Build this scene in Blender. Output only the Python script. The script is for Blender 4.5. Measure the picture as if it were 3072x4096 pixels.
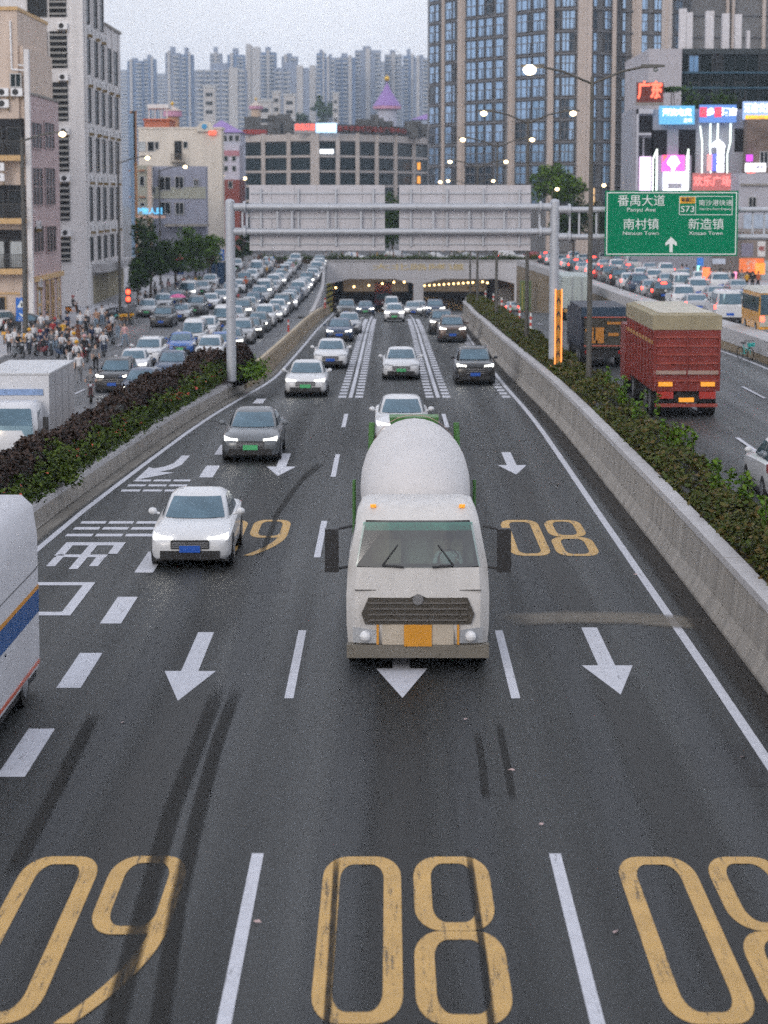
import bpy, bmesh, math, random
import numpy as np
from mathutils import Vector, Matrix

random.seed(7)
rng = np.random.default_rng(7)
for _o in list(bpy.data.objects):
    bpy.data.objects.remove(_o)
SC = bpy.context.scene
COL = SC.collection

# ------------------------------------------------------------------ camera
cd = bpy.data.cameras.new('camera')
cam = bpy.data.objects.new('camera', cd)
COL.objects.link(cam)
cam.location = (0, 0, 8.22)
cam.rotation_euler = (math.radians(90 - 7.814), 0, math.radians(0.131))
cd.sensor_fit = 'HORIZONTAL'
cd.sensor_width = 36
cd.lens = 108.0
cd.clip_start = 0.5
cd.clip_end = 9000
cd.dof.use_dof = True
cd.dof.focus_distance = 48
cd.dof.aperture_fstop = 2.1
SC.camera = cam

# ------------------------------------------------------------------ world, sun, exposure
world = bpy.data.worlds.new('World')
SC.world = world
world.use_nodes = True
wt = world.node_tree
wt.nodes.clear()
w_out = wt.nodes.new('ShaderNodeOutputWorld')
w_bg = wt.nodes.new('ShaderNodeBackground')
w_sky = wt.nodes.new('ShaderNodeTexSky')
w_sky.sky_type = 'NISHITA'
w_sky.sun_disc = False
w_sky.sun_elevation = math.radians(24)
w_sky.sun_rotation = math.radians(205)
w_sky.air_density = 1.5
w_sky.dust_density = 4
w_mix = wt.nodes.new('ShaderNodeMix')          # thick even cloud over the clear sky
w_mix.data_type = 'RGBA'
w_mix.inputs[0].default_value = 0.88
w_mix.inputs[7].default_value = (7.3, 7.5, 8.35, 1)
w_bg.inputs['Strength'].default_value = 0.1
w_tc = wt.nodes.new('ShaderNodeTexCoord')       # soft unevenness of the cloud layer
w_nz = wt.nodes.new('ShaderNodeTexNoise')
w_nz.inputs['Scale'].default_value = 5
w_nz.inputs['Detail'].default_value = 5
w_mr = wt.nodes.new('ShaderNodeMapRange')
w_mr.inputs['From Min'].default_value = .3
w_mr.inputs['From Max'].default_value = .7
w_mr.inputs['To Min'].default_value = .90
w_mr.inputs['To Max'].default_value = 1.10
w_ml = wt.nodes.new('ShaderNodeVectorMath')
w_ml.operation = 'MULTIPLY'
wt.links.new(w_tc.outputs['Generated'], w_nz.inputs['Vector'])
wt.links.new(w_nz.outputs[0], w_mr.inputs[0])
wt.links.new(w_mr.outputs[0], w_ml.inputs[1])
wt.links.new(w_sky.outputs[0], w_mix.inputs[6])
wt.links.new(w_mix.outputs[2], w_ml.inputs[0])
wt.links.new(w_ml.outputs[0], w_bg.inputs[0])
wt.links.new(w_bg.outputs[0], w_out.inputs[0])

sd = bpy.data.lights.new('sun', 'SUN')
sd.energy = 0.6
sd.angle = math.radians(25)
sd.color = (1, .93, .86)
sun = bpy.data.objects.new('sun', sd)
COL.objects.link(sun)
sun.location = (0, -20, 60)
sun.rotation_euler = (math.radians(66), 0, math.radians(-25))

SC.view_settings.view_transform = 'Standard'
SC.view_settings.look = 'None'
SC.view_settings.exposure = 0.45
SC.view_settings.gamma = 1
SC.view_settings.use_curve_mapping = False
SC.cycles.use_denoising = False      # leaves the fine grain of a high-ISO exposure
SC.cycles.use_adaptive_sampling = True
SC.cycles.adaptive_threshold = .035
SC.cycles.adaptive_min_samples = 14
SC.cycles.sample_clamp_direct = 4
SC.cycles.sample_clamp_indirect = 1.5

# ------------------------------------------------------------------ materials
MATS = {}


def M(name, col=(.5, .5, .5), rough=.6, metal=0.0, var=.15, scale=2.0, spec=.5, emit=None, es=0.0,
      bump=0.0, stretch=(1, 1, 1), coat=0.0, island=None, wear=None):
    """Principled material whose base colour is broken up by object-space noise."""
    if name in MATS:
        return MATS[name]
    m = bpy.data.materials.new(name)
    m.use_nodes = True
    nt = m.node_tree
    p = nt.nodes['Principled BSDF']
    p.inputs['Roughness'].default_value = rough
    p.inputs['Metallic'].default_value = metal
    p.inputs['Specular IOR Level'].default_value = spec
    p.inputs['Coat Weight'].default_value = coat
    p.inputs['Coat Roughness'].default_value = .08
    c = (*col, 1)
    if island:
        g = nt.nodes.new('ShaderNodeNewGeometry')
        r = nt.nodes.new('ShaderNodeValToRGB')
        r.color_ramp.elements[0].color = (*island[0], 1)
        r.color_ramp.elements[1].color = (*island[-1], 1)
        for k, ic in enumerate(island[1:-1]):
            e = r.color_ramp.elements.new((k + 1) / (len(island) - 1))
            e.color = (*ic, 1)
        nt.links.new(g.outputs['Random Per Island'], r.inputs[0])
        nt.links.new(r.outputs[0], p.inputs['Base Color'])
    elif var > 0:
        tc = nt.nodes.new('ShaderNodeTexCoord')
        mp = nt.nodes.new('ShaderNodeMapping')
        mp.inputs['Scale'].default_value = stretch
        nz = nt.nodes.new('ShaderNodeTexNoise')
        nz.inputs['Scale'].default_value = scale
        nz.inputs['Detail'].default_value = 5
        nz.inputs['Roughness'].default_value = .6
        mr = nt.nodes.new('ShaderNodeMapRange')
        mr.inputs['From Min'].default_value = .25
        mr.inputs['From Max'].default_value = .75
        mr.inputs['To Min'].default_value = 1 - var
        mr.inputs['To Max'].default_value = 1 + var
        mx = nt.nodes.new('ShaderNodeVectorMath')
        mx.operation = 'MULTIPLY'
        mx.inputs[0].default_value = col
        nt.links.new(tc.outputs['Object'], mp.inputs[0])
        nt.links.new(mp.outputs[0], nz.inputs['Vector'])
        nt.links.new(nz.outputs[0], mr.inputs[0])
        nt.links.new(mr.outputs[0], mx.inputs[1])
        nt.links.new(mx.outputs[0], p.inputs['Base Color'])
        if wear:                                    # worn through to what lies beneath, in streaks along Y
            mp2 = nt.nodes.new('ShaderNodeMapping'); mp2.inputs['Scale'].default_value = (9, .5, 1)
            n2 = nt.nodes.new('ShaderNodeTexNoise'); n2.inputs['Scale'].default_value = 1.3; n2.inputs['Detail'].default_value = 8; n2.inputs['Roughness'].default_value = .72
            n3 = nt.nodes.new('ShaderNodeTexNoise'); n3.inputs['Scale'].default_value = 26; n3.inputs['Detail'].default_value = 4
            ad = nt.nodes.new('ShaderNodeMath'); ad.operation = 'MULTIPLY_ADD'; ad.inputs[1].default_value = .35
            r2 = nt.nodes.new('ShaderNodeMapRange'); r2.inputs['From Min'].default_value = wear[1]; r2.inputs['From Max'].default_value = wear[1] + .09
            r2.inputs['To Min'].default_value = 0; r2.inputs['To Max'].default_value = wear[2]
            m2 = nt.nodes.new('ShaderNodeMix'); m2.data_type = 'RGBA'; m2.inputs[7].default_value = (*wear[0], 1)
            nt.links.new(tc.outputs['Object'], mp2.inputs[0]); nt.links.new(mp2.outputs[0], n2.inputs['Vector']); nt.links.new(tc.outputs['Object'], n3.inputs['Vector'])
            nt.links.new(n3.outputs[0], ad.inputs[0]); nt.links.new(n2.outputs[0], ad.inputs[2]); nt.links.new(ad.outputs[0], r2.inputs[0])
            nt.links.new(r2.outputs[0], m2.inputs[0]); nt.links.new(mx.outputs[0], m2.inputs[6]); nt.links.new(m2.outputs[2], p.inputs['Base Color'])
        if bump:
            b = nt.nodes.new('ShaderNodeBump')
            b.inputs['Strength'].default_value = bump
            b.inputs['Distance'].default_value = .05
            nt.links.new(nz.outputs[0], b.inputs['Height'])
            nt.links.new(b.outputs[0], p.inputs['Normal'])
    else:
        p.inputs['Base Color'].default_value = c
    if emit:
        p.inputs['Emission Color'].default_value = (*emit, 1)
        p.inputs['Emission Strength'].default_value = es
    m.diffuse_color = c
    MATS[name] = m
    return m


def soft_decal(name, col, dens, rough=.6, nscale=6.0, stretch=(6, .4, 1)):
    """Thin stain on the road: fades to its edges (UV) and is broken by noise."""
    m = bpy.data.materials.new(name)
    m.use_nodes = True
    nt = m.node_tree
    p = nt.nodes['Principled BSDF']
    p.inputs['Base Color'].default_value = (*col, 1)
    p.inputs['Roughness'].default_value = rough
    uv = nt.nodes.new('ShaderNodeUVMap')
    sep = nt.nodes.new('ShaderNodeSeparateXYZ')
    nt.links.new(uv.outputs[0], sep.inputs[0])
    vals = []
    for k, wdt in ((0, 4.2), (1, 9.0)):
        a = nt.nodes.new('ShaderNodeMath'); a.operation = 'PINGPONG'
        a.inputs[1].default_value = .5
        b = nt.nodes.new('ShaderNodeMath'); b.operation = 'MULTIPLY'; b.use_clamp = True
        b.inputs[1].default_value = wdt
        nt.links.new(sep.outputs[k], a.inputs[0])
        nt.links.new(a.outputs[0], b.inputs[0])
        vals.append(b)
    tc = nt.nodes.new('ShaderNodeTexCoord')
    mp = nt.nodes.new('ShaderNodeMapping')
    mp.inputs['Scale'].default_value = stretch
    nz = nt.nodes.new('ShaderNodeTexNoise')
    nz.inputs['Scale'].default_value = nscale
    nz.inputs['Detail'].default_value = 4
    mr = nt.nodes.new('ShaderNodeMapRange')
    mr.inputs['From Min'].default_value = .3
    mr.inputs['From Max'].default_value = .62
    mr.inputs['To Min'].default_value = dens * .7
    mr.inputs['To Max'].default_value = dens
    nt.links.new(tc.outputs['Object'], mp.inputs[0])
    nt.links.new(mp.outputs[0], nz.inputs['Vector'])
    nt.links.new(nz.outputs[0], mr.inputs[0])
    m1 = nt.nodes.new('ShaderNodeMath'); m1.operation = 'MULTIPLY'
    m2 = nt.nodes.new('ShaderNodeMath'); m2.operation = 'MULTIPLY'
    nt.links.new(vals[0].outputs[0], m1.inputs[0])
    nt.links.new(vals[1].outputs[0], m1.inputs[1])
    nt.links.new(m1.outputs[0], m2.inputs[0])
    nt.links.new(mr.outputs[0], m2.inputs[1])
    nt.links.new(m2.outputs[0], p.inputs['Alpha'])
    MATS[name] = m
    return m


def asphalt(name, col, streak=.28):
    m = bpy.data.materials.new(name)
    m.use_nodes = True
    nt = m.node_tree
    p = nt.nodes['Principled BSDF']
    tc = nt.nodes.new('ShaderNodeTexCoord')

    def noise(scale, stretch, lo, hi, detail=4, f0=.3, f1=.7):
        mp = nt.nodes.new('ShaderNodeMapping')
        mp.inputs['Scale'].default_value = stretch
        nz = nt.nodes.new('ShaderNodeTexNoise')
        nz.inputs['Scale'].default_value = scale
        nz.inputs['Detail'].default_value = detail
        mr = nt.nodes.new('ShaderNodeMapRange')
        mr.inputs['From Min'].default_value = f0
        mr.inputs['From Max'].default_value = f1
        mr.inputs['To Min'].default_value = lo
        mr.inputs['To Max'].default_value = hi
        nt.links.new(tc.outputs['Object'], mp.inputs[0])
        nt.links.new(mp.outputs[0], nz.inputs['Vector'])
        nt.links.new(nz.outputs[0], mr.inputs[0])
        return mr, nz
    fine, nzf = noise(30, (1, 1, 1), .45, 1.7, 8, .36, .64)
    p.inputs['Specular IOR Level'].default_value = .22
    lanes, _ = noise(.75, (1, .018, 1), 1 - streak, 1 + streak, 3)
    patch, _ = noise(.16, (1, .45, 1), .72, 1.28, 6)
    a = nt.nodes.new('ShaderNodeMath'); a.operation = 'MULTIPLY'
    b = nt.nodes.new('ShaderNodeMath'); b.operation = 'MULTIPLY'
    nt.links.new(fine.outputs[0], a.inputs[0]); nt.links.new(lanes.outputs[0], a.inputs[1])
    nt.links.new(a.outputs[0], b.inputs[0]); nt.links.new(patch.outputs[0], b.inputs[1])
    mx = nt.nodes.new('ShaderNodeVectorMath'); mx.operation = 'MULTIPLY'
    mx.inputs[0].default_value = col
    nt.links.new(b.outputs[0], mx.inputs[1])
    nt.links.new(mx.outputs[0], p.inputs['Base Color'])
    rg, _ = noise(.75, (1, .018, 1), .66, .42, 3)
    nt.links.new(rg.outputs[0], p.inputs['Roughness'])
    bp = nt.nodes.new('ShaderNodeBump')
    bp.inputs['Strength'].default_value = .35
    bp.inputs['Distance'].default_value = .01
    nt.links.new(nzf.outputs[0], bp.inputs['Height'])
    nt.links.new(bp.outputs[0], p.inputs['Normal'])
    MATS[name] = m
    return m


ASPH = asphalt('asphalt', (.021, .0225, .0225))
ASPH_P = asphalt('asphalt_patching', (.014, .0145, .015), .1)
ASPH2 = asphalt('asphalt_worn', (.10, .103, .11), .15)
PAINT = M('road_paint_white', (.50, .51, .56), .6, var=.14, scale=5, wear=((.06, .06, .06), .775, .8))
YPAINT = M('road_paint_yellow', (.50, .31, .10), .65, var=.16, scale=1.6, wear=((.045, .04, .035), .73, .85))
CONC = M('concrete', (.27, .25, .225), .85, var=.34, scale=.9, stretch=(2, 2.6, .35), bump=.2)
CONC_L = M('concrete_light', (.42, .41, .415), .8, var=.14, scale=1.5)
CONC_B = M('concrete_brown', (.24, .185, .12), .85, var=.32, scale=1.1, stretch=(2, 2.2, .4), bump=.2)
PAVE = M('paving', (.36, .36, .38), .8, var=.15, scale=.8)
SOIL = M('soil', (.07, .05, .035), .95, var=.3, scale=3)
STEEL = M('galvanised_steel', (.44, .46, .50), .5, .35, var=.1, scale=1.5)
STEEL_P = M('sign_back_aluminium', (.50, .49, .52), .55, .25, var=.06, scale=.7, stretch=(8, 1, 1))
DSTEEL = M('dark_pole_paint', (.09, .085, .075), .55, .2, var=.2, scale=4)
BLACK = M('black_plastic', (.018, .018, .02), .55, var=0)
RUBBER = M('rubber', (.02, .02, .02), .85, var=0)
DARK = M('dark_opening', (.022, .022, .024), .9, var=.2)
CHROME = M('chrome', (.6, .6, .62), .2, .9, var=0)
WINGLASS = M('window_glass_dark', (.018, .022, .025), .25, var=.4, scale=.5, spec=.25)
CARGLASS = M('car_glass', (.10, .165, .21), .10, .5, var=.25, scale=1.5)
WHITE = M('white_paint', (.78, .78, .79), .4, var=.05, scale=2)

# ------------------------------------------------------------------ object helpers


def tag(o, label=None, cat=None, group=None, kind=None):
    if label: o['label'] = label
    if cat: o['category'] = cat
    if group: o['group'] = group
    if kind: o['kind'] = kind
    return o


def thing(name, label, cat, loc=(0, 0, 0), rz=0, group=None):
    o = bpy.data.objects.new(name, None)
    o.empty_display_size = .3
    COL.objects.link(o)
    o.location = loc
    o.rotation_euler = (0, 0, rz)
    return tag(o, label, cat, group)


def link(name, me, parent=None, loc=(0, 0, 0), rot=(0, 0, 0), mats=None, scale=None):
    """New object that may share its mesh; mats go on the object, not on the mesh."""
    o = bpy.data.objects.new(name, me)
    COL.objects.link(o)
    if parent: o.parent = parent
    o.location = loc
    o.rotation_euler = rot
    if scale: o.scale = scale
    if mats:
        for k, m in enumerate(mats):
            if m is not None and k < len(o.material_slots):
                o.material_slots[k].link = 'OBJECT'
                o.material_slots[k].material = m
    return o


class MB:
    def __init__(s):
        s.v = []; s.f = []; s.m = []

    def add(s, vs, fs, m=0):
        b = len(s.v)
        s.v += [tuple(p) for p in vs]
        for f in fs:
            s.f.append(tuple(b + i for i in f)); s.m.append(m)
        return s

    def box(s, x0, x1, y0, y1, z0, z1, m=0):
        return s.add([(x0, y0, z0), (x1, y0, z0), (x1, y1, z0), (x0, y1, z0),
                      (x0, y0, z1), (x1, y0, z1), (x1, y1, z1), (x0, y1, z1)],
                     [(3, 2, 1, 0), (4, 5, 6, 7), (0, 1, 5, 4), (1, 2, 6, 5), (2, 3, 7, 6), (3, 0, 4, 7)], m)

    def poly(s, pts, m=0):
        return s.add(pts, [tuple(range(len(pts)))], m)

    def prism(s, xy, z0, z1, m=0):
        n = len(xy)
        vs = [(x, y, z0) for x, y in xy] + [(x, y, z1) for x, y in xy]
        fs = [tuple(range(n - 1, -1, -1)), tuple(range(n, 2 * n))]
        fs += [(i, (i + 1) % n, n + (i + 1) % n, n + i) for i in range(n)]
        return s.add(vs, fs, m)

    def tube(s, p0, p1, r0, r1=None, n=10, m=0, caps=True):
        r1 = r0 if r1 is None else r1
        p0 = Vector(p0); p1 = Vector(p1)
        d = (p1 - p0).normalized()
        a = d.orthogonal().normalized(); b = d.cross(a)
        vs = []
        for p, r in ((p0, r0), (p1, r1)):
            for k in range(n):
                t = 2 * math.pi * k / n
                vs.append(p + a * (r * math.cos(t)) + b * (r * math.sin(t)))
        fs = [(i, (i + 1) % n, n + (i + 1) % n, n + i) for i in range(n)]
        if caps:
            fs += [tuple(range(n - 1, -1, -1)), tuple(range(n, 2 * n))]
        return s.add(vs, fs, m)

    def path(s, pts, r, n=8, m=0):
        for a, b in zip(pts, pts[1:]):
            s.tube(a, b, r, r, n, m)
        return s

    def ball(s, c, r, m=0, seg=10, rings=6, sz=1.0):
        vs = [(c[0], c[1], c[2] - r * sz)]
        for j in range(1, rings):
            t = -math.pi / 2 + math.pi * j / rings
            for i in range(seg):
                u = 2 * math.pi * i / seg
                vs.append((c[0] + r * math.cos(t) * math.cos(u), c[1] + r * math.cos(t) * math.sin(u), c[2] + r * sz * math.sin(t)))
        vs.append((c[0], c[1], c[2] + r * sz))
        fs = [(0, 1 + (i + 1) % seg, 1 + i) for i in range(seg)]
        for j in range(rings - 2):
            o = 1 + j * seg
            fs += [(o + i, o + (i + 1) % seg, o + seg + (i + 1) % seg, o + seg + i) for i in range(seg)]
        o = 1 + (rings - 2) * seg
        fs += [(o + i, o + (i + 1) % seg, len(vs) - 1) for i in range(seg)]
        return s.add(vs, fs, m)

    def loft(s, rings, m=0, cap=(True, True), closed=True):
        n = len(rings[0]); vs = [p for r in rings for p in r]
        fs = []
        for j in range(len(rings) - 1):
            for i in range(n if closed else n - 1):
                k = (i + 1) % n
                fs.append((j * n + i, j * n + k, (j + 1) * n + k, (j + 1) * n + i))
        if cap[0]: fs.append(tuple(range(n - 1, -1, -1)))
        if cap[1]: fs.append(tuple(range((len(rings) - 1) * n, len(rings) * n)))
        return s.add(vs, fs, m)

    def mesh(s, name, mats=(), smooth=None, fix=True):
        me = bpy.data.meshes.new(name)
        me.from_pydata(s.v, [], s.f)
        for m in mats: me.materials.append(m)
        if len(mats) > 1:
            me.polygons.foreach_set('material_index', s.m)
        if fix:
            bm = bmesh.new(); bm.from_mesh(me)
            bmesh.ops.recalc_face_normals(bm, faces=bm.faces)
            bm.to_mesh(me); bm.free()
        if smooth:
            me.shade_smooth()
            me.set_sharp_from_angle(angle=math.radians(smooth))
        me.update()
        return me

    def build(s, name, mats, parent=None, world=False, smooth=None, fix=True, kind=None):
        if not isinstance(mats, (list, tuple)): mats = [mats]
        if parent is not None and world:
            r = parent
            while r.parent is not None: r = r.parent
            l = r.location
            s.v = [(x - l[0], y - l[1], z - l[2]) for x, y, z in s.v]
        o = link(name, s.mesh(name, mats, smooth, fix), parent)
        if kind: o['kind'] = kind
        return o


def struct(o):
    o['kind'] = 'structure'
    return o


def sm(pts, wdw=10.0):
    """Smoothed piecewise-linear profile."""
    xs = np.array([p[0] for p in pts], float); ys = np.array([p[1] for p in pts], float)
    offs = np.linspace(-wdw, wdw, 9)
    return lambda Y: float(np.mean(np.interp(Y + offs, xs, ys)))


zM = sm([(85, 0), (110, -.6), (140, -1.1), (170, -1.6), (200, -2.4), (240, -4.), (280, -5.8), (325, -8.), (420, -9)])
zL = sm([(80, -.9), (118, -1.8), (170, -2.5), (230, -2.3), (330, -1.2), (450, -1)])
zR = sm([(85, .1), (120, 0), (160, -1), (200, -2.4), (240, -4), (280, -5.8), (325, -8), (420, -9)])
zF = sm([(100, .8), (115, .8), (182, 0), (330, -1), (450, -1)])
xWL = sm([(30, -9.2), (54, -8.95), (70, -8.2), (95, -6.95), (112, -6.2), (150, -6.0), (195, -5.95), (250, -6.5), (325, -8.4)], 5)
xWR = sm([(50, 6.45), (90, 6.2), (130, 6.05), (173, 6.1), (218, 6.9), (240, 7.7)], 5)
xBR = sm([(40, 8.15), (150, 8.2), (218, 8.6), (240, 8.5)], 5)
zBED = sm([(85, 1.25), (118, .7), (152, .1), (188, -.7), (243, -2.6)])
xRW = sm([(100, 18.6), (250, 18.7), (300, 18.0), (325, 17.7)], 5)
zTOP = lambda Y: max(zF(Y) + .35, zR(Y) + .75)

# ------------------------------------------------------------------ ground and roads
def ribbon(name, x0, x1, prof, ys, mat, nx=2, dz=0.0):
    mb = MB()
    for Y in ys:
        a, b = x0(Y), x1(Y)
        for k in range(nx + 1):
            mb.v.append((a + (b - a) * k / nx, Y, prof(Y) + dz))
    for j in range(len(ys) - 1):
        for k in range(nx):
            i = j * (nx + 1) + k
            mb.f.append((i, i + 1, i + nx + 2, i + nx + 1)); mb.m.append(0)
    return mb.build(name, mat)


YS = list(range(-30, 80, 10)) + list(range(80, 326, 2)) + [325.5]
YST = YS + list(range(330, 424, 6))
main_road = struct(ribbon('main_road', lambda Y: xWL(Y) if Y < 250 else -8.6,
                          lambda Y: xWR(Y) if Y < 236 else 4.1, zM, YST, ASPH, 4))
right_carriageway = struct(ribbon('right_carriageway', lambda Y: xBR(Y) if Y < 236 else 4.1, lambda Y: xRW(Y), zR, YST,
                                  asphalt('asphalt_right', (.055, .058, .06), .2), 3))
left_street = struct(ribbon('left_street', lambda Y: -25.0, lambda Y: (-11.2 if Y < 104 else xWL(Y) - .3), zL,
                            [y for y in YS if y > 20], ASPH2, 6))
right_street = struct(ribbon('right_street', lambda Y: xRW(Y) + 1.5, lambda Y: 33.0, zF, [y for y in YS if y >= 60], ASPH2, 3))
left_pavement = struct(ribbon('left_pavement', lambda Y: -70.0, lambda Y: -25.0, lambda Y: zL(Y) + .14, [y for y in YS if y > 20], PAVE, 3))
MB_ = MB()
for a, b in zip(YS[6:], YS[7:]):
    MB_.box(-25.18, -25.0, a, b - .03, zL(a) - .1, zL(a) + .15)
struct(MB_.build('left_kerb', CONC_L))
right_pavement = struct(ribbon('right_pavement', lambda Y: 33.0, lambda Y: 90.0, lambda Y: zF(Y) + .14, [y for y in YS if y >= 60], PAVE, 3))
MB_ = MB()
for k in range(10):
    y0 = 325.5 + k * k * 29; y1 = 325.5 + (k + 1) ** 2 * 29
    MB_.add([(-1400, y0, -1.25), (1400, y0, -1.25), (1400, y1, -1.25), (-1400, y1, -1.25)], [(0, 1, 2, 3)])
MB_.add([(-1400, -30, -3.2), (-70, -30, -3.2), (-70, 325.5, -3.2), (-1400, 325.5, -3.2)], [(0, 1, 2, 3)])
MB_.add([(90, -30, -1.4), (1400, -30, -1.4), (1400, 325.5, -1.4), (90, 325.5, -1.4)], [(0, 1, 2, 3)])
ground = struct(MB_.build('ground', M('ground_asphalt', (.12, .12, .125), .85, scale=.05), fix=False))


def flat(name, polys, mat, parent, prof=zM, dz=.006):
    """Painted sheet: polygons in road coordinates laid just above the road."""
    mb = MB()
    for p in polys:
        mb.poly([(x, y, prof(y) + dz) for x, y in p])
    return mb.build(name, mat, parent, fix=False)


def quad(x0, x1, y0, y1):
    return [(x0, y0), (x1, y0), (x1, y1), (x0, y1)]


# lane dashes, six metres long every fifteen
for lx in (-1.655, 2.09):
    for y0 in (22.2, 37.25, 52.2, 67.5, 82.6):
        flat('lane_dash', [quad(lx - .075, lx + .075, y0 - (1.2 if y0 < 23 else 0), y0 + 6)], PAINT, main_road)
# broad short dashes between the exit lane and lane one
for y0 in (33.6, 39.6, 45.5, 51.6, 57.6, 63.3, 68.9, 74.9, 80.9, 86.4, 91.2, 95.8):
    flat('exit_lane_dash', [quad(-5.61, -5.2, y0 - 1.55, y0 + 1.45)], PAINT, main_road)
# solid edge lines
def long_line(name, xf, ys, w, parent, prof):
    mb = MB()
    for Y in ys:
        mb.v += [(xf(Y) - w / 2, Y, prof(Y) + .007), (xf(Y) + w / 2, Y, prof(Y) + .007)]
    for i in range(len(ys) - 1):
        mb.f.append((2 * i, 2 * i + 1, 2 * i + 3, 2 * i + 2)); mb.m.append(0)
    return mb.build(name, PAINT, parent, fix=False)


xER = sm([(40, 5.55), (57, 5.47), (108, 5.35), (146, 5.4), (180, 5.6), (225, 6.3)], 5)
xEL = sm([(30, -8.55), (54, -8.32), (70, -7.6), (95, -6.4), (112, -5.6), (150, -5.4), (196, -5.35), (230, -5.7), (300, -7.2)], 5)
YL = [y for y in YS if 10 <= y <= 300]
long_line('edge_line', xER, [y for y in YL if y <= 225], .17, main_road, zM)
long_line('edge_line', xEL, YL, .16, main_road, zM)
for lx in (-1.655, 2.09):
    long_line('solid_lane_line', lambda Y: lx, [98] + [y for y in YL if 99 < y <= 290], .16, main_road, zM)
# speed reduction ticks beside the lane lines
tick_me = MB().add([(-.17, -.5, 0), (.17, -.5, 0), (.17, .5, 0), (-.17, .5, 0)], [(0, 1, 2, 3)]).mesh('speed_tick', [PAINT], fix=False)
far = MB()
for k in range(46):
    Y = 98.6 + k * 2.3
    for lx in (-1.655, 2.09, None):
        xs = (lx - .36, lx + .36) if lx is not None else (xER(Y) - .36,)
        for x in xs:
            if k < 22:
                link('speed_tick', tick_me, main_road, (x, Y, zM(Y) + .012))
            else:
                z = zM(Y) + .014
                far.add([(x - .17, Y - .5, z), (x + .17, Y - .5, z), (x + .17, Y + .5, z), (x - .17, Y + .5, z)], [(0, 1, 2, 3)])
far.build('distant_speed_ticks', PAINT, main_road, fix=False, kind='stuff')
# lane arrows
for dx, y0, s in ((-3.47, 37.05, 1), (.22, 37.28, 1), (3.85, 37.55, 1), (3.78, 68.1, 1), (-3.3, 67.7, 1), (.3, 68, 1)):
    flat('lane_arrow', [[(dx, y0), (dx + .45, y0 + 2.4), (dx + .14, y0 + 2.4), (dx + .14, y0 + 6), (dx - .16, y0 + 6), (dx - .16, y0 + 2.4), (dx - .45, y0 + 2.4)]], PAINT, main_road)
flat('exit_arrow', [[(-6.62, 73.1), (-6.36, 73.1), (-6.4, 70.6), (-6.6, 69.4), (-6.9, 68.75), (-7.15, 69.6), (-6.86, 70.1), (-6.68, 71)],
                    [(-6.9, 68.75), (-6.45, 68.55), (-7.42, 66.7), (-7.34, 69.9), (-7.15, 69.6)]], PAINT, main_road)
# transverse speed lines across the exit lane, each in three pieces
for y0 in (64.3, 65.45, 66.6, 55.7, 56.85, 57.9):
    xl = xEL(y0) + .28; xr = -5.75
    w = (xr - xl) / 3
    for k in range(3):
        flat('transverse_line', [quad(xl + k * w + .04, xl + (k + 1) * w - .04, y0 - .22, y0 + .22)], PAINT, main_road)


def ring(cx, cy, w, h, t, te, n=6):
    """Quads of a rounded-rectangle band: side strokes t wide, end strokes te long."""
    def rr(a, b, rx, ry):
        pts = []
        for qx, qy, t0 in ((1, 1, 0), (-1, 1, 90), (-1, -1, 180), (1, -1, 270)):
            for k in range(n + 1):
                u = math.radians(t0 + 90 * k / n)
                pts.append((cx + qx * (a - rx) + rx * math.cos(u), cy + qy * (b - ry) + ry * math.sin(u)))
        return pts
    o = rr(w / 2, h / 2, min(.3, w / 2.2), min(.85, h / 3)); i = rr(w / 2 - t, h / 2 - te, min(.16, w / 4), min(.6, h / 4))
    N = len(o)
    return [[o[k], o[(k + 1) % N], i[(k + 1) % N], i[k]] for k in range(N)]


def nine(cx, cy):
    """A 6 painted for oncoming drivers, so it reads as a 9 from here."""
    q = ring(cx, cy + 1.42, .94, 3.1, .2, .3)
    prev = None
    for k in range(13):
        u = k / 12
        yy = cy + 1.7 - 4.65 * u
        xc = cx + .37 - .02 * u - .66 * max(0, (u - .3) / .7) ** 1.9
        wd = .1
        cur = ((xc - wd, yy), (xc + wd, yy - .0))
        if prev: q.append([prev[0], prev[1], cur[1], cur[0]])
        prev = cur
    return q


def digit(name, quads):
    flat(name, quads, YPAINT, main_road, dz=.008)


for lane, kind in ((-3.5, 9), (.215, 8), (3.83, 8)):
    for cy in (25.1, 55.4):
        digit('road_number', ring(lane - .545, cy, .95, 5.9, .21, .34))
        if kind == 8:
            digit('road_number', ring(lane + .545, cy + 1.48, .93, 2.94, .21, .3) + ring(lane + .56, cy - 1.49, 1.0, 2.97, .22, .3))
        else:
            q9 = nine(lane + .545, cy)
            digit('road_number', q9[:-12]); flat('number_tail', q9[-12:], YPAINT, main_road, dz=.0105)
# exit-lane characters, painted for drivers coming this way
flat('road_character', [quad(-7.72, -6.3, 54.0, 54.5), quad(-7.72, -7.5, 52.45, 54.0), quad(-6.52, -6.3, 52.7, 54.0), quad(-7.12, -6.92, 50.5, 54.0),
                        quad(-7.65, -7.12, 52.2, 52.6), quad(-6.92, -6.5, 52.2, 52.6), quad(-7.68, -7.48, 50.9, 52.2), quad(-6.72, -6.52, 50.9, 52.2)], PAINT, main_road, dz=.009)
flat('road_character', [quad(-7.75, -6.3, 48.35, 48.75), quad(-7.75, -6.3, 44.8, 45.2), quad(-7.75, -7.55, 45.2, 48.35), quad(-6.52, -6.3, 45.2, 48.35)], PAINT, main_road, dz=.009)

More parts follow.
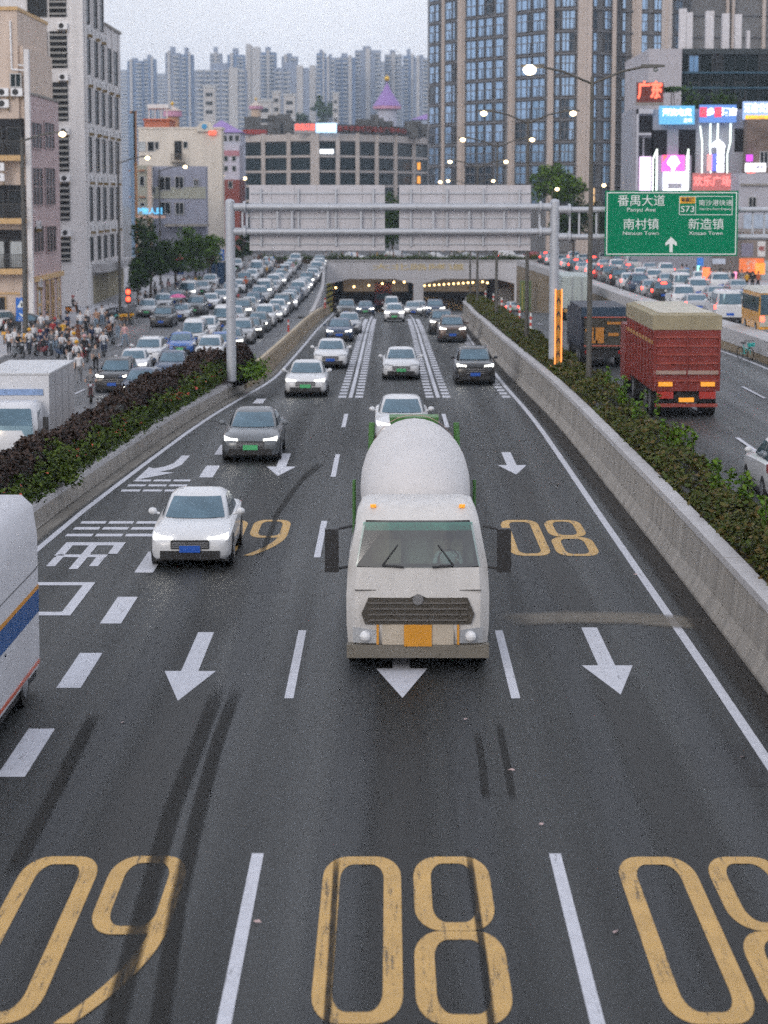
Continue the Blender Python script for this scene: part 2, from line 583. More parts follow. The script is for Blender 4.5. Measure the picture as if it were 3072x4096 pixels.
# skid marks and stains (thin sheets with soft edges)
SKID = soft_decal('tyre_rubber_mark', (.006, .0055, .004), .85, .86)
WEAR = soft_decal('polished_wheel_track', (.06, .065, .072), .36, .5, 3, (4, .15, 1))
STAIN = soft_decal('mud_stain', (.15, .12, .08), .75, .5, 2.5, (1, 1, 1))


def decal(name, pts, w, mat, dz):
    mb = MB(); n = len(pts); uvs = []
    for i, (x, y) in enumerate(pts):
        a = Vector(pts[max(i - 1, 0)]); b = Vector(pts[min(i + 1, n - 1)])
        d = (b - a).normalized(); nrm = Vector((d.y, -d.x)) * w / 2
        mb.v += [(x - nrm.x, y - nrm.y, zM(y) + dz), (x + nrm.x, y + nrm.y, zM(y) + dz)]
        uvs += [(0, i / (n - 1)), (1, i / (n - 1))]
    for i in range(n - 1):
        mb.f.append((2 * i, 2 * i + 1, 2 * i + 3, 2 * i + 2)); mb.m.append(0)
    o = mb.build(name, mat, main_road, fix=False)
    ul = o.data.uv_layers.new(name='UVMap')
    for lp in o.data.loops:
        ul.data[lp.index].uv = uvs[lp.vertex_index]
    return o


decal('skid_mark', [(-2.62, 20.16), (-2.76, 22.16), (-2.84, 25.3), (-2.93, 30.28), (-2.89, 34.28), (-2.87, 38.3)], .29, SKID, .014)
decal('skid_mark', [(-2.19, 20.17), (-2.3, 22.17), (-2.48, 26.16), (-2.57, 30.28), (-2.61, 34.28), (-2.56, 38.3)], .25, SKID, .014)
decal('skid_mark', [(-2.96, 51.83), (-2.91, 59.54), (-2.57, 66.42), (-2.02, 71.11)], .16, SKID, .014)
decal('skid_mark', [(-2.99, 58.67), (-2.77, 63.29), (-2.49, 68.1), (-2.17, 71.11)], .16, SKID, .0145)
decal('skid_mark', [(-4.61, 27.08), (-4.65, 31.76), (-4.72, 36.18)], .25, SKID, .014)
decal('skid_mark', [(1.36, 34.9), (1.36, 32.85), (1.33, 30.77)], .13, SKID, .014)
decal('skid_mark', [(1.73, 35.54), (1.72, 32.85), (1.7, 30.77)], .13, SKID, .014)
decal('skid_mark', [(1.02, 20.5), (1.03, 24), (1.0, 28.5)], .1, SKID, .014)
decal('skid_mark', [(-.62, 20.5), (-.63, 24), (-.66, 28.2)], .09, SKID, .014)
for x, a, b, w in ((-.55, 19, 60, .75), (1.15, 19, 60, .7), (3.1, 19, 70, .7), (4.75, 19, 70, .7), (-4.3, 19, 60, .7), (-2.65, 30, 64, .7)):
    decal('wheel_track', [(x + .08 * math.sin(y * .2), y) for y in range(a, b, 4)], w, WEAR, .0053)
OIL = soft_decal('oil_film', (.010, .009, .007), .55, .5, 2.2, (1.5, .12, 1))
for x in (-3.45, .25, 3.75):
    for a, b in ((16, 44), (42, 78)):
        decal('oil_stain', [(x + .12 * math.sin(y * .13 + x), y) for y in range(a, b, 4)], 1.05, OIL, .0048)
for x, y, w, l in ((4.4, 31.5, 1.1, 2.6), (-3.0, 47.5, .9, 1.8), (1.3, 62, 1.2, 3), (-.6, 33.4, .7, 1.2)):
    flat('asphalt_patch', [[(x, y), (x + w, y + .05), (x + w - .03, y + l), (x + .04, y + l - .06)]], ASPH_P, main_road, dz=.0032)
decal('mud_stain', [(6.3, 43.9), (5.6, 44.1), (4.9, 44.5), (3.6, 44.6), (2.2, 44.3)], 1.5, STAIN, .015)
decal('gutter_dirt', [(xWR(y) - .3, y) for y in range(20, 220, 6)], .75, soft_decal('gutter_silt', (.03, .025, .02), .85, .9, 2, (1, .3, 1)), .0165)
decal('gutter_dirt', [(xWL(y) + .25, y) for y in range(30, 200, 6)], .5, soft_decal('gutter_silt_pale', (.25, .23, .20), .8, .9, 2, (1, .3, 1)), .0165)

# markings on the right carriageway
for lx in (11.75, 15.2):
    for k in range(12):
        y0 = 56.5 + 15 * k + (6.5 if lx > 12 else 0)
        if y0 < 215:
            flat('lane_dash', [quad(lx - .07, lx + .07, y0, y0 + 6)], PAINT, right_carriageway, zR, .03)
long_line('edge_line', lambda Y: xRW(Y) - .55, [y for y in YL if 60 < y < 320], .16, right_carriageway, zR)
long_line('edge_line', lambda Y: xBR(Y) + .45 if Y < 230 else 8.9 - (Y - 230) * .03, [y for y in YL if 60 < y < 320], .14, right_carriageway, zR)
for lx in (-14.2 + 2.0, -15.9, -19.4):
    for k in range(8):
        y0 = 116 + 24 * k
        flat('lane_dash', [quad(lx - .07, lx + .07, y0, y0 + 4)], PAINT, left_street, zL, .03)

# ------------------------------------------------------------------ walls and barriers
def profile_wall(name, label, xf, ys, prof, mats, zbase, side=1, step=2):
    """Extrude a cross-section [(dx, dz, mat)] along xf; side -1 mirrors it."""
    t = thing(name, label, 'wall', (xf(ys[0]), ys[0], zbase(ys[0])))
    n = len(prof)
    # panels about eight metres long, a narrow joint between them
    i = 0
    while i < len(ys) - 1:
        j = min(i + step, len(ys) - 1)
        mb = MB()
        rows = list(ys[i:j + 1])
        rows[-1] = rows[-1] - .04
        for Y in rows:
            for dx, dz, _ in prof:
                zz = zbase(Y) + dz if not callable(dz) else dz(Y)
                mb.v.append((xf(Y) + side * dx, Y, zz))
        for r in range(len(rows) - 1):
            for k in range(n - 1):
                a = r * n + k
                mb.f.append((a, a + 1, a + n + 1, a + n)); mb.m.append(prof[k][2])
        for r in (0, len(rows) - 1):
            mb.f.append(tuple(range(r * n, r * n + n))); mb.m.append(0)
        mb.build('wall_panel', mats, t, world=True)
        i = j
    return t


YN = [20, 24, 28, 32, 36, 40, 44, 48, 52, 56, 60, 64, 68, 72, 76, 80, 84, 88, 92, 96, 100, 104]
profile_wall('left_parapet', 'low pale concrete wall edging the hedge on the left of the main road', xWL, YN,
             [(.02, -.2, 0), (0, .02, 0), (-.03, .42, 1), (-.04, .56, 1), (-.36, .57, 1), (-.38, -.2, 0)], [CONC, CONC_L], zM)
YB = [104.2] + list(range(108, 326, 4))
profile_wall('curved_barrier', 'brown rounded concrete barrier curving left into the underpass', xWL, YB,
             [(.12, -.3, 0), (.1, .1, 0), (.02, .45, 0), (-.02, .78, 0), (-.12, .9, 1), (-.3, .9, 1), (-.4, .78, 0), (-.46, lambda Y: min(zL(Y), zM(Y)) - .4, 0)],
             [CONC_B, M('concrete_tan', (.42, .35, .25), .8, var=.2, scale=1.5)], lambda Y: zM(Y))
YV = list(range(196, 326, 8))
profile_wall('left_retaining_wall', 'pale concrete retaining wall left of the underpass ramp', lambda Y: xWL(Y) - .5, YV,
             [(.0, -.3, 0), (-.02, lambda Y: max(zL(Y) + .7, zM(Y) + .8), 0), (-.35, lambda Y: max(zL(Y) + .7, zM(Y) + .8), 0), (-.37, lambda Y: min(zL(Y), zM(Y)) - .3, 0)], [CONC_L], zM)
YR = list(range(12, 232, 4))
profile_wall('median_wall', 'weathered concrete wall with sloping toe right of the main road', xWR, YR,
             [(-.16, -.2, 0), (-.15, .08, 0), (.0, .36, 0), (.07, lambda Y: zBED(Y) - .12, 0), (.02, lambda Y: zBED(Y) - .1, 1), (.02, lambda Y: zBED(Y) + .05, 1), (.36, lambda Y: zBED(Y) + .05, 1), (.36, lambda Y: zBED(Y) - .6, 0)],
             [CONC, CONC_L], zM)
YK = list(range(8, 232, 8))
profile_wall('median_kerb', 'low concrete edge between the hedge and the right carriageway', lambda Y: xBR(Y) - .1, YK,
             [(.12, lambda Y: zR(Y) - .2, 0), (.1, lambda Y: max(zR(Y) + .2, zBED(Y) - .35), 0), (-.15, lambda Y: max(zR(Y) + .2, zBED(Y) - .35), 0), (-.2, lambda Y: zR(Y) - .2, 0)], [CONC], zR)
YW = list(range(64, 326, 6))
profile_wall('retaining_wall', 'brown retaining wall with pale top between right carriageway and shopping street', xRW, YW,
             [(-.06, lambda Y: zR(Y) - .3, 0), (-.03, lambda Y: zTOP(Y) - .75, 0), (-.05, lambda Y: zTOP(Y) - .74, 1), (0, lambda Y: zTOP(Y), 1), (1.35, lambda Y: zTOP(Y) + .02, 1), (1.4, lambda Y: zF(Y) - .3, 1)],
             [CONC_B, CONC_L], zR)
# the nose of the median
MB_ = MB()
MB_.prism([(7.7, 230), (7.75, 236), (7.95, 239), (8.25, 240), (8.45, 238), (8.5, 230)], -4.4, zBED(231) + .05)
tag(MB_.build('median_nose', CONC_L), 'rounded pale concrete nose where the hedge median ends', 'kerb')

# planting beds
MB_ = MB()
for a, b in zip(YN, YN[1:]):
    for c in (a,):
        MB_.add([(xWL(a) - 2.6, a, .46), (xWL(a) - .3, a, .46), (xWL(b) - .3, b, .46), (xWL(b) - 2.6, b, .46),
                 (xWL(a) - 2.6, a, -2.4), (xWL(b) - 2.6, b, -2.4)], [(0, 1, 2, 3), (4, 0, 3, 5)])
MB_.add([(xWL(104) - 2.6, 104, .46), (xWL(104), 104, .46), (xWL(104), 104, -2.4), (xWL(104) - 2.6, 104, -2.4)], [(0, 1, 2, 3)])
struct(MB_.build('left_planting_bed', SOIL, fix=False))
struct(ribbon('median_planting_bed', lambda Y: xWR(Y) + .3, lambda Y: xBR(Y) - .2, lambda Y: zBED(Y) - .05, YR, SOIL, 1))

# ------------------------------------------------------------------ underpass
PORT = M('portal_concrete', (.55, .54, .56), .8, var=.1, scale=.8, stretch=(1, 1, .3))
TUN = M('tunnel_wall', (.30, .21, .12), .8, var=.2, scale=.6)
tn = thing('underpass_portal', 'pale concrete underpass portal with two dark tunnel mouths', 'tunnel', (3, 325.2, -8))
mb = MB()
Yp = 325.2


def wallpoly(x0, x1, z0, z1, y0=Yp, y1=Yp + .8, m=0):
    mb.box(x0, x1, y0, y1, z0, z1, m)


wallpoly(-9.9, 23.5, -3.35, -.92)
wallpoly(-9.9, -8.3, -9.5, -3.353)
wallpoly(3.4, 4.8, -9.5, -3.353)
wallpoly(17.6, 23.5, -9.5, -3.353)
for xa, s in ((-8.3, 1), (3.4, -1), (4.8, 1), (17.6, -1)):
    mb.prism([(xa, Yp + .002), (xa + s * 2.4, Yp + .002), (xa, Yp + .75)], 0, 0)
    mb.add([(xa, Yp + .01, -3.36), (xa + s * 2.6, Yp + .01, -3.36), (xa, Yp + .01, -4.0), (xa, Yp + .7, -3.36), (xa + s * 2.6, Yp + .7, -3.36), (xa, Yp + .7, -4.0)],
           [(0, 1, 2), (3, 5, 4), (1, 4, 5, 2)])
mb.build('portal_wall', PORT, tn, world=True)
MB().box(-10, 23.6, Yp - .12, Yp + .95, -.915, -.72).build('coping', CONC_L, tn, world=True)
mb = MB()
for xa, xb in ((-8.3, 3.4), (4.8, 17.6)):
    mb.add([(xa, Yp + .8, -9.5), (xa, 424, -9.5), (xa, 424, -3.3), (xa, Yp + .8, -3.3), (xb, Yp + .8, -9.5), (xb, 424, -9.5), (xb, 424, -3.3), (xb, Yp + .8, -3.3)],
           [(0, 1, 2, 3), (4, 7, 6, 5), (3, 2, 6, 7), (1, 5, 6, 2)])
mb.build('tunnel_lining', TUN, tn, world=True, fix=False)
LAMP = M('sodium_lamp', (1, .8, .5), .4, var=0, emit=(1, .62, .25), es=24)
lamp_me = MB().ball((0, 0, 0), .135, 0, 8, 5).mesh('tunnel_lamp', [LAMP])
for x, y, Y in ((797, 614, 345), (826, 610, 338), (851, 607, 332), (726, 619, 345), (765, 617, 338), (873, 607, 330)):
    link('tunnel_lamp', lamp_me, tn, Vector((-.0 + (x - 841) * Y / 4977, Y, 8.22 - (y - 423) * Y / 4977)) - tn.location)
for k in range(14):
    Y = 327 + 5.2 * k
    x = 1052 - (1052 - 917) * k / 13; y = 603.5 + 9 * k / 13 + (3 if k == 0 else 0)
    link('tunnel_lamp', lamp_me, tn, Vector(((x - 841) * Y / 4977, Y, 8.22 - (y + 2 - 423) * Y / 4977)) - tn.location)


FONTS = {}


def text_mesh(body, size=1.0, bold=0.0, ext=.01):
    k = (body, size, bold, ext)
    if k in FONTS: return FONTS[k]
    cu = bpy.data.curves.new('lettering', 'FONT')
    cu.body = body; cu.size = size; cu.align_x = 'CENTER'; cu.align_y = 'CENTER'
    cu.offset = bold; cu.extrude = ext; cu.resolution_u = 3
    o = bpy.data.objects.new('lettering', cu)
    COL.objects.link(o)
    bpy.context.view_layer.update()
    me = bpy.data.meshes.new_from_object(o.evaluated_get(bpy.context.evaluated_depsgraph_get()))
    bpy.data.objects.remove(o); bpy.data.curves.remove(cu)
    me.materials.clear()
    FONTS[k] = me
    return me


def text(name, body, size, mat, parent, loc, bold=0.0, sx=1.0, rz=0.0, fit=None):
    """Lettering facing the camera side (-Y); loc relative to the parent."""
    me = text_mesh(body, size, bold)
    if not me.materials: me.materials.append(mat)
    o = link(name, me, parent, loc, (math.radians(90), 0, rz), [mat])
    if fit and len(me.vertices):
        xs = [v.co.x for v in me.vertices]
        sx = fit / (max(xs) - min(xs))
    o.scale = (sx, 1, 1)
    return o


text('tunnel_name', '大北路隧道', .95, M('gilt_letter', (.62, .50, .26), .5, var=0), tn, Vector((4.1, Yp - .03, -1.75)) - tn.location, .01, fit=13.0)
# striped crash boards at the tunnel mouths
for (bx, by, bz, w, hh) in ((-8.2, 321.5, -5.9, .9, 3.0), (16.51 + 1.2, 318.5, -5.2, 1.6, 6.0)):
    pass
cb = thing('crash_board', 'yellow and dark striped board at the left tunnel mouth', 'barrier board', (-8.33, 321.5, -8.0))
YB1 = M('board_yellow', (.42, .36, .06), .6)
MB().box(-.45, .45, -.05, .05, .3, 4.2).build('board', YB1, cb)
for k in range(5):
    MB().add([(-.44, -.056, .45 + k * .75), (.44, -.056, .85 + k * .75), (.44, -.056, 1.2 + k * .75), (-.44, -.056, .8 + k * .75)], [(0, 1, 2, 3)]).build('stripe', BLACK, cb, fix=False)
cb = thing('crash_cushion', 'tall green and yellow striped crash board at the right tunnel mouth', 'barrier board', (16.79, 285, zR(285)))
MB().prism([(-.7, 0), (.7, 0), (.6, .9), (-.6, .9)], .2, 3.9).build('board', M('board_green', (.10, .16, .06), .6), cb)
for k in range(3):
    MB().box(-.45 + k * .36, -.33 + k * .36, -.03, -.004, .4, 3.7).build('stripe', YB1, cb)


# ------------------------------------------------------------------ foliage
def leaves(pts, size, name, mat, parent=None, flat_bias=.5, kind=None, jitter=.4):
    """One real leaf (a bent quad of two faces) at each point."""
    pts = np.asarray(pts, float); n = len(pts)
    nrm = rng.normal(size=(n, 3)); nrm[:, 2] = np.abs(nrm[:, 2]) + flat_bias
    nrm /= np.linalg.norm(nrm, axis=1)[:, None]
    t = rng.normal(size=(n, 3)); t -= nrm * (t * nrm).sum(1)[:, None]
    t /= np.linalg.norm(t, axis=1)[:, None]
    b = np.cross(nrm, t)
    s = size * (1 + jitter * rng.uniform(-1, 1, n))[:, None]
    v = np.empty((n, 4, 3))
    v[:, 0] = pts - t * s * .5
    v[:, 1] = pts + b * s * .32 - nrm * s * .06
    v[:, 2] = pts + t * s * .5
    v[:, 3] = pts - b * s * .32 - nrm * s * .06
    me = bpy.data.meshes.new(name)
    me.vertices.add(4 * n)
    me.vertices.foreach_set('co', v.reshape(-1))
    me.loops.add(4 * n); me.loops.foreach_set('vertex_index', np.arange(4 * n, dtype=np.int32))
    me.polygons.add(n)
    me.polygons.foreach_set('loop_start', np.arange(0, 4 * n, 4, dtype=np.int32))
    me.polygons.foreach_set('loop_total', np.full(n, 4, dtype=np.int32))
    me.materials.append(mat)
    me.update(calc_edges=True)
    o = link(name, me, parent)
    if kind: o['kind'] = kind
    return o


PURPLE = M('purple_leaves', rough=.7, spec=.12, island=[(.016, .011, .009), (.045, .030, .025), (.08, .054, .045), (.026, .02, .013)])
GREENF = M('flower_bed_leaves', rough=.7, spec=.12, island=[(.022, .042, .008), (.05, .085, .014), (.09, .125, .022), (.035, .045, .012)])
BROWNG = M('median_leaves', rough=.7, spec=.12, island=[(.03, .045, .012), (.08, .09, .022), (.11, .075, .03), (.06, .09, .02), (.03, .035, .012)])
TREEG = M('tree_leaves_dark', rough=.65, spec=.15, island=[(.014, .034, .006), (.03, .07, .010), (.06, .115, .016), (.02, .042, .008)])
TREEB = M('tree_leaves_bright', rough=.65, spec=.15, island=[(.035, .08, .008), (.075, .15, .015), (.12, .2, .02), (.04, .09, .01)])
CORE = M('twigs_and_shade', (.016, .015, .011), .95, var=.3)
BARK = M('bark', (.09, .065, .045), .9, var=.3, scale=6)


def hedge_points(n, y0, y1, xa, xb, za, zb, lump=.25):
    Y = rng.uniform(y0, y1, n)
    u = rng.uniform(-1, 1, n); a = rng.uniform(0, math.pi, n)
    r = np.sqrt(rng.uniform(.45, 1, n))
    out = []
    for i in range(n):
        y = Y[i]; x0 = xa(y); x1 = xb(y); h0 = za(y); h1 = zb(y) + lump * (math.sin(y * .9) * .5 + math.sin(y * 2.3 + 1) * .35 + math.sin(y * .31) * .3)
        cx = (x0 + x1) / 2; w = (x1 - x0) / 2
        out.append((cx + w * math.copysign(abs(math.cos(a[i])) ** .6, math.cos(a[i])) * r[i] + rng.normal() * .04, y, h0 + (h1 - h0) * abs(math.sin(a[i])) ** .55 * (.35 + .65 * r[i]) + rng.normal() * .05))
    return out


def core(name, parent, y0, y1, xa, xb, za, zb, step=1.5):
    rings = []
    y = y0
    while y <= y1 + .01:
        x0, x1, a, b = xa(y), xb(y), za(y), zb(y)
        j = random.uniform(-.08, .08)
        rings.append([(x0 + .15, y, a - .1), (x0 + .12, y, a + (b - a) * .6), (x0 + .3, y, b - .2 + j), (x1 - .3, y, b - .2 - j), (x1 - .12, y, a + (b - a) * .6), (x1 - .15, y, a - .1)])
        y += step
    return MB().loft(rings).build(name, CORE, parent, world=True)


hd = thing('clipped_hedge', 'long dark purple clipped hedge between left street and main road', 'hedge', (-9.9, 60, .46))
hx0 = lambda y: xWL(y) - 1.95; hx1 = lambda y: xWL(y) - .6
c0 = lambda y: .46
hz = lambda y: 1.5 + .15 * math.sin(y * .25)
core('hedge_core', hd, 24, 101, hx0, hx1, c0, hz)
P = np.array(hedge_points(46000, 24, 102, hx0, hx1, c0, hz, .16)) - np.array(hd.location)
leaves(P, .15, 'foliage', PURPLE, hd, kind='stuff')
hb = thing('round_shrub', 'dark rounded shrub at the hedge end beside the gantry post', 'shrub', (-6.9, 100.5, .46))
th = rng.normal(size=(5200, 3)); th /= np.linalg.norm(th, axis=1)[:, None]
P = th * (rng.uniform(.6, 1, 5200) ** .5)[:, None] * np.array([.72, 1.5, .95]) + np.array([.3, 0, .5])
leaves(P, .15, 'foliage', PURPLE, hb, kind='stuff')
MB().ball((.3, 0, .45), .55, 0, 10, 6, 1.2).build('stems', CORE, hb)
yg = thing('yellow_green_shrub', 'low yellow green shrub at the foot of the left gantry post', 'shrub', (-5.95, 100, .4))
leaves(rng.normal(size=(1500, 3)) * np.array([.28, 1.1, .2]) + np.array([0, 0, .35]), .14, 'foliage', TREEB, yg, kind='stuff')
fb = []
for i in range(15000):
    y = random.uniform(26, 103.5); u = random.random()
    h = .52 + .42 * (1 - u) * (.7 + .5 * math.sin(y * 1.3) * math.sin(y * .37 + 1))
    fb.append((xWL(y) - .78 + .68 * u + random.gauss(0, .05), y, .48 + random.random() * h * 1.05 * (1 if u < .85 else .5)))
tag(leaves(fb, .14, 'flower_bed', GREENF, kind='stuff'), 'green flowering ground cover along the low left wall', 'plants')
fl = []
for c in range(75):
    y = random.uniform(40, 103); u = random.random()
    for q in range(random.randint(2, 7)):
        fl.append((xWL(y) - .85 + .7 * u + random.gauss(0, .13), y + random.gauss(0, .2), .86 + .28 * (1 - u) + random.gauss(0, .05)))
tag(leaves(fl, .13, 'red_flowers', M('petal_red', rough=.6, island=[(.5, .05, .02), (.6, .10, .03), (.42, .03, .03)]), kind='stuff', flat_bias=1.5), 'small red flowers scattered in the left flower bed', 'flowers')
vine = thing('climbing_vine', 'bright green vine creeping over the purple hedge', 'plant', (-8.4, 61.36, .46))
P = [(.1 * math.sin(k * .02) + random.gauss(0, .12) - k * .0009, k * .0035 - 1.2 + random.gauss(0, .25), .35 + k * .0007 + random.gauss(0, .1)) for k in range(900)]
leaves(P, .13, 'foliage', GREENF, vine, kind='stuff')

mh = thing('median_hedge', 'rough green and brown hedge on the raised median', 'hedge', (7.4, 60, 1.2))
mx0 = lambda y: xWR(y) + .38; mx1 = lambda y: xBR(y) - .1
mz0 = lambda y: zBED(y) - .1
mzt = lambda y: zBED(y) + .36 + .12 * math.sin(y * .33)
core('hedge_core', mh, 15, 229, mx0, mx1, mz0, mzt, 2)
P = np.array(hedge_points(50000, 15, 130, mx0, mx1, mz0, mzt, .22) + hedge_points(16000, 130, 230, mx0, mx1, mz0, lambda y: mzt(y) + .25, .2)) - np.array(mh.location)
leaves(P, .14, 'foliage', BROWNG, mh, kind='stuff')
for k, (x, y) in enumerate(((7.75, 45.5), (7.8, 50), (7.7, 53), (7.75, 60.5), (7.7, 62), (7.75, 70), (7.7, 76), (7.6, 80), (7.9, 47.6))):
    w = thing('tall_weed', 'thin green weed stalks in the median hedge, %s from the camera' % ('second', 'fourth', 'fifth', 'sixth', 'seventh', 'eighth', 'ninth', 'farthest', 'third')[k], 'weed', (x, y, zBED(y)), group='weeds in the median hedge')
    mb = MB(); pts = []
    for q in range(4):
        hgt = random.uniform(.6, 1.15); dx = random.gauss(0, .12); dy = random.gauss(0, .2)
        mb.tube((dx, dy, 0), (dx * 1.4, dy, hgt), .012, .006, 5)
        pts += [(dx * (1 + .4 * u) + random.gauss(0, .05), dy + random.gauss(0, .05), u * hgt) for u in [random.uniform(.3, 1) for _ in range(45)]]
    mb.build('stalk', BARK, w)
    leaves(pts, .13, 'foliage', TREEB, w, kind='stuff')


def tree(name, label, x, y, z, trunk_h, crown, n, mat, size=.35, group=None, lobes=26):
    t = thing(name, label, 'tree', (x, y, z), group=group)
    cx, cy, cz, rx, ry, rz = crown
    mb = MB()
    mb.tube((0, 0, -.1), (cx * .3, cy * .3, trunk_h), .17, .12, 9)
    C = []
    for k in range(lobes):
        d = Vector((random.gauss(0, 1), random.gauss(0, 1), random.gauss(0, .9))).normalized() * random.uniform(.35, .95)
        C.append(Vector((cx + d.x * rx, cy + d.y * ry, cz + d.z * rz)))
    for c in C[:11]:
        mb.tube((cx * .3, cy * .3, trunk_h * .9), c, .07, .02, 5)
    mb.build('trunk', BARK, t)
    P = []
    for c in C:
        r = random.uniform(.3, .5) * (rx + rz) / 2
        k = n // lobes
        d = rng.normal(size=(k, 3)); d /= np.linalg.norm(d, axis=1)[:, None]
        d *= (rng.uniform(.2, 1, k) ** .5)[:, None] * r
        P.append(d * np.array([1, 1, .8]) + np.array(c))
    leaves(np.concatenate(P), size, 'crown', mat, t, kind='stuff')
    return t

# ------------------------------------------------------------------ buildings
FRAME_W = M('window_frame_pale', (.5, .5, .5), .5, var=.1)
FRAME_D = M('window_frame_dark', (.05, .05, .05), .5, var=.1)
PANE = {'dark': WINGLASS,
        'teal': M('window_glass_teal', (.010, .022, .025), .3, var=.5, scale=.4, spec=.2),
        'blue': M('window_glass_blue', (.16, .29, .47), .22, .55, var=.35, scale=.35),
        'curtain': M('window_curtain', (.42, .45, .46), .6, var=.3, scale=3, stretch=(6, 6, .3)),
        'void': DARK}
WINC = {}


def window(parent, x, y, z, w, h, rz=0.0, glass='dark', frame=None, nx=2, nz=1, fr=.07, name='window'):
    """Window with its own frame, mullions and pane; (x, y, z) is its bottom centre in the world."""
    frame = frame or FRAME_W
    k = (round(w, 2), round(h, 2), glass, frame.name, nx, nz, fr)
    if k not in WINC:
        mb = MB()
        a = w / 2
        mb.box(-a, a, -.02, .03, 0, h, 1)
        for x0, x1, z0, z1 in [(-a, a, 0, fr), (-a, a, h - fr, h), (-a, -a + fr, fr, h - fr), (a - fr, a, fr, h - fr)]:
            mb.box(x0, x1, -.1, -.021, z0, z1)
        for i in range(1, nx):
            c = -a + w * i / nx
            mb.box(c - fr * .4, c + fr * .4, -.08, -.022, fr + .002, h - fr - .002)
        for i in range(1, nz):
            c = h * i / nz
            mb.box(-a + fr + .002, a - fr - .002, -.07, -.0225, c - fr * .4, c + fr * .4)
        WINC[k] = mb.mesh('window', [frame, PANE[glass]], fix=False)
    r = parent
    while r.parent: r = r.parent
    l = r.location
    return link(name, WINC[k], parent, (x - l[0], y - l[1], z - l[2]), (0, 0, rz))


ac_mb = MB()
ac_mb.box(-.45, .45, -.36, -.04, 0, .62, 0)
ac_mb.tube((-.1, -.36, .31), (-.1, -.372, .31), .25, .25, 14, 1)
ac_mb.box(-.42, -.38, -.38, 0, -.28, -.003, 2); ac_mb.box(.38, .42, -.38, 0, -.28, -.003, 2)
AC_ME = ac_mb.mesh('air_conditioner', [WHITE, BLACK, M('bracket_rust', (.25, .17, .07), .8)])


def aircon(parent, x, y, z, rz=0.0):
    l = parent.location
    return link('air_conditioner', AC_ME, parent, (x - l[0], y - l[1], z - l[2]), (0, 0, rz))


R90 = math.radians(90)
W_WHITE = M('wall_white_tile', (.66, .64, .635), .7, var=.13, scale=1.2, stretch=(1, 1, .12))
W_BEIGE = M('wall_beige', (.57, .46, .38), .75, var=.15, scale=1.2, stretch=(1, 1, .15))
W_PINK = M('wall_pink', (.45, .34, .335), .75, var=.13, scale=1.2, stretch=(1, 1, .15))
W_TAN = M('wall_tan_light', (.55, .36, .17), .7, var=.12)
W_CREAM = M('wall_cream', (.66, .60, .52), .75, var=.12, scale=1, stretch=(1, 1, .15))
W_GREYB = M('wall_grey_blue', (.29, .30, .37), .8, var=.2, scale=.9, stretch=(1, 1, .3))
W_GREEN = M('wall_grey_green', (.36, .36, .30), .8, var=.1)

# --- beige apartment block, front towards the camera
b = thing('apartment_block', 'beige block with balconies and air conditioners at the left edge', 'building', (-29, 184, -2.45))
gx0, gx1 = -46, -28.45
MB().box(gx0, -29.17, 184, 200, -2.5, 22.6).build('wall', W_BEIGE, b, world=True)
MB().box(-29.17 + .004, gx1 - .35, 184.3, 200, -2.5, 19.9).build('stair_wall', W_BEIGE, b, world=True)
MB().box(gx0, -29.11, 183.85, 200.2, 22.61, 22.9).build('coping', W_TAN, b, world=True)
MB().box(-28.65, -28.29, 183.6, 184.29, -2.5, 19.6).build('corner_pier', W_WHITE, b, world=True)
window(b, -29.37, 183.98, 16.66, .9, 1.1, glass='teal', nx=2)
for x, y in ((19.5, 213), (49, 213), (19.5, 237)):
    aircon(b, (x - 841) * 184 / 4977, 184, 8.22 + (423 - y) * 184 / 4977 + .0)
for x, y in ((7, 370), (7, 392)):
    aircon(b, (x - 841) * 183.2 / 4977, 183.1, 8.22 + (423 - y) * 183 / 4977)
mb = MB()
mb.path([(-29.4, 21.8, ), ] and [(-29.7, 183.9, 21.79), (-29.66, 183.9, 18.05), (-28.67, 183.9, 17.98)], .07, 6)
mb.tube((-29.15, 183.9, 18.41), (-28.64, 183.9, 18.33), .06)
mb.build('drain_pipe', WHITE, b, world=True)
for k, (yt, yb) in enumerate(((260, 337), (400, 470), (495, 577))):
    xa, xb = -33.5, -28.84
    z1 = 8.22 + (423 - yt) * 184 / 4977; z0 = 8.22 + (423 - yb) * 184 / 4977
    MB().box(xa, xb, 183.97, 184.6, z0, z1).build('balcony_opening', DARK, b, world=True)
    MB().box(xa, xb + .1, 182.7, 183.96, z0 - .45, z0 - .02).build('balcony_slab', W_TAN, b, world=True)
    mb = MB()
    for q in range(30):
        xx = xa + (xb - xa) * q / 29
        mb.box(xx - .025, xx + .025, 182.78, 182.83, z0, z0 + 1.05)
    mb.box(xa, xb + .1, 182.74, 182.86, z0 + 1.06, z0 + 1.13)
    mb.build('railing', FRAME_D, b, world=True)
    for q in range(2):
        window(b, xb - .75 - 1.5 * q, 183.95, z0, 1.15, min(2.2, z1 - z0 - .2), glass='curtain' if k == 2 else 'dark', nx=1, frame=FRAME_D)
window(b, -31.8, 183.96, -2.3, 2.6, 2.6, glass='void', nx=2, frame=W_TAN, name='shop_opening')
MB().box(gx0, gx1 - .4, 183.9, 183.99, .45, .6).build('shop_fascia', W_TAN, b, world=True)

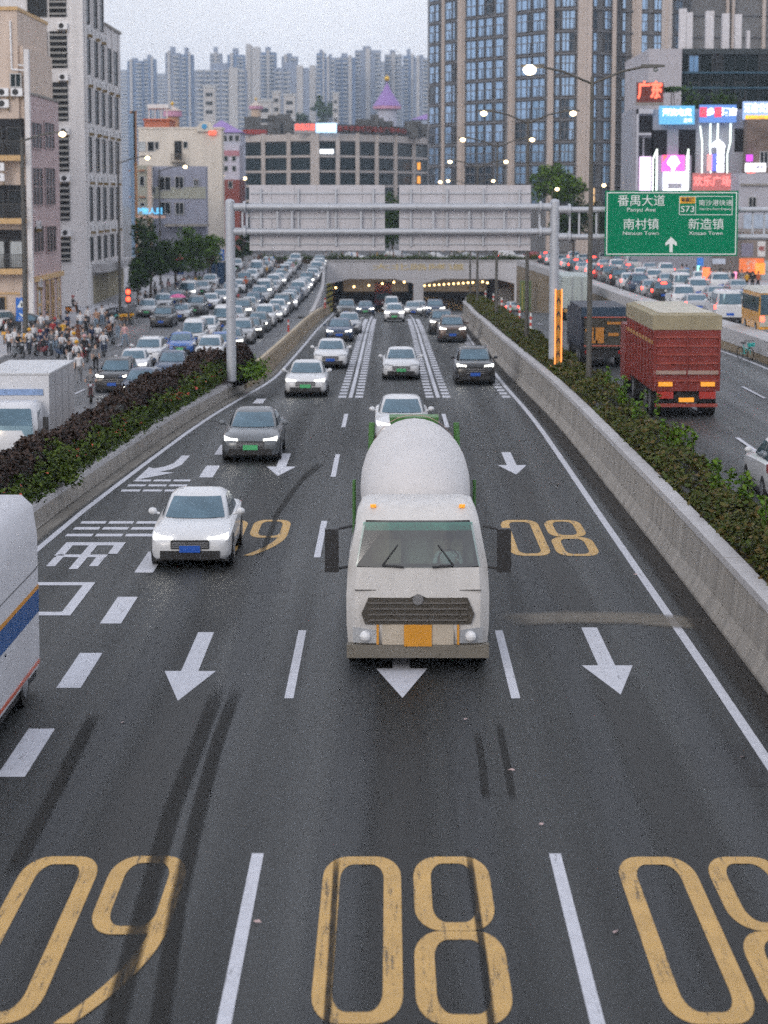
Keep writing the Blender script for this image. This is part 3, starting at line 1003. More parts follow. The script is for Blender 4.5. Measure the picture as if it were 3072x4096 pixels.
# --- pink side wing
b = thing('pink_house', 'lower pink walled house with paired dark windows behind the lamp post', 'building', (-28.6, 190, -2.45))
MB().box(-40, -28.6, 184.6, 201.8, -2.5, 16.2).build('wall', W_PINK, b, world=True)
MB().box(-40, -28.5, 184.5, 201.9, 16.21, 16.4).build('coping', CONC, b, world=True)
for r, (yt, yb) in enumerate(((268, 324), (363, 444), (486, 544))):
    for c, xx in enumerate((87, 114)):
        Y = 28.6 * 4977 / (841 - xx)
        z0 = 8.22 + (423 - yb) * Y / 4977; z1 = 8.22 + (423 - yt) * Y / 4977
        window(b, -28.58, Y, z0, 5.6, z1 - z0, R90, 'dark', W_PINK, nx=3, nz=1 if r == 2 else 2)
for Y, z in ((188, 0.9), (188, 5.6)):
    aircon(b, -28.6, Y, z, R90)
for Y, w, g in ((188.5, 2.2, 'curtain'), (193, 1.6, 'teal'), (196, 1.4, 'void'), (199.5, 1.6, 'curtain')):
    window(b, -28.58, Y, -2.4, w, 3.6, R90, g, W_TAN, nx=1, nz=2, fr=.25, name='shop_door')
MB().box(-28.59, -28.3, 185, 201.5, 1.35, 1.75).build('shop_fascia', W_TAN, b, world=True)

# --- white louvred building
wb = thing('white_office_block', 'tall white block with narrow side windows and louvred front', 'building', (-28.7, 221, -2.4))
MB().box(-48, -28.7, 219.8, 236.3, -2.5, 34).build('wall', W_WHITE, wb, world=True)
MB().box(-48, -28.7, 236.302, 250, -2.5, 25.2).build('low_wing_wall', W_WHITE, wb, world=True)
MB().box(-48, -28.55, 236.4, 250.1, 25.21, 25.5).build('coping', CONC, wb, world=True)
rows = [(24.4, 28.2), (19.7, 23.1), (15.15, 18.4), (10.5, 13.8), (5.8, 9.1), (2.0, 4.3)]
colsY = [(222.7, 3.0), (228.7, 2.3), (233.5, 2.9), (239.4, 2.8), (244.9, 3.2)]
for r, (z0, z1) in enumerate(rows):
    for c, (Y, w) in enumerate(colsY):
        if r == 0 and c > 2: continue
        window(wb, -28.68, Y, z0, w, z1 - z0, R90, 'dark', FRAME_D, nx=1, nz=3)
        if r < 5 and not (r == 0 and c > 2):
            aircon(wb, -28.7, Y + .9, z0 - .95, R90)
for Y in (220.6, 226.1, 231, 236.7, 242.1, 247.6):
    MB().box(-28.69, -28.5, Y - .22, Y + .22, 1.6, 33.9 if Y < 236 else 25.1).build('pilaster', W_WHITE, wb, world=True)
louvre_me = MB().add([(-.78, -.28, -.09), (.78, -.28, -.09), (.78, -.05, .09), (-.78, -.05, .09), (-.78, -.25, -.12), (.78, -.25, -.12), (.78, -.02, .06), (-.78, -.02, .06)],
                     [(0, 1, 2, 3), (7, 6, 5, 4), (0, 4, 5, 1), (2, 6, 7, 3)]).mesh('louvre_slat', [M('louvre_grey', (.30, .29, .27), .6)])
for z0, z1 in ((24.8, 28), (20.1, 23.5), (15.2, 18.8), (10.5, 13.8), (5.9, 9.4), (2.0, 4.3)):
    xc = -31.02
    MB().box(xc - .8, xc + .8, 219.74, 219.79, z0, z1).build('louvre_recess', DARK, wb, world=True)
    k = 0
    while z0 + .3 + .55 * k < z1:
        link('louvre_slat', louvre_me, wb, (xc + 28.7, -1.26, z0 + .3 + .55 * k + 2.4))
        k += 1
    window(wb, -32.94, 219.78, z0, 1.85, z1 - z0, 0, 'dark', FRAME_D, nx=2)
    aircon(wb, -30.58, 219.79, z1 + .15)
MB().box(-28.69, -27.2, 223.5, 249.5, .9, 1.7).build('canopy', CONC_L, wb, world=True)
shut = MB().box(-2.3, 2.3, -.03, .02, 0, 3.0)
for k in range(9): shut.box(-2.28, 2.28, -.06, -.031, .1 + k * .32, .34 + k * .32)
shut_me = shut.mesh('roller_shutter', [M('shutter_khaki', (.34, .30, .20), .6)], fix=False)
for Y in (226.5, 231.7, 236.9, 242.1, 247.2):
    link('roller_shutter', shut_me, wb, (.04, Y - 221, -.05), (0, 0, R90))
# lit street-level red signal and shop detail are separate things further down

# --- cream building with balcony and its lower grey-blue neighbour
cb = thing('cream_building', 'cream building with round gable, small balcony and red sign on its wall', 'building', (-29, 300, -1.6))
x0, x1, z0, z1 = -32.25, -21.54, -2.3, 16.71
MB().box(x0, x1, 300, 304, -1.8, z1).build('wall', W_CREAM, cb, world=True)
MB().box(x0 - .1, x1 + .15, 299.9, 304.2, z1 + .01, z1 + .25).build('coping', W_CREAM, cb, world=True)
xa, xb, za, zb = -24.77, -22.52, 16.4, 17.69
MB().loft([[(xa + (xb - xa) * (.5 - .5 * math.cos(math.pi * k / 10)), y, za + (zb - za) * math.sin(math.pi * k / 10) + (0 if 0 < k < 10 else 0)) for k in range(11)] for y in (299.55, 300.2)]).build('round_gable', W_CREAM, cb, world=True)
MB().tube((-23.73, 299.54, 17.04), (-23.73, 299.4, 17.04), .34, .34, 18).build('roundel', M('roundel_blue', (.08, .34, .6), .4), cb, world=True)
for x, yt, yb, w, g in ((313, 308, 329, .95, 'curtain'), (332, 308, 329, .9, 'dark'), (345, 308, 325, .5, 'dark'), (406, 308, 323, .6, 'teal')):
    window(cb, (x - 841) * 300 / 4977, 299.98, 8.22 + (423 - yb) * 300 / 4977, w, (yb - yt) * 300 / 4977, 0, g, nx=1)
window(cb, -27.18, 299.98, 12.82, .95, 2.4, 0, 'dark', FRAME_D, nx=2)
mb = MB(); mb.box(-28.01, -26.28, 298.9, 299.97, 12.35, 12.53)
for k in range(12): mb.box(-28.01 + k * .155, -28.01 + k * .155 + .05, 298.9, 298.95, 12.54, 13.47)
mb.box(-28.01, -26.28, 298.87, 298.98, 13.48, 13.56)
mb.build('balcony', M('balcony_iron', (.12, .10, .08), .6), cb, world=True)
MB().box(-31.84, -28.61, 303, 312, z1 + .26, 17.94).build('roof_house', M('wall_brick_red', (.45, .15, .09), .8, var=.15), cb, world=True)
MB().box(-31.96, -28.49, 302.6, 312.4, 17.94 + .005, 18.11).build('roof_slab', M('tile_red', (.5, .12, .05), .7), cb, world=True)
mb = MB()
for k in range(4): mb.box(-31.45 + k * .78, -31.45 + k * .78 + .15, 305, 305.15, 18.11 + .01, 19.52)
mb.box(-31.57, -28.8, 304.6, 309, 19.52 + .005, 20.05)
mb.build('roof_pavilion', M('pavilion_white', (.66, .65, .65), .6), cb, world=True)
sg = thing('small_red_sign', 'small lit red sign high on the cream wall', 'sign', (-22.72, 299.6, 15.99))
MB().box(-.45, .45, -.06, .3, 0, .5).build('panel', M('sign_red_lit', (.7, .1, .06), .5, emit=(1, .14, .08), es=.9, var=0), sg)

gb = thing('grey_blue_building', 'low grey blue building with square windows before the cream wall', 'building', (-28, 288, -1.6))
x0, x1, z0, z1 = -29.31, -22.7, -1.88, 11.85
MB().box(x0, x1, 288, 291, -1.8, z1).build('wall', W_GREYB, gb, world=True)
MB().box(x0 + .02, x1 - .02, 287.9, 287.995, 7.88, 9.3).build('painted_band', W_GREEN, gb, world=True)
for x, yt, yb, w in ((361, 382, 412, 1.5), (392, 382, 408, 1.1), (428, 387, 403, .6), (361, 436, 462, 1.35), (392, 437, 463, 1.1), (336, 404, 418, .6)):
    window(gb, (x - 841) * 288 / 4977, 287.88, 8.22 + (423 - yb) * 288 / 4977, w, (yb - yt) * 288 / 4977, 0, 'dark', FRAME_W, nx=2)
MB().box(-27.71, -22.34, 285.6, 287.98, 4.48, 4.76).build('awning', CONC, gb, world=True)

gg = thing('green_grey_house', 'narrow grey green house with brown hoods over its windows', 'building', (-31.5, 286, -1.6))
x0, x1, z0, z1 = -31.55, -29.35, -1.81, 11.94
MB().box(x0, x1, 286, 288, -1.8, z1).build('wall', W_GREEN, gg, world=True)
MB().box(-29.72, -29.21, 285.85, 285.99, -1.7, z1 - .1).build('corner_strip', M('strip_tan', (.55, .42, .34), .7), gg, world=True)
for x in (292, 312):
    for yt, yb in ((381, 403), (437, 446)):
        window(gg, (x - 841) * 286 / 4977, 285.98, 8.22 + (423 - yb) * 286 / 4977, .62, (yb - yt) * 286 / 4977, 0, 'dark', nx=1)
        MB().box((x - 841) * 286 / 4977 - .4, (x - 841) * 286 / 4977 + .4, 285.5, 285.99, 8.22 + (423 - yt + 10) * 286 / 4977, 8.22 + (423 - yt + 13) * 286 / 4977).build('window_hood', M('hood_brown', (.35, .16, .09), .7), gg, world=True)
LITBLUE = M('sign_cyan_lit', (.1, .5, .8), .5, emit=(.13, .52, .9), es=.9, var=0)
sg = thing('cyan_rooftop_sign', 'cyan lettered shop sign above the left street trees', 'sign', (-29.46, 284.5, 5.81))
MB().box(-2.0, 2.0, -.1, .9, -.3, 0).build('ledge', M('ledge_pink', (.62, .40, .32), .6), sg)
text('sign_lettering', '宁物人居', .85, LITBLUE, sg, (0, -.12, .52), .02, fit=3.4)

b = thing('orange_tenement', 'narrow orange house wall squeezed behind the white block', 'building', (-32, 268, -1.6))
x0, x1, z0, z1 = -29.79, -29.11, -1.18, 17.85
MB().box(x0, x1, 268, 269, -1.8, z1).build('wall', M('wall_orange', (.52, .26, .12), .8, var=.15), b, world=True)
MB().box(x0 + .05, x0 + .45, 267.6, 267.99, -1.8, z1 - .3).build('blue_pipe', M('pipe_blue', (.25, .36, .48), .5), b, world=True)
MB().box(x1 - .42, x1 - .08, 267.7, 267.99, 12.07, z1).build('dark_flue', BLACK, b, world=True)

# --- castle-like hotel behind, purple roofs and spires
PURP = M('roof_purple', (.30, .19, .47), .6, var=.12)
GOLD = M('finial_gold', (.75, .48, .08), .35, .6, var=0)
CAS = M('wall_castle', (.50, .51, .60), .7, var=.08)


def castle_spire(name, label, x, yb, yt, hwpx, Y, roof, drum_b, drum):
    c = (x - 841) * Y / 4977; k = Y / 4977
    zt = 8.22 + (423 - yt) * k; zb = 8.22 + (423 - yb) * k; r = hwpx * k
    t = thing(name, label, 'tower', (c, Y, -1.2))
    MB().tube((c, Y, -1.3), (c, Y, zb), r * .72, r * .72, 12).build('drum', drum, t, world=True, smooth=40)
    MB().tube((c, Y, zb + .01), (c, Y, zb + .8), r * 1.02, r * .98, 16).build('eave', M('eave_pink', (.5, .25, .36), .6), t, world=True)
    rings = []
    for q in range(8):
        u = q / 7
        rr = r * (1 - u) ** 1.25 + .05
        rings.append([(c + rr * math.cos(2 * math.pi * a / 12), Y + rr * math.sin(2 * math.pi * a / 12), zb + .81 + (zt - zb - .8) * u) for a in range(12)])
    MB().loft(rings).build('roof', roof, t, world=True)
    MB().ball((c, Y, zt + r * .18), r * .19).tube((c, Y, zt), (c, Y, zt + r * .5), r * .03).build('finial', GOLD, t, world=True)


castle_spire('purple_spire', 'tall purple pointed spire with gold ball above the grid facade', 836, 240, 182, 30, 640, PURP, 280, CAS)
castle_spire('pale_spire', 'pale pointed turret rising left of the grid facade', 557, 240, 222, 15, 620, M('roof_pale', (.55, .47, .42), .7), 280, M('drum_tan', (.55, .42, .32), .7))
castle_spire('rooftop_turret', 'pale turret with gold tip behind the red roof house', 379, 256, 232, 20, 330, M('roof_pale'), 300, M('drum_orange', (.55, .3, .18), .7))
b = thing('castle_hotel', 'pale hotel with purple hipped roofs behind the cream building', 'building', (-30.9, 430, -1.2))
x0, x1, z0, z1 = -31.65, -27.95, -6.86, 19.71
MB().box(x0 - 3, x1 + .5, 430, 445, -1.3, z1).build('wall', CAS, b, world=True)
xa, xb, za, zb = -34.18, -27.04, 19.8, 22.15
MB().loft([[(xa, 429.5, za), (xb, 429.5, za), (xb, 446, za), (xa, 446, za)], [(xa + 2.6, 436, zb), (xb - 4.2, 436, zb), (xb - 4.2, 439, zb), (xa + 2.6, 439, zb)]]).build('roof', PURP, b, world=True)
for k in range(3):
    window(b, (490 + 13 * k - 841) * 430 / 4977, 429.97, 18.19, .8, 1.1, 0, 'dark', FRAME_W, nx=1)
b = thing('castle_wing', 'pale blue hotel wing with purple gable between grid facade and tower', 'building', (8.93, 650, -1.2))
x0, x1, z0, z1 = 6.56, 11.06, -14.58, 29.28
MB().box(x0, x1 + 3, 650, 660, -1.3, z1).build('wall', M('wall_pale_blue', (.42, .50, .62), .7), b, world=True)
MB().loft([[(x0 - .5, 649.5, z1), (x1 + 4, 649.5, z1), (x1 + 4, 660, z1), (x0 - .5, 660, z1)], [(x1 + 2, 654, z1 + 2.6), (x1 + 3, 654, z1 + 2.6), (x1 + 3, 656, z1 + 2.6), (x1 + 2, 656, z1 + 2.6)]]).build('roof', PURP, b, world=True)
for q in range(4):
    window(b, x0 + 1.1 + (q % 2) * .9, 649.97, z1 - 2.6 - (q // 2) * 2, .5, 1.2, 0, 'dark', nx=1)
b = thing('pink_white_house', 'small pink and white house with green windows left of the grid facade', 'building', (-27.16, 400, -1.2))
x0, x1, z0, z1 = -28.59, -25.76, -5.81, 16.95
MB().box(x0, x1, 400, 412, -1.3, z1).build('wall', M('wall_white_lilac', (.52, .5, .58), .7), b, world=True)
MB().box(x0 - .01, x1 + .01, 399.9, 399.99, 14.99, 15.93).build('pink_band', M('band_pink', (.45, .2, .24), .7), b, world=True)
for x in (492, 509):
    for yb in (350, 371):
        window(b, (x - 841) * 400 / 4977, 399.97, 8.22 + (423 - yb) * 400 / 4977, .7, .95, 0, 'teal', nx=1)
b = thing('dark_red_shed', 'dark red walled shed under the pink and white house', 'building', (-25.65, 380, -1.2))
x0, x1, z0, z1 = -26.98, -24.47, -5.11, 10.84
MB().box(x0, x1, 380, 395, -1.3, z1).build('wall', M('wall_dark_red', (.22, .06, .05), .8), b, world=True)
window(b, -25.95, 379.97, 9.42, .7, 1.2, 0, 'dark', nx=1)

# --- grid-fronted commercial building
gbld = thing('grid_commercial_building', 'curved beige commercial building with a grid of dark teal windows', 'building', (-17.73, 560, -1.2))
W_GRID = M('wall_grid_stone', (.46, .41, .38), .7, var=.1, scale=.3)
gp = [(521, 574), (572, 570), (626, 565), (682, 560), (731, 562), (773, 566), (814, 572), (854, 580), (893, 590), (925, 602)]
gpt = [((x - 841) * Y / 4977, Y) for x, Y in gp]
zrow = [8.22 + (423 - y) * 560 / 4977 for y in (306, 337, 369, 400, 432, 464, 500)]
ztop = 8.22 + (423 - 292) * 560 / 4977
mb = MB()
mb.prism([(x, y + .35) for x, y in gpt] + [(gpt[-1][0], 640), (gpt[0][0], 640)], -1.3, ztop - .3)
mb.build('wall', DARK, gbld, world=True)
for k, ((xa, ya), (xb, yb)) in enumerate(zip(gpt, gpt[1:])):
    d = Vector((xb - xa, yb - ya)); L = d.length; ang = math.atan2(d.y, d.x); d /= L; n = Vector((d.y, -d.x))
    for r in range(6):
        z1_ = zrow[r] - .55 if r else zrow[0]
        c = Vector((xa, ya)) + d * (L / 2)
        window(gbld, c.x, c.y + .3, zrow[r + 1] + .02, L - .9, zrow[r] - zrow[r + 1] - .55, ang, 'teal', FRAME_D, nx=3, nz=1, fr=.1)
    for r in range(7):
        mb = MB()
        p0 = Vector((xa, ya)); p1 = Vector((xb, yb))
        mb.prism([tuple(p0 + n * .25), tuple(p1 + n * .25), tuple(p1 - n * .5), tuple(p0 - n * .5)], zrow[r] - .5 if r else zrow[0] - .1, zrow[r] + .001 * k if r else ztop)
        mb.build('floor_band', W_GRID, gbld, world=True)
for k, (x, y) in enumerate(gpt):
    w = 1.05 if k == 3 else .5
    MB().box(x - w, x + w, y - .75, y + .45, -1.3, ztop + .3).build('pier', W_GRID, gbld, world=True)
for z in (1, 2):
    p = gpt[-2]; MB().box(p[0] + .9, p[0] + 1.7, p[1] - .75, p[1] - .6, zrow[z + 1] + .5, zrow[z + 1] + 2.3).build('orange_window_light', M('window_light_orange', (.6, .25, .03), .5, emit=(1, .38, .04), es=.8, var=.3), gbld, world=True)
# roof plant and clutter
mb = MB()
for k in range(26):
    u = random.random(); i = int(u * 8.99); f = u * 9 - i
    x = gpt[i][0] + (gpt[i + 1][0] - gpt[i][0]) * f; y = gpt[i][1] + 6 + random.random() * 12
    w = random.uniform(.8, 2.6); hgt = random.uniform(1.5, 5.6)
    mb.box(x - w, x + w, y, y + 3, ztop - .2, ztop + hgt)
mb.build('roof_clutter', M('roof_clutter', (.10, .10, .10), .8, var=.5, scale=.6), gbld, world=True, kind='stuff')
REDLIT = M('sign_red_bright', (.8, .1, .06), .5, emit=(1, .10, .07), es=1.5, var=0)
REDDIM = M('sign_red_dim', (.30, .03, .02), .6, var=0)
WHITELIT = M('sign_white_lit', (.9, .9, .95), .5, emit=(.85, .92, 1), es=1.25, var=0)
s = thing('red_roof_letters', 'short row of glowing red letters on the grid building roof', 'sign', (-20.22, 559, ztop))
MB().box(-2.7, 2.7, .06, .25, .1, 2.4).build('backing', M('backing_grey', (.35, .33, .33), .7), s)
text('letter_row', '商务酒店', 1.7, REDLIT, s, (0, -.02, 1.45), .03, fit=4.7)
s = thing('white_roof_sign', 'glowing white sign box on the grid building roof', 'sign', (-15.11, 559, ztop))
MB().box(-2.5, 2.5, 0, .5, .25, 2.5).build('box', M('sign_blue_white', (.6, .75, .9), .5, emit=(.35, .62, .95), es=1.0, var=0), s)
text('letter_row', '如家快捷', 1.6, WHITELIT, s, (.1, -.02, 1.4), .05, fit=4.5)
s = thing('dark_red_roof_letters', 'long row of unlit dark red letters along the curved roof', 'sign', (-4.28, 563, ztop))
for k, (ch, x) in enumerate(zip('番禺华南新城商业广场中心', np.linspace(735, 872, 12))):
    Y = float(np.interp(x, [p[0] for p in gp], [p[1] for p in gp])) - .4
    Xk = (x - 841) * Y / 4977
    o = MB().box(-.72, .72, .05, .2, .1, 2.3).build('backing', M('backing_dark', (.04, .035, .035), .7), s)
    o.location = (Xk - s.location.x, Y - 563, 0)
    text('letter', ch, 1.4, REDDIM, s, (Xk - s.location.x, Y - 563, 1.25), .03)
s = thing('red_left_roof_letters', 'dull red letters at the left end of the grid roof', 'sign', (-32.91, 570.5, ztop))
MB().box(-3, 3, .06, .25, .1, 1.3).build('backing', M('backing_red', (.22, .04, .04), .7), s)
text('letter_row', '万家生活超市', 1.0, M('letter_red', (.5, .06, .05), .6, var=0), s, (0, -.02, .75), .02, fit=5.4)
s = thing('white_window_sign', 'bright white sign hanging in the top row of windows', 'sign', (-15, 558.9, 18.23))
MB().box(-1.65, 1.65, -.15, .15, 0, 1.05).build('box', WHITELIT, s)

# --- hazy skyline; part of the blue haze is put into the wall colours
SK_W = M('skyline_wall_hazed', (.27, .31, .40), .8, var=.1, scale=.02)
SK_B = M('skyline_wall_hazed_blue', (.15, .22, .36), .7, var=.1, scale=.02)
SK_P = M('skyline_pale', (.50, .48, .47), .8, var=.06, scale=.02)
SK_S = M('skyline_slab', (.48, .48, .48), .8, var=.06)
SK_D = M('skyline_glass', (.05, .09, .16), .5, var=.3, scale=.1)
SKY_T = [(284, 316, 126, 1900, 'a slim tower at the left end'), (318, 343, 122, 1960, 'a slim blue tower beside the gap'), (365, 396, 108, 1750, 'a tower with a wide pale strip'),
         (397, 423, 112, 1820, 'a blue tower joined to the pale strip'), (460, 484, 111, 1990, 'a small tower top behind the wide slab'), (429, 536, 142, 1600, 'a wide slab block full of balconies'),
         (497, 533, 114, 1980, 'a grey tower behind the wide slab'), (536, 547, 104, 1850, 'a very thin dark blue tower'), (549, 566, 110, 1840, 'a thin pale tower'),
         (567, 600, 108, 1900, 'a tower with a stepped top'), (596, 669, 138, 1620, 'a broad block with many balconies'), (612, 646, 117, 1950, 'a tower with a peaked top'),
         (671, 684, 148, 1800, 'a thin pale tower beside the gap'), (686, 706, 109, 1750, 'a blue tower with slanted top'), (706, 726, 118, 1700, 'a pale tower with twin strips'),
         (726, 768, 118, 1780, 'a plain blue tower'), (768, 823, 103, 1820, 'the tallest broad tower'), (831, 868, 112, 1850, 'a tower behind the purple spire'),
         (870, 896, 115, 1900, 'a dark blue tower near the right end'), (894, 926, 119, 1800, 'a tower half hidden by the glass tower')]
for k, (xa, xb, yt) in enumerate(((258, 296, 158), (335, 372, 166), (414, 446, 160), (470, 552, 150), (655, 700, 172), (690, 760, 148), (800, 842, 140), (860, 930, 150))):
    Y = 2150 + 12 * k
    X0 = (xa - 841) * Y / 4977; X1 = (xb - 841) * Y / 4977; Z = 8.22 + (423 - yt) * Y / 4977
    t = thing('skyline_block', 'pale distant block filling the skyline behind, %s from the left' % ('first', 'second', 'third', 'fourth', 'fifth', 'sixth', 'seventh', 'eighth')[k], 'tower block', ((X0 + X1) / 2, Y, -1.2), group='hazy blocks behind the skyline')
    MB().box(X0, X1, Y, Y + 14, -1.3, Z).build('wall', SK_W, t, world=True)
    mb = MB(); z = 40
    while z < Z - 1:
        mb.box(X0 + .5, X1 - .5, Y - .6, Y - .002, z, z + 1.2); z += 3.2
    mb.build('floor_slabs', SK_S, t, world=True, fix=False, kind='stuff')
for k, (xa, xb, yt, Y, d) in enumerate(SKY_T):
    X0 = (xa - 841) * Y / 4977; X1 = (xb - 841) * Y / 4977; Z = 8.22 + (423 - yt) * Y / 4977
    t = thing('skyline_tower', 'hazy far apartment block on the skyline, ' + d.replace('a ', '', 1).replace('the ', '', 1), 'tower block', ((X0 + X1) / 2, Y, -1.2), group='hazy tower blocks on the skyline')
    if X1 - X0 >= 6.5 and 'thin pale' not in d: Z -= 5.0
    w = X1 - X0; pale = w < 6.5 or 'thin pale' in d
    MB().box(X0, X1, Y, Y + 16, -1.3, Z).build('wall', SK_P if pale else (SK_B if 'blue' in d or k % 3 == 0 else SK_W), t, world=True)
    if not pale:
        f = random.choice((.25, .5, .75))
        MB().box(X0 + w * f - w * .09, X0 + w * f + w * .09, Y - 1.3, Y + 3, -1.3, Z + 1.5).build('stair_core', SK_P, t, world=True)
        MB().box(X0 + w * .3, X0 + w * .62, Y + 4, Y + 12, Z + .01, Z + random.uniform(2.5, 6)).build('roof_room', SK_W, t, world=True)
        mb = MB(); z = 30
        bays = max(2, int(w / 5))
        while z < Z - 1:
            for q in range(bays):
                if abs((q + .5) / bays - f) < .14: continue
                mb.box(X0 + w * (q + .12) / bays, X0 + w * (q + .88) / bays, Y - .9, Y - .002, z, z + 1.15)
            z += 3.1
        mb.build('balconies', SK_S, t, world=True, fix=False, kind='stuff')
        mb = MB()
        for q in range(bays):
            if abs((q + .5) / bays - f) < .14: continue
            c_ = X0 + w * (q + random.choice((.3, .5, .7))) / bays
            mb.box(c_ - w / bays * .16, c_ + w / bays * .16, Y - .35, Y - .003, 26, Z - random.uniform(1, 4))
        mb.build('window_strips', SK_D, t, world=True, fix=False, kind='stuff')
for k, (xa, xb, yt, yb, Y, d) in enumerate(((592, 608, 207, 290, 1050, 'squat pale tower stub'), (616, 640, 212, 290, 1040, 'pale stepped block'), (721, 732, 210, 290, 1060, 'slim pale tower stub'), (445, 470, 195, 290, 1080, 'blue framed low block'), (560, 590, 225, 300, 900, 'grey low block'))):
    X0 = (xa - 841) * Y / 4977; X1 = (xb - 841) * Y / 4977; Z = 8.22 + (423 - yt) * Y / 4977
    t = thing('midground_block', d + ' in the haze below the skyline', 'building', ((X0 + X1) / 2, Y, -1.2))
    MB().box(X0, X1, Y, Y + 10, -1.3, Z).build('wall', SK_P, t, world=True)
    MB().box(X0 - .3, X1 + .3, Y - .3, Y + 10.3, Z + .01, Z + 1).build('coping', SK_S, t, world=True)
    for q in range(3):
        window(t, (X0 + X1) / 2, Y - .02, Z - 4 - q * 4, (X1 - X0) * .6, 1.8, 0, 'dark', nx=2)
for k, (x, yt, Y) in enumerate(((690, 205, 1200), (706, 210, 1190), (655, 228, 1180))):
    tree('distant_tree', ('dark far tree crown left of the pale stub', 'dark far tree crown beside the pale stub', 'low far tree crown behind the roof letters')[k], (x - 841) * Y / 4977, Y, -1.2, 25, (0, 0, (423 - yt) * Y / 4977 + 1, 4.5, 3, 6), 700, TREEG, 1.6, lobes=14)

# --- large glass tower on the right
tw = thing('glass_tower', 'tall curved glass tower with tan fins on the right', 'tower', (25.46, 374, -1))
T_WALL = M('tower_spandrel', (.15, .15, .155), .5, var=.25, scale=.25)
T_FIN = M('tower_fin_stone', (.50, .425, .38), .7, var=.1, scale=.4)
T_BAND = M('tower_band', (.15, .15, .16), .6, var=.2)
tp = [(927, 406), (956, 400), (994, 394), (1101, 382), (1183, 373), (1255, 370), (1317, 373), (1326, 376), (1352, 376), (1364, 377), (1444, 378), (1480, 384), (1700, 384)]
tpt = [((x - 841) * Y / 4977, Y) for x, Y in tp]
ZT = 62.0
MB().prism([(x, y + .15) for x, y in tpt] + [(tpt[-1][0], 430), (tpt[0][0], 430)], -1.3, ZT).build('wall', T_WALL, tw, world=True)
pitch = 3.46
floors = [6.2 + pitch * k - 2 * pitch for k in range(18)]


def on(x):
    i = max(k for k in range(len(tp) - 1) if tp[k][0] <= x)
    u = (x - tp[i][0]) / (tp[i + 1][0] - tp[i][0])
    a, b = Vector(tpt[i]), Vector(tpt[i + 1])
    d = b - a
    p = a + d * u
    return p, math.atan2(d.y, d.x), d.length / (tp[i + 1][0] - tp[i][0])


for x, w, dpt in ((955.5, 7.5, .8), (993.5, 16, 1.1), (1101, 16, 1.1), (1183, 12, 1.0), (1255, 29, 1.2), (1317, 8.5, .9), (1364, 21, .8), (1428, 22, .6), (1556, 6, .8), (1568, 6, .8), (1633, 7, .8)):
    p, a, _ = on(x)
    hw = w / 2 * p.y / 4977
    mb = MB().box(p.x - hw, p.x + hw, p.y - dpt, p.y + 1.0, -1.3, ZT + 1)
    mb.build('fin', T_FIN if x < 1400 or x > 1500 else M('tower_fin_pale', (.5, .45, .43), .7), tw, world=True)
    if w > 12:
        MB().box(p.x - hw * .22, p.x + hw * .22, p.y - dpt - .12, p.y - dpt - .003, -1.2, ZT + .9).build('fin_rib', T_FIN, tw, world=True)
TWIN = {}
wins = [(933, 10, 0), (944, 7, 1), (968, 13, 0), (979.5, 5, 1), (1016.5, 19, 2), (1038, 12, 0), (1055, 13, 0), (1077, 15, 0), (1123, 22, 2), (1140, 8, 0), (1154.5, 13, 0), (1167.5, 11, 0), (1198, 11, 0), (1216, 15, 2), (1230, 11, 0), (1276, 8, 0), (1303, 14, 2), (1338, 7, 1), (1381, 12, 0), (1409, 15, 2), (1452, 13, 2)]
tower_windows = 0
GLB = [M('tower_glass_a', (.38, .54, .74), .2, .8, var=.3, scale=.6), M('tower_glass_b', (.28, .43, .60), .2, .75, var=.35, scale=.5), M('tower_glass_c', (.04, .06, .08), .2, .4, var=.4, scale=.5), M('tower_glass_lit', (.6, .4, .2), .4, emit=(1, .62, .28), es=.55, var=.3)]
for f in floors:
    for x, wpx, st in wins:
        p, a, mpp = on(x)
        w = round(wpx * max(mpp, p.y / 4977) * 1.12, 2); hgt = 2.8
        g = (0 if f > 22 else random.choice((0, 1))) if f > 14 else random.choice((1, 1, 2))
        if random.random() < .1: g = 2
        elif random.random() < .012: g = 3
        k = (w, st, g)
        if k not in TWIN:
            mb = MB(); h2 = w / 2
            mb.box(-h2, h2, -.02, .05, 0, hgt, 1)
            for q in ((-h2, -h2 + .1), (h2 - .1, h2)): mb.box(q[0], q[1], -.12, -.021, 0, hgt)
            mb.box(-h2 + .101, h2 - .101, -.1, -.0215, hgt * .56, hgt * .56 + .16)
            mb.box(-h2 + .101, h2 - .101, -.1, -.022, 0, .1)
            if st == 2: mb.box(-.07, .07, -.11, -.0225, .101, hgt * .56 - .001); mb.box(-.07, .07, -.11, -.023, hgt * .56 + .161, hgt)
            if st == 0 and w > .95: mb.box(h2 * .25, h2 * .25 + .1, -.11, -.0235, .101, hgt * .56 - .002)
            TWIN[k] = mb.mesh('tower_window', [T_BAND, GLB[g]], fix=False)
        z = f + .45
        if z + hgt > ZT: continue
        n = Vector((math.sin(a), -math.cos(a)))
        if tower_windows < 300 and z > 4 and z < 48:
            link('window', TWIN[k], tw, (p.x + n.x * .12 - tw.location.x, p.y + n.y * .12 - tw.location.y, z + 1), (0, 0, a))
            tower_windows += 1
for f in floors:
    mb = MB()
    for i, ((xa, ya), (xb, yb)) in enumerate(zip(tpt, tpt[1:])):
        d = Vector((xb - xa, yb - ya)).normalized(); n = Vector((d.y, -d.x))
        a = Vector((xa, ya)); c = Vector((xb, yb))
        mb.prism([tuple(a + n * .22), tuple(c + n * .22), tuple(c - n * .3), tuple(a - n * .3)], f, f + .3)
    mb.build('floor_band', T_BAND, tw, world=True)

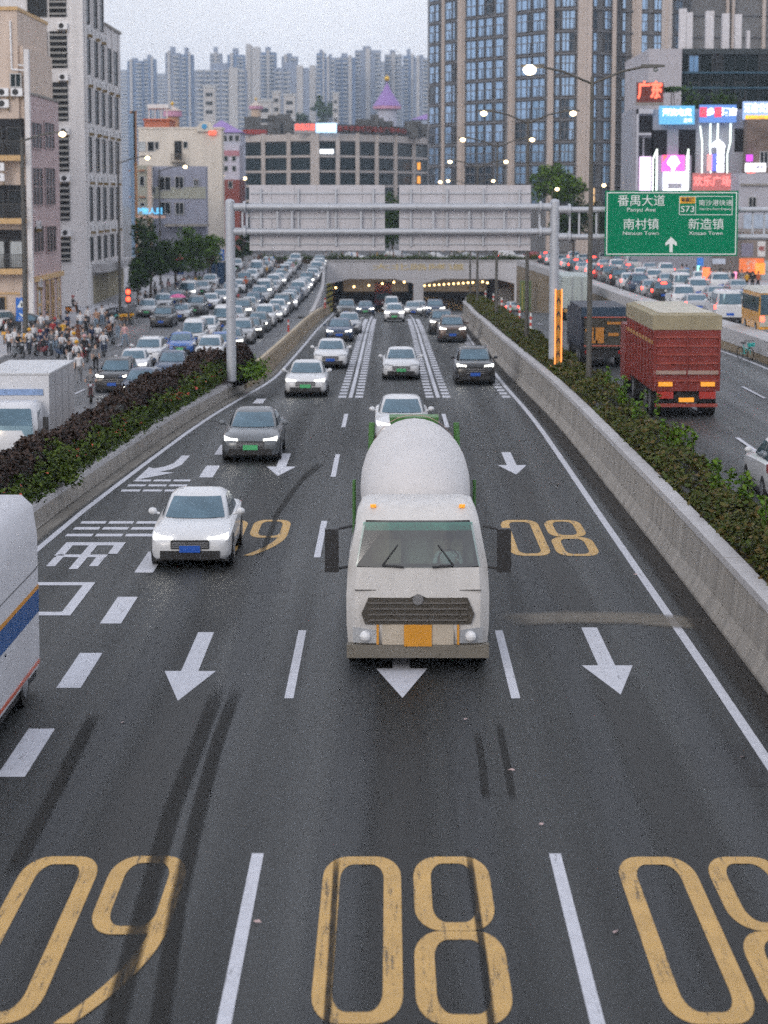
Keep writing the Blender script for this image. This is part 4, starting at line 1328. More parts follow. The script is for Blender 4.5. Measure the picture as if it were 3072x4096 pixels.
# --- podium with pale end wall, dark glass front and white pylons
pod = thing('dark_glass_podium', 'dark glass shopping podium with pale end wall and white roof pylons', 'building', (42, 300, -.9))
x0, x1, z0, z1 = 33.2, 37.43, 8.4, 26.87
PALEW = M('podium_pale_panel', (.44, .42, .45), .7, var=.06, scale=.3)
MB().box(x0, x1, 300, 330, -1, z1).build('end_wall', PALEW, pod, world=True)
x2, x3, z2, z3 = 37.11, 52.47, 8.4, 26.81
MB().box(x1 + .005, x3, 301, 330, -1, z3).build('wall', M('podium_glass', (.010, .017, .018), .35, var=.5, scale=.3, spec=.12), pod, world=True)
MB().box(x1 + .01, x3, 300.6, 300.99, z3 - .6, z3 + .1).build('parapet', M('podium_trim', (.05, .06, .065), .6, spec=.2), pod, world=True)
for yy in (163, 195):
    MB().box(x1 + .01, x3, 300.7, 300.99, 8.22 + (423 - yy) * 300 / 4977 - .12, 8.22 + (423 - yy) * 300 / 4977 + .12).build('blue_trim', M('podium_trim_blue', (.04, .09, .13), .6, spec=.2), pod, world=True)
for k in range(10):
    xx = x1 + .9 + k * 1.5
    MB().box(xx, xx + .08, 300.85, 300.99, 20, z3 - .7).build('mullion', M('podium_trim'), pod, world=True)
for k in range(5):
    for q in range(2):
        if random.random() < .75:
            window(pod, x1 + 1.65 + k * 3.0, 300.9, 20.5 + q * 3.4, 1.3, 2.2, 0, random.choice(('teal', 'blue', 'dark')), FRAME_D, nx=2)
for xa, xb, yt in ((1456, 1471, 30), (1470, 1484, 38), (1512, 1529, 35), (1547, 1562, 40), (1574, 1588, 42), (1599, 1606, 76)):
    MB().box((xa - 841) * 302 / 4977, (xb - 841) * 302 / 4977 - .02, 302, 303.2, z3 - .5, 8.22 + (423 - yt) * 302 / 4977).build('pylon', M('pylon_white', (.62, .60, .62), .6), pod, world=True)
for k, (x, yt) in enumerate(((1480, 205), (1492, 200), (1542, 203), (1560, 207))):
    X = (x - 841) * 286 / 4977
    t = thing('roof_plant', ('leftmost', 'second', 'third', 'rightmost')[k] + ' bushy plant on the sign roof before the dark podium', 'plant', (X, 286, 18.4))
    P = rng.normal(size=(260, 3)) * np.array([.55, .4, .7]) + np.array([0, 0, 1.0])
    MB().tube((0, 0, 0), (0, 0, 1), .05).build('stem', BARK, t)
    leaves(P, .4, 'foliage', TREEG, t, kind='stuff')
t = thing('potted_palm', 'flat topped small tree beside the red roof letters', 'plant', (34.97, 290, 19.2 - 3))
MB().tube((0, 0, 0), (0, 0, 5), .09, .06).tube((.5, 0, 2.2), (.2, 0, 5), .05).build('trunk', BARK, t)
leaves(rng.normal(size=(420, 3)) * np.array([1.1, .8, .16]) + np.array([0, 0, 5.1]), .4, 'crown', TREEG, t, kind='stuff')

# --- neon-fronted mall building
ml = thing('neon_mall', 'grey mall front with glowing white strips and lit panels on the right', 'building', (34.59, 272, -.6))
x0, x1, z0, z1 = 28.33, 40.74, -1.32, 18.2
M_GREY = M('mall_wall', (.30, .31, .36), .6, var=.1, scale=.4)
M_DK = M('mall_dark_bay', (.02, .02, .023), .7, var=.3, spec=.1)
MB().box(x0, x1 + 6, 272, 285, -1, z1).build('wall', M_GREY, ml, world=True)


def onmall(x0, x1, yt, yb, mat, name, d=.1, Y=272, parent=None, base=0.0):
    k = Y / 4977
    return MB().box((x0 - 841) * k, (x1 - 841) * k, Y - d, Y - .003 - base, 8.22 + (423 - yb) * k, 8.22 + (423 - yt) * k).build(name, mat, parent or ml, world=True)


for a, b_, c, d in ((1374, 1402, 254, 290), (1400, 1433, 284, 337), (1458, 1494, 283, 337), (1577, 1612, 281, 330), (1640, 1700, 283, 340), (1374, 1381, 300, 410), (1385, 1405, 300, 340), (1404, 1412, 340, 412), (1486, 1494, 337, 412)):
    onmall(a, b_, c, d, M_DK, 'dark_bay', .05)
onmall(1367, 1371, 240, 412, M('mall_pale', (.5, .5, .55), .6), 'pale_pier', .5)
onmall(1367, 1402, 240, 250, M('mall_pale'), 'pale_beam', .5)
onmall(1367, 1398, 290, 295, M('mall_pale'), 'pale_beam', .45)
NEON = M('neon_white', (.9, 1, .92), .4, emit=(.86, 1, .9), es=1.3, var=0)
mb_n = [(1412, 324, 412), (1479, 324, 412), (1525, 270, 325), (1541, 270, 320), (1568, 270, 310)]
for x, a, b_ in mb_n:
    X = (x - 841) * 271.6 / 4977
    MB().tube((X, 271.55, 8.22 + (423 - b_) * 271.6 / 4977), (X, 271.55, 8.22 + (423 - a) * 271.6 / 4977), .09, .09, 6).build('neon_strip', NEON, ml, world=True)
for pts in ([(1503, 275), (1508, 312), (1509, 412)], [(1525, 325), (1527, 345), (1528, 412)], [(1568, 310), (1562, 335), (1563, 380)], [(1412, 324), (1404, 345), (1404, 412)], [(1479, 324), (1476, 345), (1477, 412)]):
    MB().path([((x - 841) * 271.6 / 4977, 271.5, 8.22 + (423 - y) * 271.6 / 4977) for x, y in pts], .07, 6).build('neon_strip', NEON, ml, world=True)
onmall(1426, 1477, 372, 412, M('screen_white', (.9, .9, 1), .4, emit=(.8, .84, 1), es=1.3, var=.2, scale=1.5), 'lit_screen', .25)
onmall(1436, 1466, 396, 408, M('screen_print', (.5, .5, .58), .5, var=.4, scale=3), 'screen_print', .31, base=.26)


def litsign(name, label, x0, x1, yt, yb, Y, back, body=None, front=None, size=1.0, fitw=.9, dz=.5, depth=.5, cat='sign'):
    k = Y / 4977
    X0 = (x0 - 841) * k; X1 = (x1 - 841) * k; Z1 = 8.22 + (423 - yt) * k; Z0 = 8.22 + (423 - yb) * k
    s = thing(name, label, cat, ((X0 + X1) / 2, Y, Z0))
    w = X1 - X0; hh = Z1 - Z0
    MB().box(-w / 2, w / 2, 0, depth, 0, hh).build('panel', back, s)
    if body:
        text('lettering', body, hh * size, front, s, (0, -.03, hh * dz), .02, fit=w * fitw)
    return s


litsign('pink_poster_panel', 'tall lit pink and white poster panel at the mall corner', 1376, 1400, 340, 412, 271.3, M('panel_pink_white', (.85, .7, .9), .5, emit=(.9, .62, .92), es=.85, var=.25, scale=.7))
s = litsign('magenta_screen', 'magenta lit screen with pale figure between white neon strips', 1424, 1471, 337, 371, 271.3, M('screen_magenta', (.8, .1, .6), .5, emit=(.95, .14, .68), es=.85, var=.3, scale=.5))
MB().add([(-.8, -.03, .95), (-.5, -.03, 1.4), (-.3, -.03, 1.75), (.3, -.03, 1.75), (.55, -.03, 1.4), (.75, -.03, .95), (.3, -.03, .5), (.2, -.03, .05), (-.15, -.03, .05), (-.3, -.03, .5)], [tuple(range(10))]).build('pale_figure', WHITELIT, s, fix=False)
MB().add([(-1.25, -.025, 1.0), (-.6, -.025, 1.8), (-1.25, -.025, 1.82)], [(0, 1, 2)]).build('red_corner', REDLIT, s, fix=False)
SB = M('sign_blue_lit', (.10, .33, .55), .5, emit=(.10, .36, .62), es=.75, var=.1)
SB2 = M('sign_navy_lit', (.08, .18, .45), .5, emit=(.09, .20, .50), es=.75, var=.1)
WL2 = M('letter_white_lit', (.9, .9, .95), .5, emit=(.92, .95, 1), es=1.3, var=0)
s = litsign('blue_mall_sign', 'light blue lit sign with white characters above the mall', 1416, 1491, 233, 272, 270.5, SB, '潮流电竞', WL2, .42, .82, .62)
text('lettering', '之城', .5, WL2, s, (1.25, -.03, .42), .01)
k_ = 270.3 / 4977
s = litsign('navy_hotel_sign', 'navy lit sign with white characters and two red blocks', 1502, 1580, 231, 268, 270.5, SB2, None)
for c, ch in enumerate('美多美酒店'):
    xx = -1.72 + c * .86
    if c in (0, 2):
        MB().box(xx - .42, xx + .40, -.05, -.004, .62, 1.72).build('red_block', M('block_red_lit', (.7, .05, .1), .5, emit=(.75, .04, .10), es=.85, var=0), s)
        text('lettering', ch, .8, M('letter_dull_pink', (.6, .3, .35), .5, var=0), s, (xx, -.07, 1.15), .0)
    else:
        text('lettering', ch, .92, WL2, s, (xx, -.04, 1.15), .04)
s = litsign('white_letter_sign', 'bright white character sign with orange strip at the right edge', 1594, 1690, 224, 262, 270.5, M('sign_blue_grey_lit', (.3, .42, .68), .5, emit=(.28, .40, .68), es=.6, var=0), '酒店公寓出租', WL2, .55, .95, .6)
OR = M('sign_orange_lit', (.9, .45, .05), .5, emit=(1, .47, .04), es=1.0, var=0)
text('lettering', '品质生活首选之地', .45, OR, s, (-.2, -.06, .25), .02, fit=4.3)
MB().box(-2.3, 2.4, -.04, -.004, .03, .45).build('strip', M('strip_orange', (.6, .33, .1), .5, emit=(.8, .42, .1), es=.5, var=0), s)
s = litsign('red_rooftop_letters', 'large glowing red letters on the rooftop frame', 1367, 1424, 184, 226, 288, M('frame_red_dark', (.16, .03, .02), .7), None)
for c, ch in enumerate('门广'):
    pass
text('lettering', '广东', 2.2, M('sign_red_orange', (.9, .15, .08), .5, emit=(1, .16, .09), es=1.25, var=0), s, (0, -.1, 1.35), .09, fit=3.1)
MB().box(-1.7, 1.7, -.02, .6, -.35, -.005).build('ledge', CONC, s)
s = litsign('white_square_sign', 'vertical sign of glowing white squares stacked on the mall front', 1540, 1556, 318, 412, 270.9, M('sign_rod', (.3, .3, .34), .5), None)
for c in range(5):
    MB().box(-.42, .42, -.1, -.004, .1 + c * 1.02, .98 + c * 1.02).build('lit_square', WL2, s)
    text('lettering', '名城酒店旺'[c], .6, M('letter_grey_blue', (.55, .58, .7), .5, var=0), s, (0, -.12, .54 + c * 1.02))
MB().box(-.95, -.45, -.1, .3, 2.3, 4.2).build('blue_edge', M('edge_blue_lit', (.1, .12, .6), .5, emit=(.12, .16, .85), es=.9, var=0), s)
MB().box(-1.5, -1.0, -.1, .3, 2.3, 4.2).build('rainbow_edge', M('edge_rainbow', (.7, .3, .3), .5, emit=(.9, .32, .30), es=.8, var=.3, scale=.6), s)
s = thing('white_neon_roof', 'white glowing gable shape above the stacked squares', 'sign', (38.17, 270.8, 13.82))
MB().add([(-.9, 0, 0), (.9, 0, 0), (.6, 0, .5), (0, 0, .95), (-.6, 0, .5), (-.9, .2, 0), (.9, .2, 0), (.6, .2, .5), (0, .2, .95), (-.6, .2, .5)], [(0, 1, 2, 3, 4), (9, 8, 7, 6, 5), (0, 5, 6, 1), (1, 6, 7, 2), (2, 7, 8, 3), (3, 8, 9, 4), (4, 9, 5, 0)]).build('panel', WL2, s)
s = litsign('red_street_letters', 'broad band of glowing red letters low on the mall', 1490, 1572, 375, 412, 270.7, M('band_dull_red', (.4, .14, .14), .6, emit=(.6, .16, .15), es=.35, var=0), '欢乐广场', M('letter_red_lit', (.9, .2, .2), .5, emit=(1, .2, .18), es=1.2, var=0), .62, .96, .5)
s = litsign('white_shop_sign', 'white lit shop sign beside a purple light', 1602, 1645, 354, 372, 268, WL2, '旺角美食', M('letter_grey_blue'), .5, .8)
litsign('purple_neon', 'small purple neon light above the white shop sign', 1604, 1617, 336, 350, 267.5, M('neon_purple', (.5, .05, .6), .5, emit=(.55, .06, .68), es=1.0, var=0))
litsign('thin_red_sign', 'thin red strip sign under the white shop sign', 1606, 1622, 373, 378, 267.6, REDLIT)
bt = thing('brown_tenement', 'brown old shop house with railings at the right edge', 'building', (44.43, 271, -.6))
onmall(1596, 1760, 262, 380, M('wall_brown', (.16, .12, .10), .8, var=.4, scale=.8), 'wall', 2.5, 271.4, bt)
for k in range(4):
    window(bt, 43.2 + k * 1.7, 268.86, 11.5, 1.0, 1.8, 0, 'dark', FRAME_W, nx=2)
lw = thing('grey_arcade_roof', 'pale grey low shop building under the white sign', 'building', (41.66, 262, -.6))
onmall(1571, 1760, 376, 600, M('arcade_pale', (.42, .42, .47), .7, var=.12, scale=.5), 'wall', 6, 266, lw)
onmall(1575, 1760, 398, 402, CONC, 'ledge', 6.3, 266, lw, base=6.01)
for x, yt, yb, w in ((1618, 425, 450, .9), (1612, 470, 500, 1.4), (1640, 470, 500, 1.2)):
    window(lw, (x - 841) * 260 / 4977, 259.97, 8.22 + (423 - yb) * 260 / 4977, w, (yb - yt) * 260 / 4977, 0, 'dark', nx=2)
onmall(1600, 1660, 462, 506, M('arcade_blue_white', (.42, .5, .62), .6, var=.3, scale=1), 'banner', .2, 259.9, lw)
onmall(1560, 1680, 535, 640, DARK, 'shop_front', .15, 259.85, lw)

# street-level shop strip on the right
sh = thing('shop_row', 'row of dim street shops under the mall on the right', 'building', (36.5, 240, zF(240)))
mb = MB().box(36, 60, 236, 259, -1.2, 4.6)
mb.build('wall', M('shop_wall', (.20, .17, .15), .8, var=.4, scale=.7), sh, world=True)
for k in range(6):
    window(sh, 36.9 + k * 1.55, 235.98, -.6, 1.3, 2.4, 0, ('void', 'curtain', 'teal', 'void', 'curtain', 'void')[k], M('shop_frame', (.3, .22, .15), .6), nx=1, nz=2, name='shop_door')
litsign('orange_shop_sign', 'large orange shop sign with pale lettering at the right edge', 1594, 1646, 556, 586, 230, M('sign_orange_shop', (.55, .16, .06), .5, emit=(.75, .16, .04), es=.45, var=.1), '烤鱼', M('letter_pale_orange', (.75, .55, .45), .5, var=0), .7, .45)
litsign('bright_orange_sign', 'bright orange lit board beside the large orange shop sign', 1628, 1648, 566, 590, 229.4, M('board_orange_lit', (.9, .28, .05), .5, emit=(1, .22, .03), es=.8, var=.1))
litsign('red_orange_lightbox', 'upright red orange light box on the right pavement', 1515, 1530, 576, 603, 205, M('lightbox_red', (.9, .15, .06), .5, emit=(1, .16, .05), es=1.3, var=.2), depth=.3)
litsign('blue_street_sign', 'small blue sign board above the right pavement', 1503, 1516, 555, 572, 232, M('sign_blue_plain', (.03, .15, .5), .5, emit=(.02, .14, .5), es=.3, var=0))
litsign('green_tube_light', 'thin cyan and green tube light below the blue board', 1504, 1508, 572, 588, 231, M('tube_cyan', (.3, .9, .7), .5, emit=(.3, .95, .75), es=1.2, var=0))
litsign('yellow_flag', 'pale orange banner standing in the crowd on the right street', 1418, 1434, 562, 584, 285, M('banner_orange', (.8, .45, .2), .6, emit=(.8, .42, .18), es=.4, var=.1))
litsign('white_banner_board', 'pale blue board above the shop doors on the right', 1536, 1563, 557, 568, 228, M('board_pale_blue', (.5, .55, .65), .6))
litsign('vertical_white_sign', 'vertical white sign with red marks at the right edge', 1632, 1648, 520, 552, 229, M('board_white', (.62, .60, .58), .6), '老', M('letter_brown_red', (.3, .06, .05), .6, var=0), .35)
litsign('purple_dark_board', 'dull purple board above the orange shop sign', 1598, 1622, 524, 552, 229.5, M('board_purple_grey', (.20, .19, .25), .6))
litsign('red_white_pole_light', 'red white and violet barber light by a shop door', 1582, 1592, 585, 602, 222, M('barber_light', (.9, .3, .5), .5, emit=(1, .28, .5), es=.9, var=.4, scale=2))

# ------------------------------------------------------------------ gantry and direction signs
GY = 98.0
gn = thing('sign_gantry', 'grey steel gantry with two posts and double beams over the main road', 'gantry', (.15, GY, .5))
for x, zb in ((-6.72, .4), (6.98, .5)):
    mb = MB().tube((x, GY, zb), (x, GY, 7.98), .205, .2, 16)
    mb.ball((x, GY, 7.98), .2, 0, 16, 6, .6)
    mb.build('post', STEEL, gn, world=True, smooth=40)
    for z in (7.75, 6.72) if x < 0 else (7.75, 6.72, 7.64, 6.5):
        s = 1 if (x < 0 or z in (7.64, 6.5)) else -1
        mb = MB().tube((x + s * .15, GY, z), (x + s * .62, GY, z), .17, .17, 12)
        mb.tube((x + s * .56, GY, z), (x + s * .66, GY, z), .26, .26, 12)
        mb.build('flange', STEEL, gn, world=True, smooth=40)
for z in (7.75, 6.72):
    MB().tube((-6.1, GY, z), (6.35, GY, z), .145, .145, 12).build('beam', STEEL, gn, world=True, smooth=40)
for z in (7.64, 6.5):
    MB().tube((7.62, GY, z), (21.5, GY, z), .125, .125, 12).build('beam', STEEL, gn, world=True, smooth=40)
for x in (526, 536, 601, 632, 709, 780, 935, 1012, 1087, 1163):
    X = (x - 841) * GY / 4977
    MB().box(X - .04, X + .04, GY + .05, GY + .12, 6.86, 7.61).build('strut', STEEL, gn, world=True)
for x in (1228, 1248, 1285, 1620, 1645):
    X = (x - 841) * GY / 4977
    MB().box(X - .04, X + .04, GY + .05, GY + .12, 6.62, 7.52).build('strut', STEEL, gn, world=True)
for x0, x1, lab in ((-5.93, -.18, 'left grey back of an overhead road sign on the gantry'), (.41, 5.99, 'right grey back of an overhead road sign on the gantry')):
    s = thing('road_sign_back', lab, 'road sign', ((x0 + x1) / 2, GY + .3, 5.92), group='sign backs on the gantry')
    w = (x1 - x0) / 2
    n = 6
    for k in range(n):
        a = -w + 2 * w * k / n
        MB().box(a + .008, a + 2 * w / n - .008, 0, .05, 0, 2.75).build('sheet', STEEL_P, s)
    for z in (.25, .75, 1.35, 1.95, 2.38):
        MB().box(-w + .05, w - .05, -.055, -.003, z, z + .07).build('rail', STEEL, s)
    for k in range(4):
        a = -w + .5 + (2 * w - 1) * k / 3
        MB().box(a - .04, a + .04, -.13, -.058, .2, 2.6).build('upright', STEEL, s)
SGREEN = M('sign_green', (.0, .20, .095), .5, var=.05, spec=.15)
SWHITE = M('sign_white', (.75, .8, .78), .4, var=0)
gs = thing('direction_sign', 'large green overhead direction sign with white Chinese place names', 'road sign', (11.85, 97.55, 5.71))
W2 = 2.79; H2 = 2.72
MB().box(-W2, W2, 0, .07, 0, H2).build('panel', SGREEN, gs)
mb = MB()
for a, b_, c, d in ((-W2 + .06, W2 - .06, .06, .10), (-W2 + .06, W2 - .06, H2 - .10, H2 - .06), (-W2 + .06, -W2 + .10, .1, H2 - .1), (W2 - .10, W2 - .06, .1, H2 - .1)):
    mb.box(a, b_, -.012, -.002, c, d)
mb.build('border', SWHITE, gs)
for body, sz, x, z, fw in (('番禺大道', .5, -1.28, 2.28, 1.98), ('Panyu Ave', .23, -1.28, 1.93, 1.2), ('南村镇', .5, -1.28, 1.3, 1.48), ('Nancun Town', .22, -1.28, .95, 1.5), ('新造镇', .5, 1.45, 1.3, 1.48), ('Xinzao Town', .22, 1.45, .95, 1.42),
                         ('S73', .36, .67, 1.95, .56), ('南沙港快速', .27, 1.83, 2.2, 1.4), ('Nansha Port Expwy', .13, 1.83, 1.96, 1.32)):
    text('lettering', body, sz, SWHITE, gs, (x, -.014, z), .0, fit=fw)
MB().box(.33, .98, -.012, -.002, 2.2, 2.46).build('orange_plate', M('plate_orange', (.85, .42, .02), .5, var=0), gs)
text('lettering', '粤高速', .2, M('plate_lettering', (.08, .05, .02), .6, var=0), gs, (.655, -.016, 2.33), .006, fit=.55)
mb = MB()
for a, b_, c, d in ((.31, .335, 1.72, 2.5), (.31, 2.55, 1.71, 1.735), (.31, 2.55, 2.475, 2.5), (2.525, 2.55, 1.735, 2.475), (.99, 1.01, 1.735, 2.475)):
    mb.box(a, b_, -.010, -.0035, c, d)
mb.build('route_border', SWHITE, gs)
MB().prism([(0, 0), (0, 0)], 0, 0)
mb = MB().add([(-.07, -.012, .16), (.07, -.012, .16), (.07, -.012, .52), (.24, -.012, .42), (.24, -.012, .56), (0, -.012, .8), (-.24, -.012, .56), (-.24, -.012, .42), (-.07, -.012, .52)], [tuple(range(9))])
mb.build('arrow', SWHITE, gs, fix=False)
for x in (-1.6, 0, 1.6):
    MB().box(x - .05, x + .05, .075, .3, .1, H2 - .1).build('bracket', STEEL, gs)

# ------------------------------------------------------------------ street lamps
LW = M('lamp_lit', (1, .9, .75), .4, var=0, emit=(1, .72, .38), es=7)
LH = M('lamp_lit_strong', (1, .95, .85), .4, var=0, emit=(1, .84, .58), es=22)
LOFF = M('lamp_unlit', (.25, .26, .26), .4, var=0)


def lamp_post(label, x, y, zb, zh, arms, r=.09, group='street lamps', glow=.19, mats=None, arm=2.3):
    t = thing('street_lamp', label, 'street lamp', (x, y, zb), group=group)
    H = zh - zb
    MB().tube((0, 0, 0), (0, 0, H - .3), r * 1.3, r * .8, 10).tube((0, 0, 0), (0, 0, .4), r * 2, r * 2, 10).build('pole', DSTEEL, t, smooth=40)
    for k, a in enumerate(arms):
        MB().path([(0, 0, H - .55), (a * arm * .45, -.05, H - .12), (a * arm * .8, -.1, H + .05)], r * .5, 7).build('arm', DSTEEL, t)
        mb = MB().loft([[(a * arm * .76, -.22, H + .0), (a * arm * .76, .12, H), (a * arm * .76, .08, H + .14), (a * arm * .76, -.18, H + .14)],
                        [(a * arm * 1.12, -.18, H + .04), (a * arm * 1.12, .08, H + .04), (a * arm * 1.12, .05, H + .12), (a * arm * 1.12, -.15, H + .12)]])
        hd_ = mb.build('lamp_head', DSTEEL, t)
        MB().ball((a * arm * .98, -.1, H - .06), glow if not mats or mats[k] is not LOFF else .1, 0, 10, 6, .8).build('bulb', mats[k] if mats else LW, hd_)
    return t


names_ = ('nearest', 'second nearest', 'third', 'fourth', 'fifth', 'sixth', 'farthest')
for k, (y, zh) in enumerate(((84, 12.75), (118, 12.4), (152, 11.9), (188, 11.0), (232, 9.75))):
    lamp_post(names_[k] + ' double armed street lamp on the median hedge', (7.28, 7.02, 7.04, 7.15, 8.1)[k], y, zBED(y) - .1, zh, (-1, 1), .085, 'double lamps on the median', .24 if k == 0 else .17, [LH, LOFF] if k == 0 else None)
lamp_post('street lamp with lit head beside the pink house', -26.0, 165, zL(165) + .1, 12.6, (1,), .15, 'single lamps along the left pavement', .24, None, 2.95)
lamp_post('street lamp pole in front of the white office block', -23.3, 200, zL(200), 11.5, (1,), .1, 'single lamps along the left pavement', .2, None, 2.6)
lamp_post('street lamp before the green grey house', -25.9, 262, zL(262), 11.5, (1,), .1, 'single lamps along the left pavement', .22, None, 3)
lamp_post('street lamp before the grey blue building', -28.0, 334, -1.3, 11.45, (1,), .1, 'single lamps along the left pavement', .26, None, 3.1)
lamp_post('farthest left street lamp, before the grid facade', -29.5, 425, -1.3, 11.4, (1,), .1, 'single lamps along the left pavement', .32, None, 3.2)
for k, (x, y, Y) in enumerate(((950, 393, 330), (1036, 394, 420), (1053, 394, 440), (1200, 408, 282), (1300, 400, 285), (486, 380, 380))):
    lamp_post(('lit lamp above the left end of the right sign back', 'left of two close lit lamps over the right sign back', 'right of two close lit lamps over the right sign back', 'lit lamp in front of the bushy right hand tree', 'lit lamp left of the green direction sign', 'lit lamp beside the pink and white house')[k],
              (x - 841) * Y / 4977 - .6, Y, -1.3, 8.22 + (423 - y) * Y / 4977, (1,), .08, 'far street lamps', .24, None, .6)
ol = thing('orange_light_column', 'tall glowing orange marker column beside the right gantry post', 'light column', (6.96, 95, zBED(95)))
OT = M('tube_orange', (1, .4, .1), .5, emit=(1, .26, .05), es=1.0, var=0)
for sx in (-1, 1):
    MB().box(sx * .13 - .025, sx * .13 + .025, -.05, .05, .2, 3.35).build('light_tube', OT, ol)
MB().box(-.1, .1, 0, .06, .25, 3.3).build('board', M('board_ochre', (.42, .22, .03), .6, var=.2), ol)
for k in range(5):
    MB().add([(-.09, -.006, .5 + k * .55), (0, -.006, .7 + k * .55), (.09, -.006, .5 + k * .55), (.09, -.006, .62 + k * .55), (0, -.006, .82 + k * .55), (-.09, -.006, .62 + k * .55)], [tuple(range(6))]).build('chevron', BLACK, ol, fix=False)
MB().box(-.3, .3, -.25, .25, 0, .2).build('foot', M('foot_orange', (.6, .25, .02), .6), ol)

# ------------------------------------------------------------------ left street furniture
SBLUE = M('sign_blue', (.01, .13, .50), .45, var=.06)
ps = thing('crossing_sign', 'blue crossing sign with white triangle above a second blue panel', 'road sign', (-26.6, 167, zL(167) + .1))
MB().tube((0, .04, 0), (0, .04, 3.9), .045, .045, 8).build('post', STEEL, ps)
zs = -0.77 - (zL(167) + .1)
MB().box(-.4, .4, -.03, .02, zs, zs + .84).build('lower_panel', SBLUE, ps)
MB().box(-.4, .4, -.03, .02, zs + .86, zs + 1.7).build('upper_panel', SBLUE, ps)
MB().add([(-.3, -.036, zs + .98), (.3, -.036, zs + .98), (0, -.036, zs + 1.55)], [(0, 1, 2)]).build('triangle', SWHITE, ps, fix=False)
MB().add([(-.03, -.041, zs + 1.05), (.06, -.041, zs + 1.05), (.1, -.041, zs + 1.15), (.03, -.041, zs + 1.36), (-.05, -.041, zs + 1.3)], [(0, 1, 2, 3, 4)]).build('walker_symbol', BLACK, ps, fix=False)
MB().add([(-.2, -.036, zs + .62), (-.02, -.036, zs + .55), (.2, -.036, zs + .35), (.08, -.036, zs + .32), (-.08, -.036, zs + .42)], [(0, 1, 2, 3, 4)]).build('arrow_mark', SWHITE, ps, fix=False)
text('lettering', '让行', .2, SWHITE, ps, (0, -.036, zs + .16), 0, fit=.5)
for k, (x, y, Y, n, lab, tri) in enumerate(((392, 590, 246, 2, 'red triangle over two blue square signs by the left trees', True), (481, 561, 300, 2, 'pair of blue square signs left of the gantry post', False))):
    s = thing('sign_post', lab, 'road sign', ((x - 841) * Y / 4977, Y, zL(Y)))
    z0 = 8.22 + (423 - y) * Y / 4977 - zL(Y)
    MB().tube((0, .04, 0), (0, .04, z0 + 1.9), .05, .05, 8).build('post', STEEL, s)
    for q in range(n):
        MB().box(-.34, .34, -.03, .02, z0 + q * .74, z0 + .7 + q * .74).build('blue_panel', SBLUE, s)
        MB().add([(-.16, -.036, z0 + .15 + q * .74), (.16, -.036, z0 + .15 + q * .74), (.05, -.036, z0 + .55 + q * .74), (-.1, -.036, z0 + .5 + q * .74)], [(0, 1, 2, 3)]).build('white_mark', SWHITE, s, fix=False)
    if tri:
        MB().add([(-.5, -.03, z0 + 1.5), (.5, -.03, z0 + 1.5), (0, -.03, z0 + 2.2), (-.5, .02, z0 + 1.5), (.5, .02, z0 + 1.5), (0, .02, z0 + 2.2)], [(0, 1, 2), (5, 4, 3), (0, 3, 4, 1), (1, 4, 5, 2), (2, 5, 3, 0)]).build('red_triangle', M('sign_red', (.6, .05, .06), .5, var=0), s)
tl = thing('pedestrian_signal', 'red lit pedestrian signal in front of the left street trees', 'traffic light', (-21.79, 193, zL(193)))
MB().tube((0, 0, 0), (0, 0, 2.3), .05, .05, 8).build('post', DSTEEL, tl)
MB().box(-.22, .22, -.12, .12, 1.7, 3.1).build('housing', BLACK, tl)
RL = M('signal_red', (1, .1, .05), .5, emit=(1, .05, .02), es=5, var=0)
for z in (2.1, 2.7): MB().ball((0, -.1, z), .19, 0, 10, 6, 1.1).build('lens', RL, tl)
hd_ = thing('blue_hoarding', 'dark blue hoarding panel by the trees left of the gantry post', 'hoarding', (-20.01, 268, zL(268)))
MB().box(-1.1, 1.1, 0, .12, .05, 2.5).build('panel', M('hoarding_blue', (.02, .06, .13), .6), hd_)
for x in (-1.0, 0, 1.0): MB().box(x - .05, x + .05, -.06, -.002, 0, 2.6).build('stake', DSTEEL, hd_)
POSTR = M('post_red', (.55, .05, .03), .5, var=0)
bol = [(-8.01, 183.27, 'L', 'red and white flexible post standing on the pale pavement'), (-6.12, 219.69, 'L', 'red flexible post near the left tunnel mouth')]
for x, y, p, lab in bol:
    t = thing('marker_post', lab, 'bollard', (x, y, zL(y)))
    mb = MB().tube((0, 0, 0), (0, 0, .95), .07, .06, 8).tube((0, 0, 0), (0, 0, .06), .13, .13, 8); mb.build('post', POSTR, t)
    MB().tube((0, 0, .55), (0, 0, .72), .076, .074, 8).build('reflective_band', SWHITE, t)
for k, y in enumerate((128, 139, 150, 163, 178, 195, 215)):
    t = thing('marker_post', 'red banded post among the median hedge leaves, ' + ('first', 'second', 'third', 'fourth', 'fifth', 'sixth', 'seventh')[k] + ' along', 'bollard', (xBR(y) - .35, y, zBED(y)), group='posts on the median')
    MB().tube((0, 0, 0), (0, 0, 1.25), .055, .05, 8).build('post', SWHITE, t)
    for z in (.55, .9): MB().tube((0, 0, z), (0, 0, z + .18), .06, .058, 8).build('red_band', POSTR, t)
mh_ = thing('manhole_cover', 'dark square drain cover on the pale pavement by the barrier', 'drain cover', (-7.41, 203.09, zL(205) + .012))
MB().box(-.75, .75, -1.6, 1.6, 0, .03).build('cover', M('cast_iron', (.06, .06, .06), .6), mh_)
for k in range(5): MB().box(-.6, .6, -1.3 + k * .6, -1.15 + k * .6, .031, .05).build('rib', BLACK, mh_)

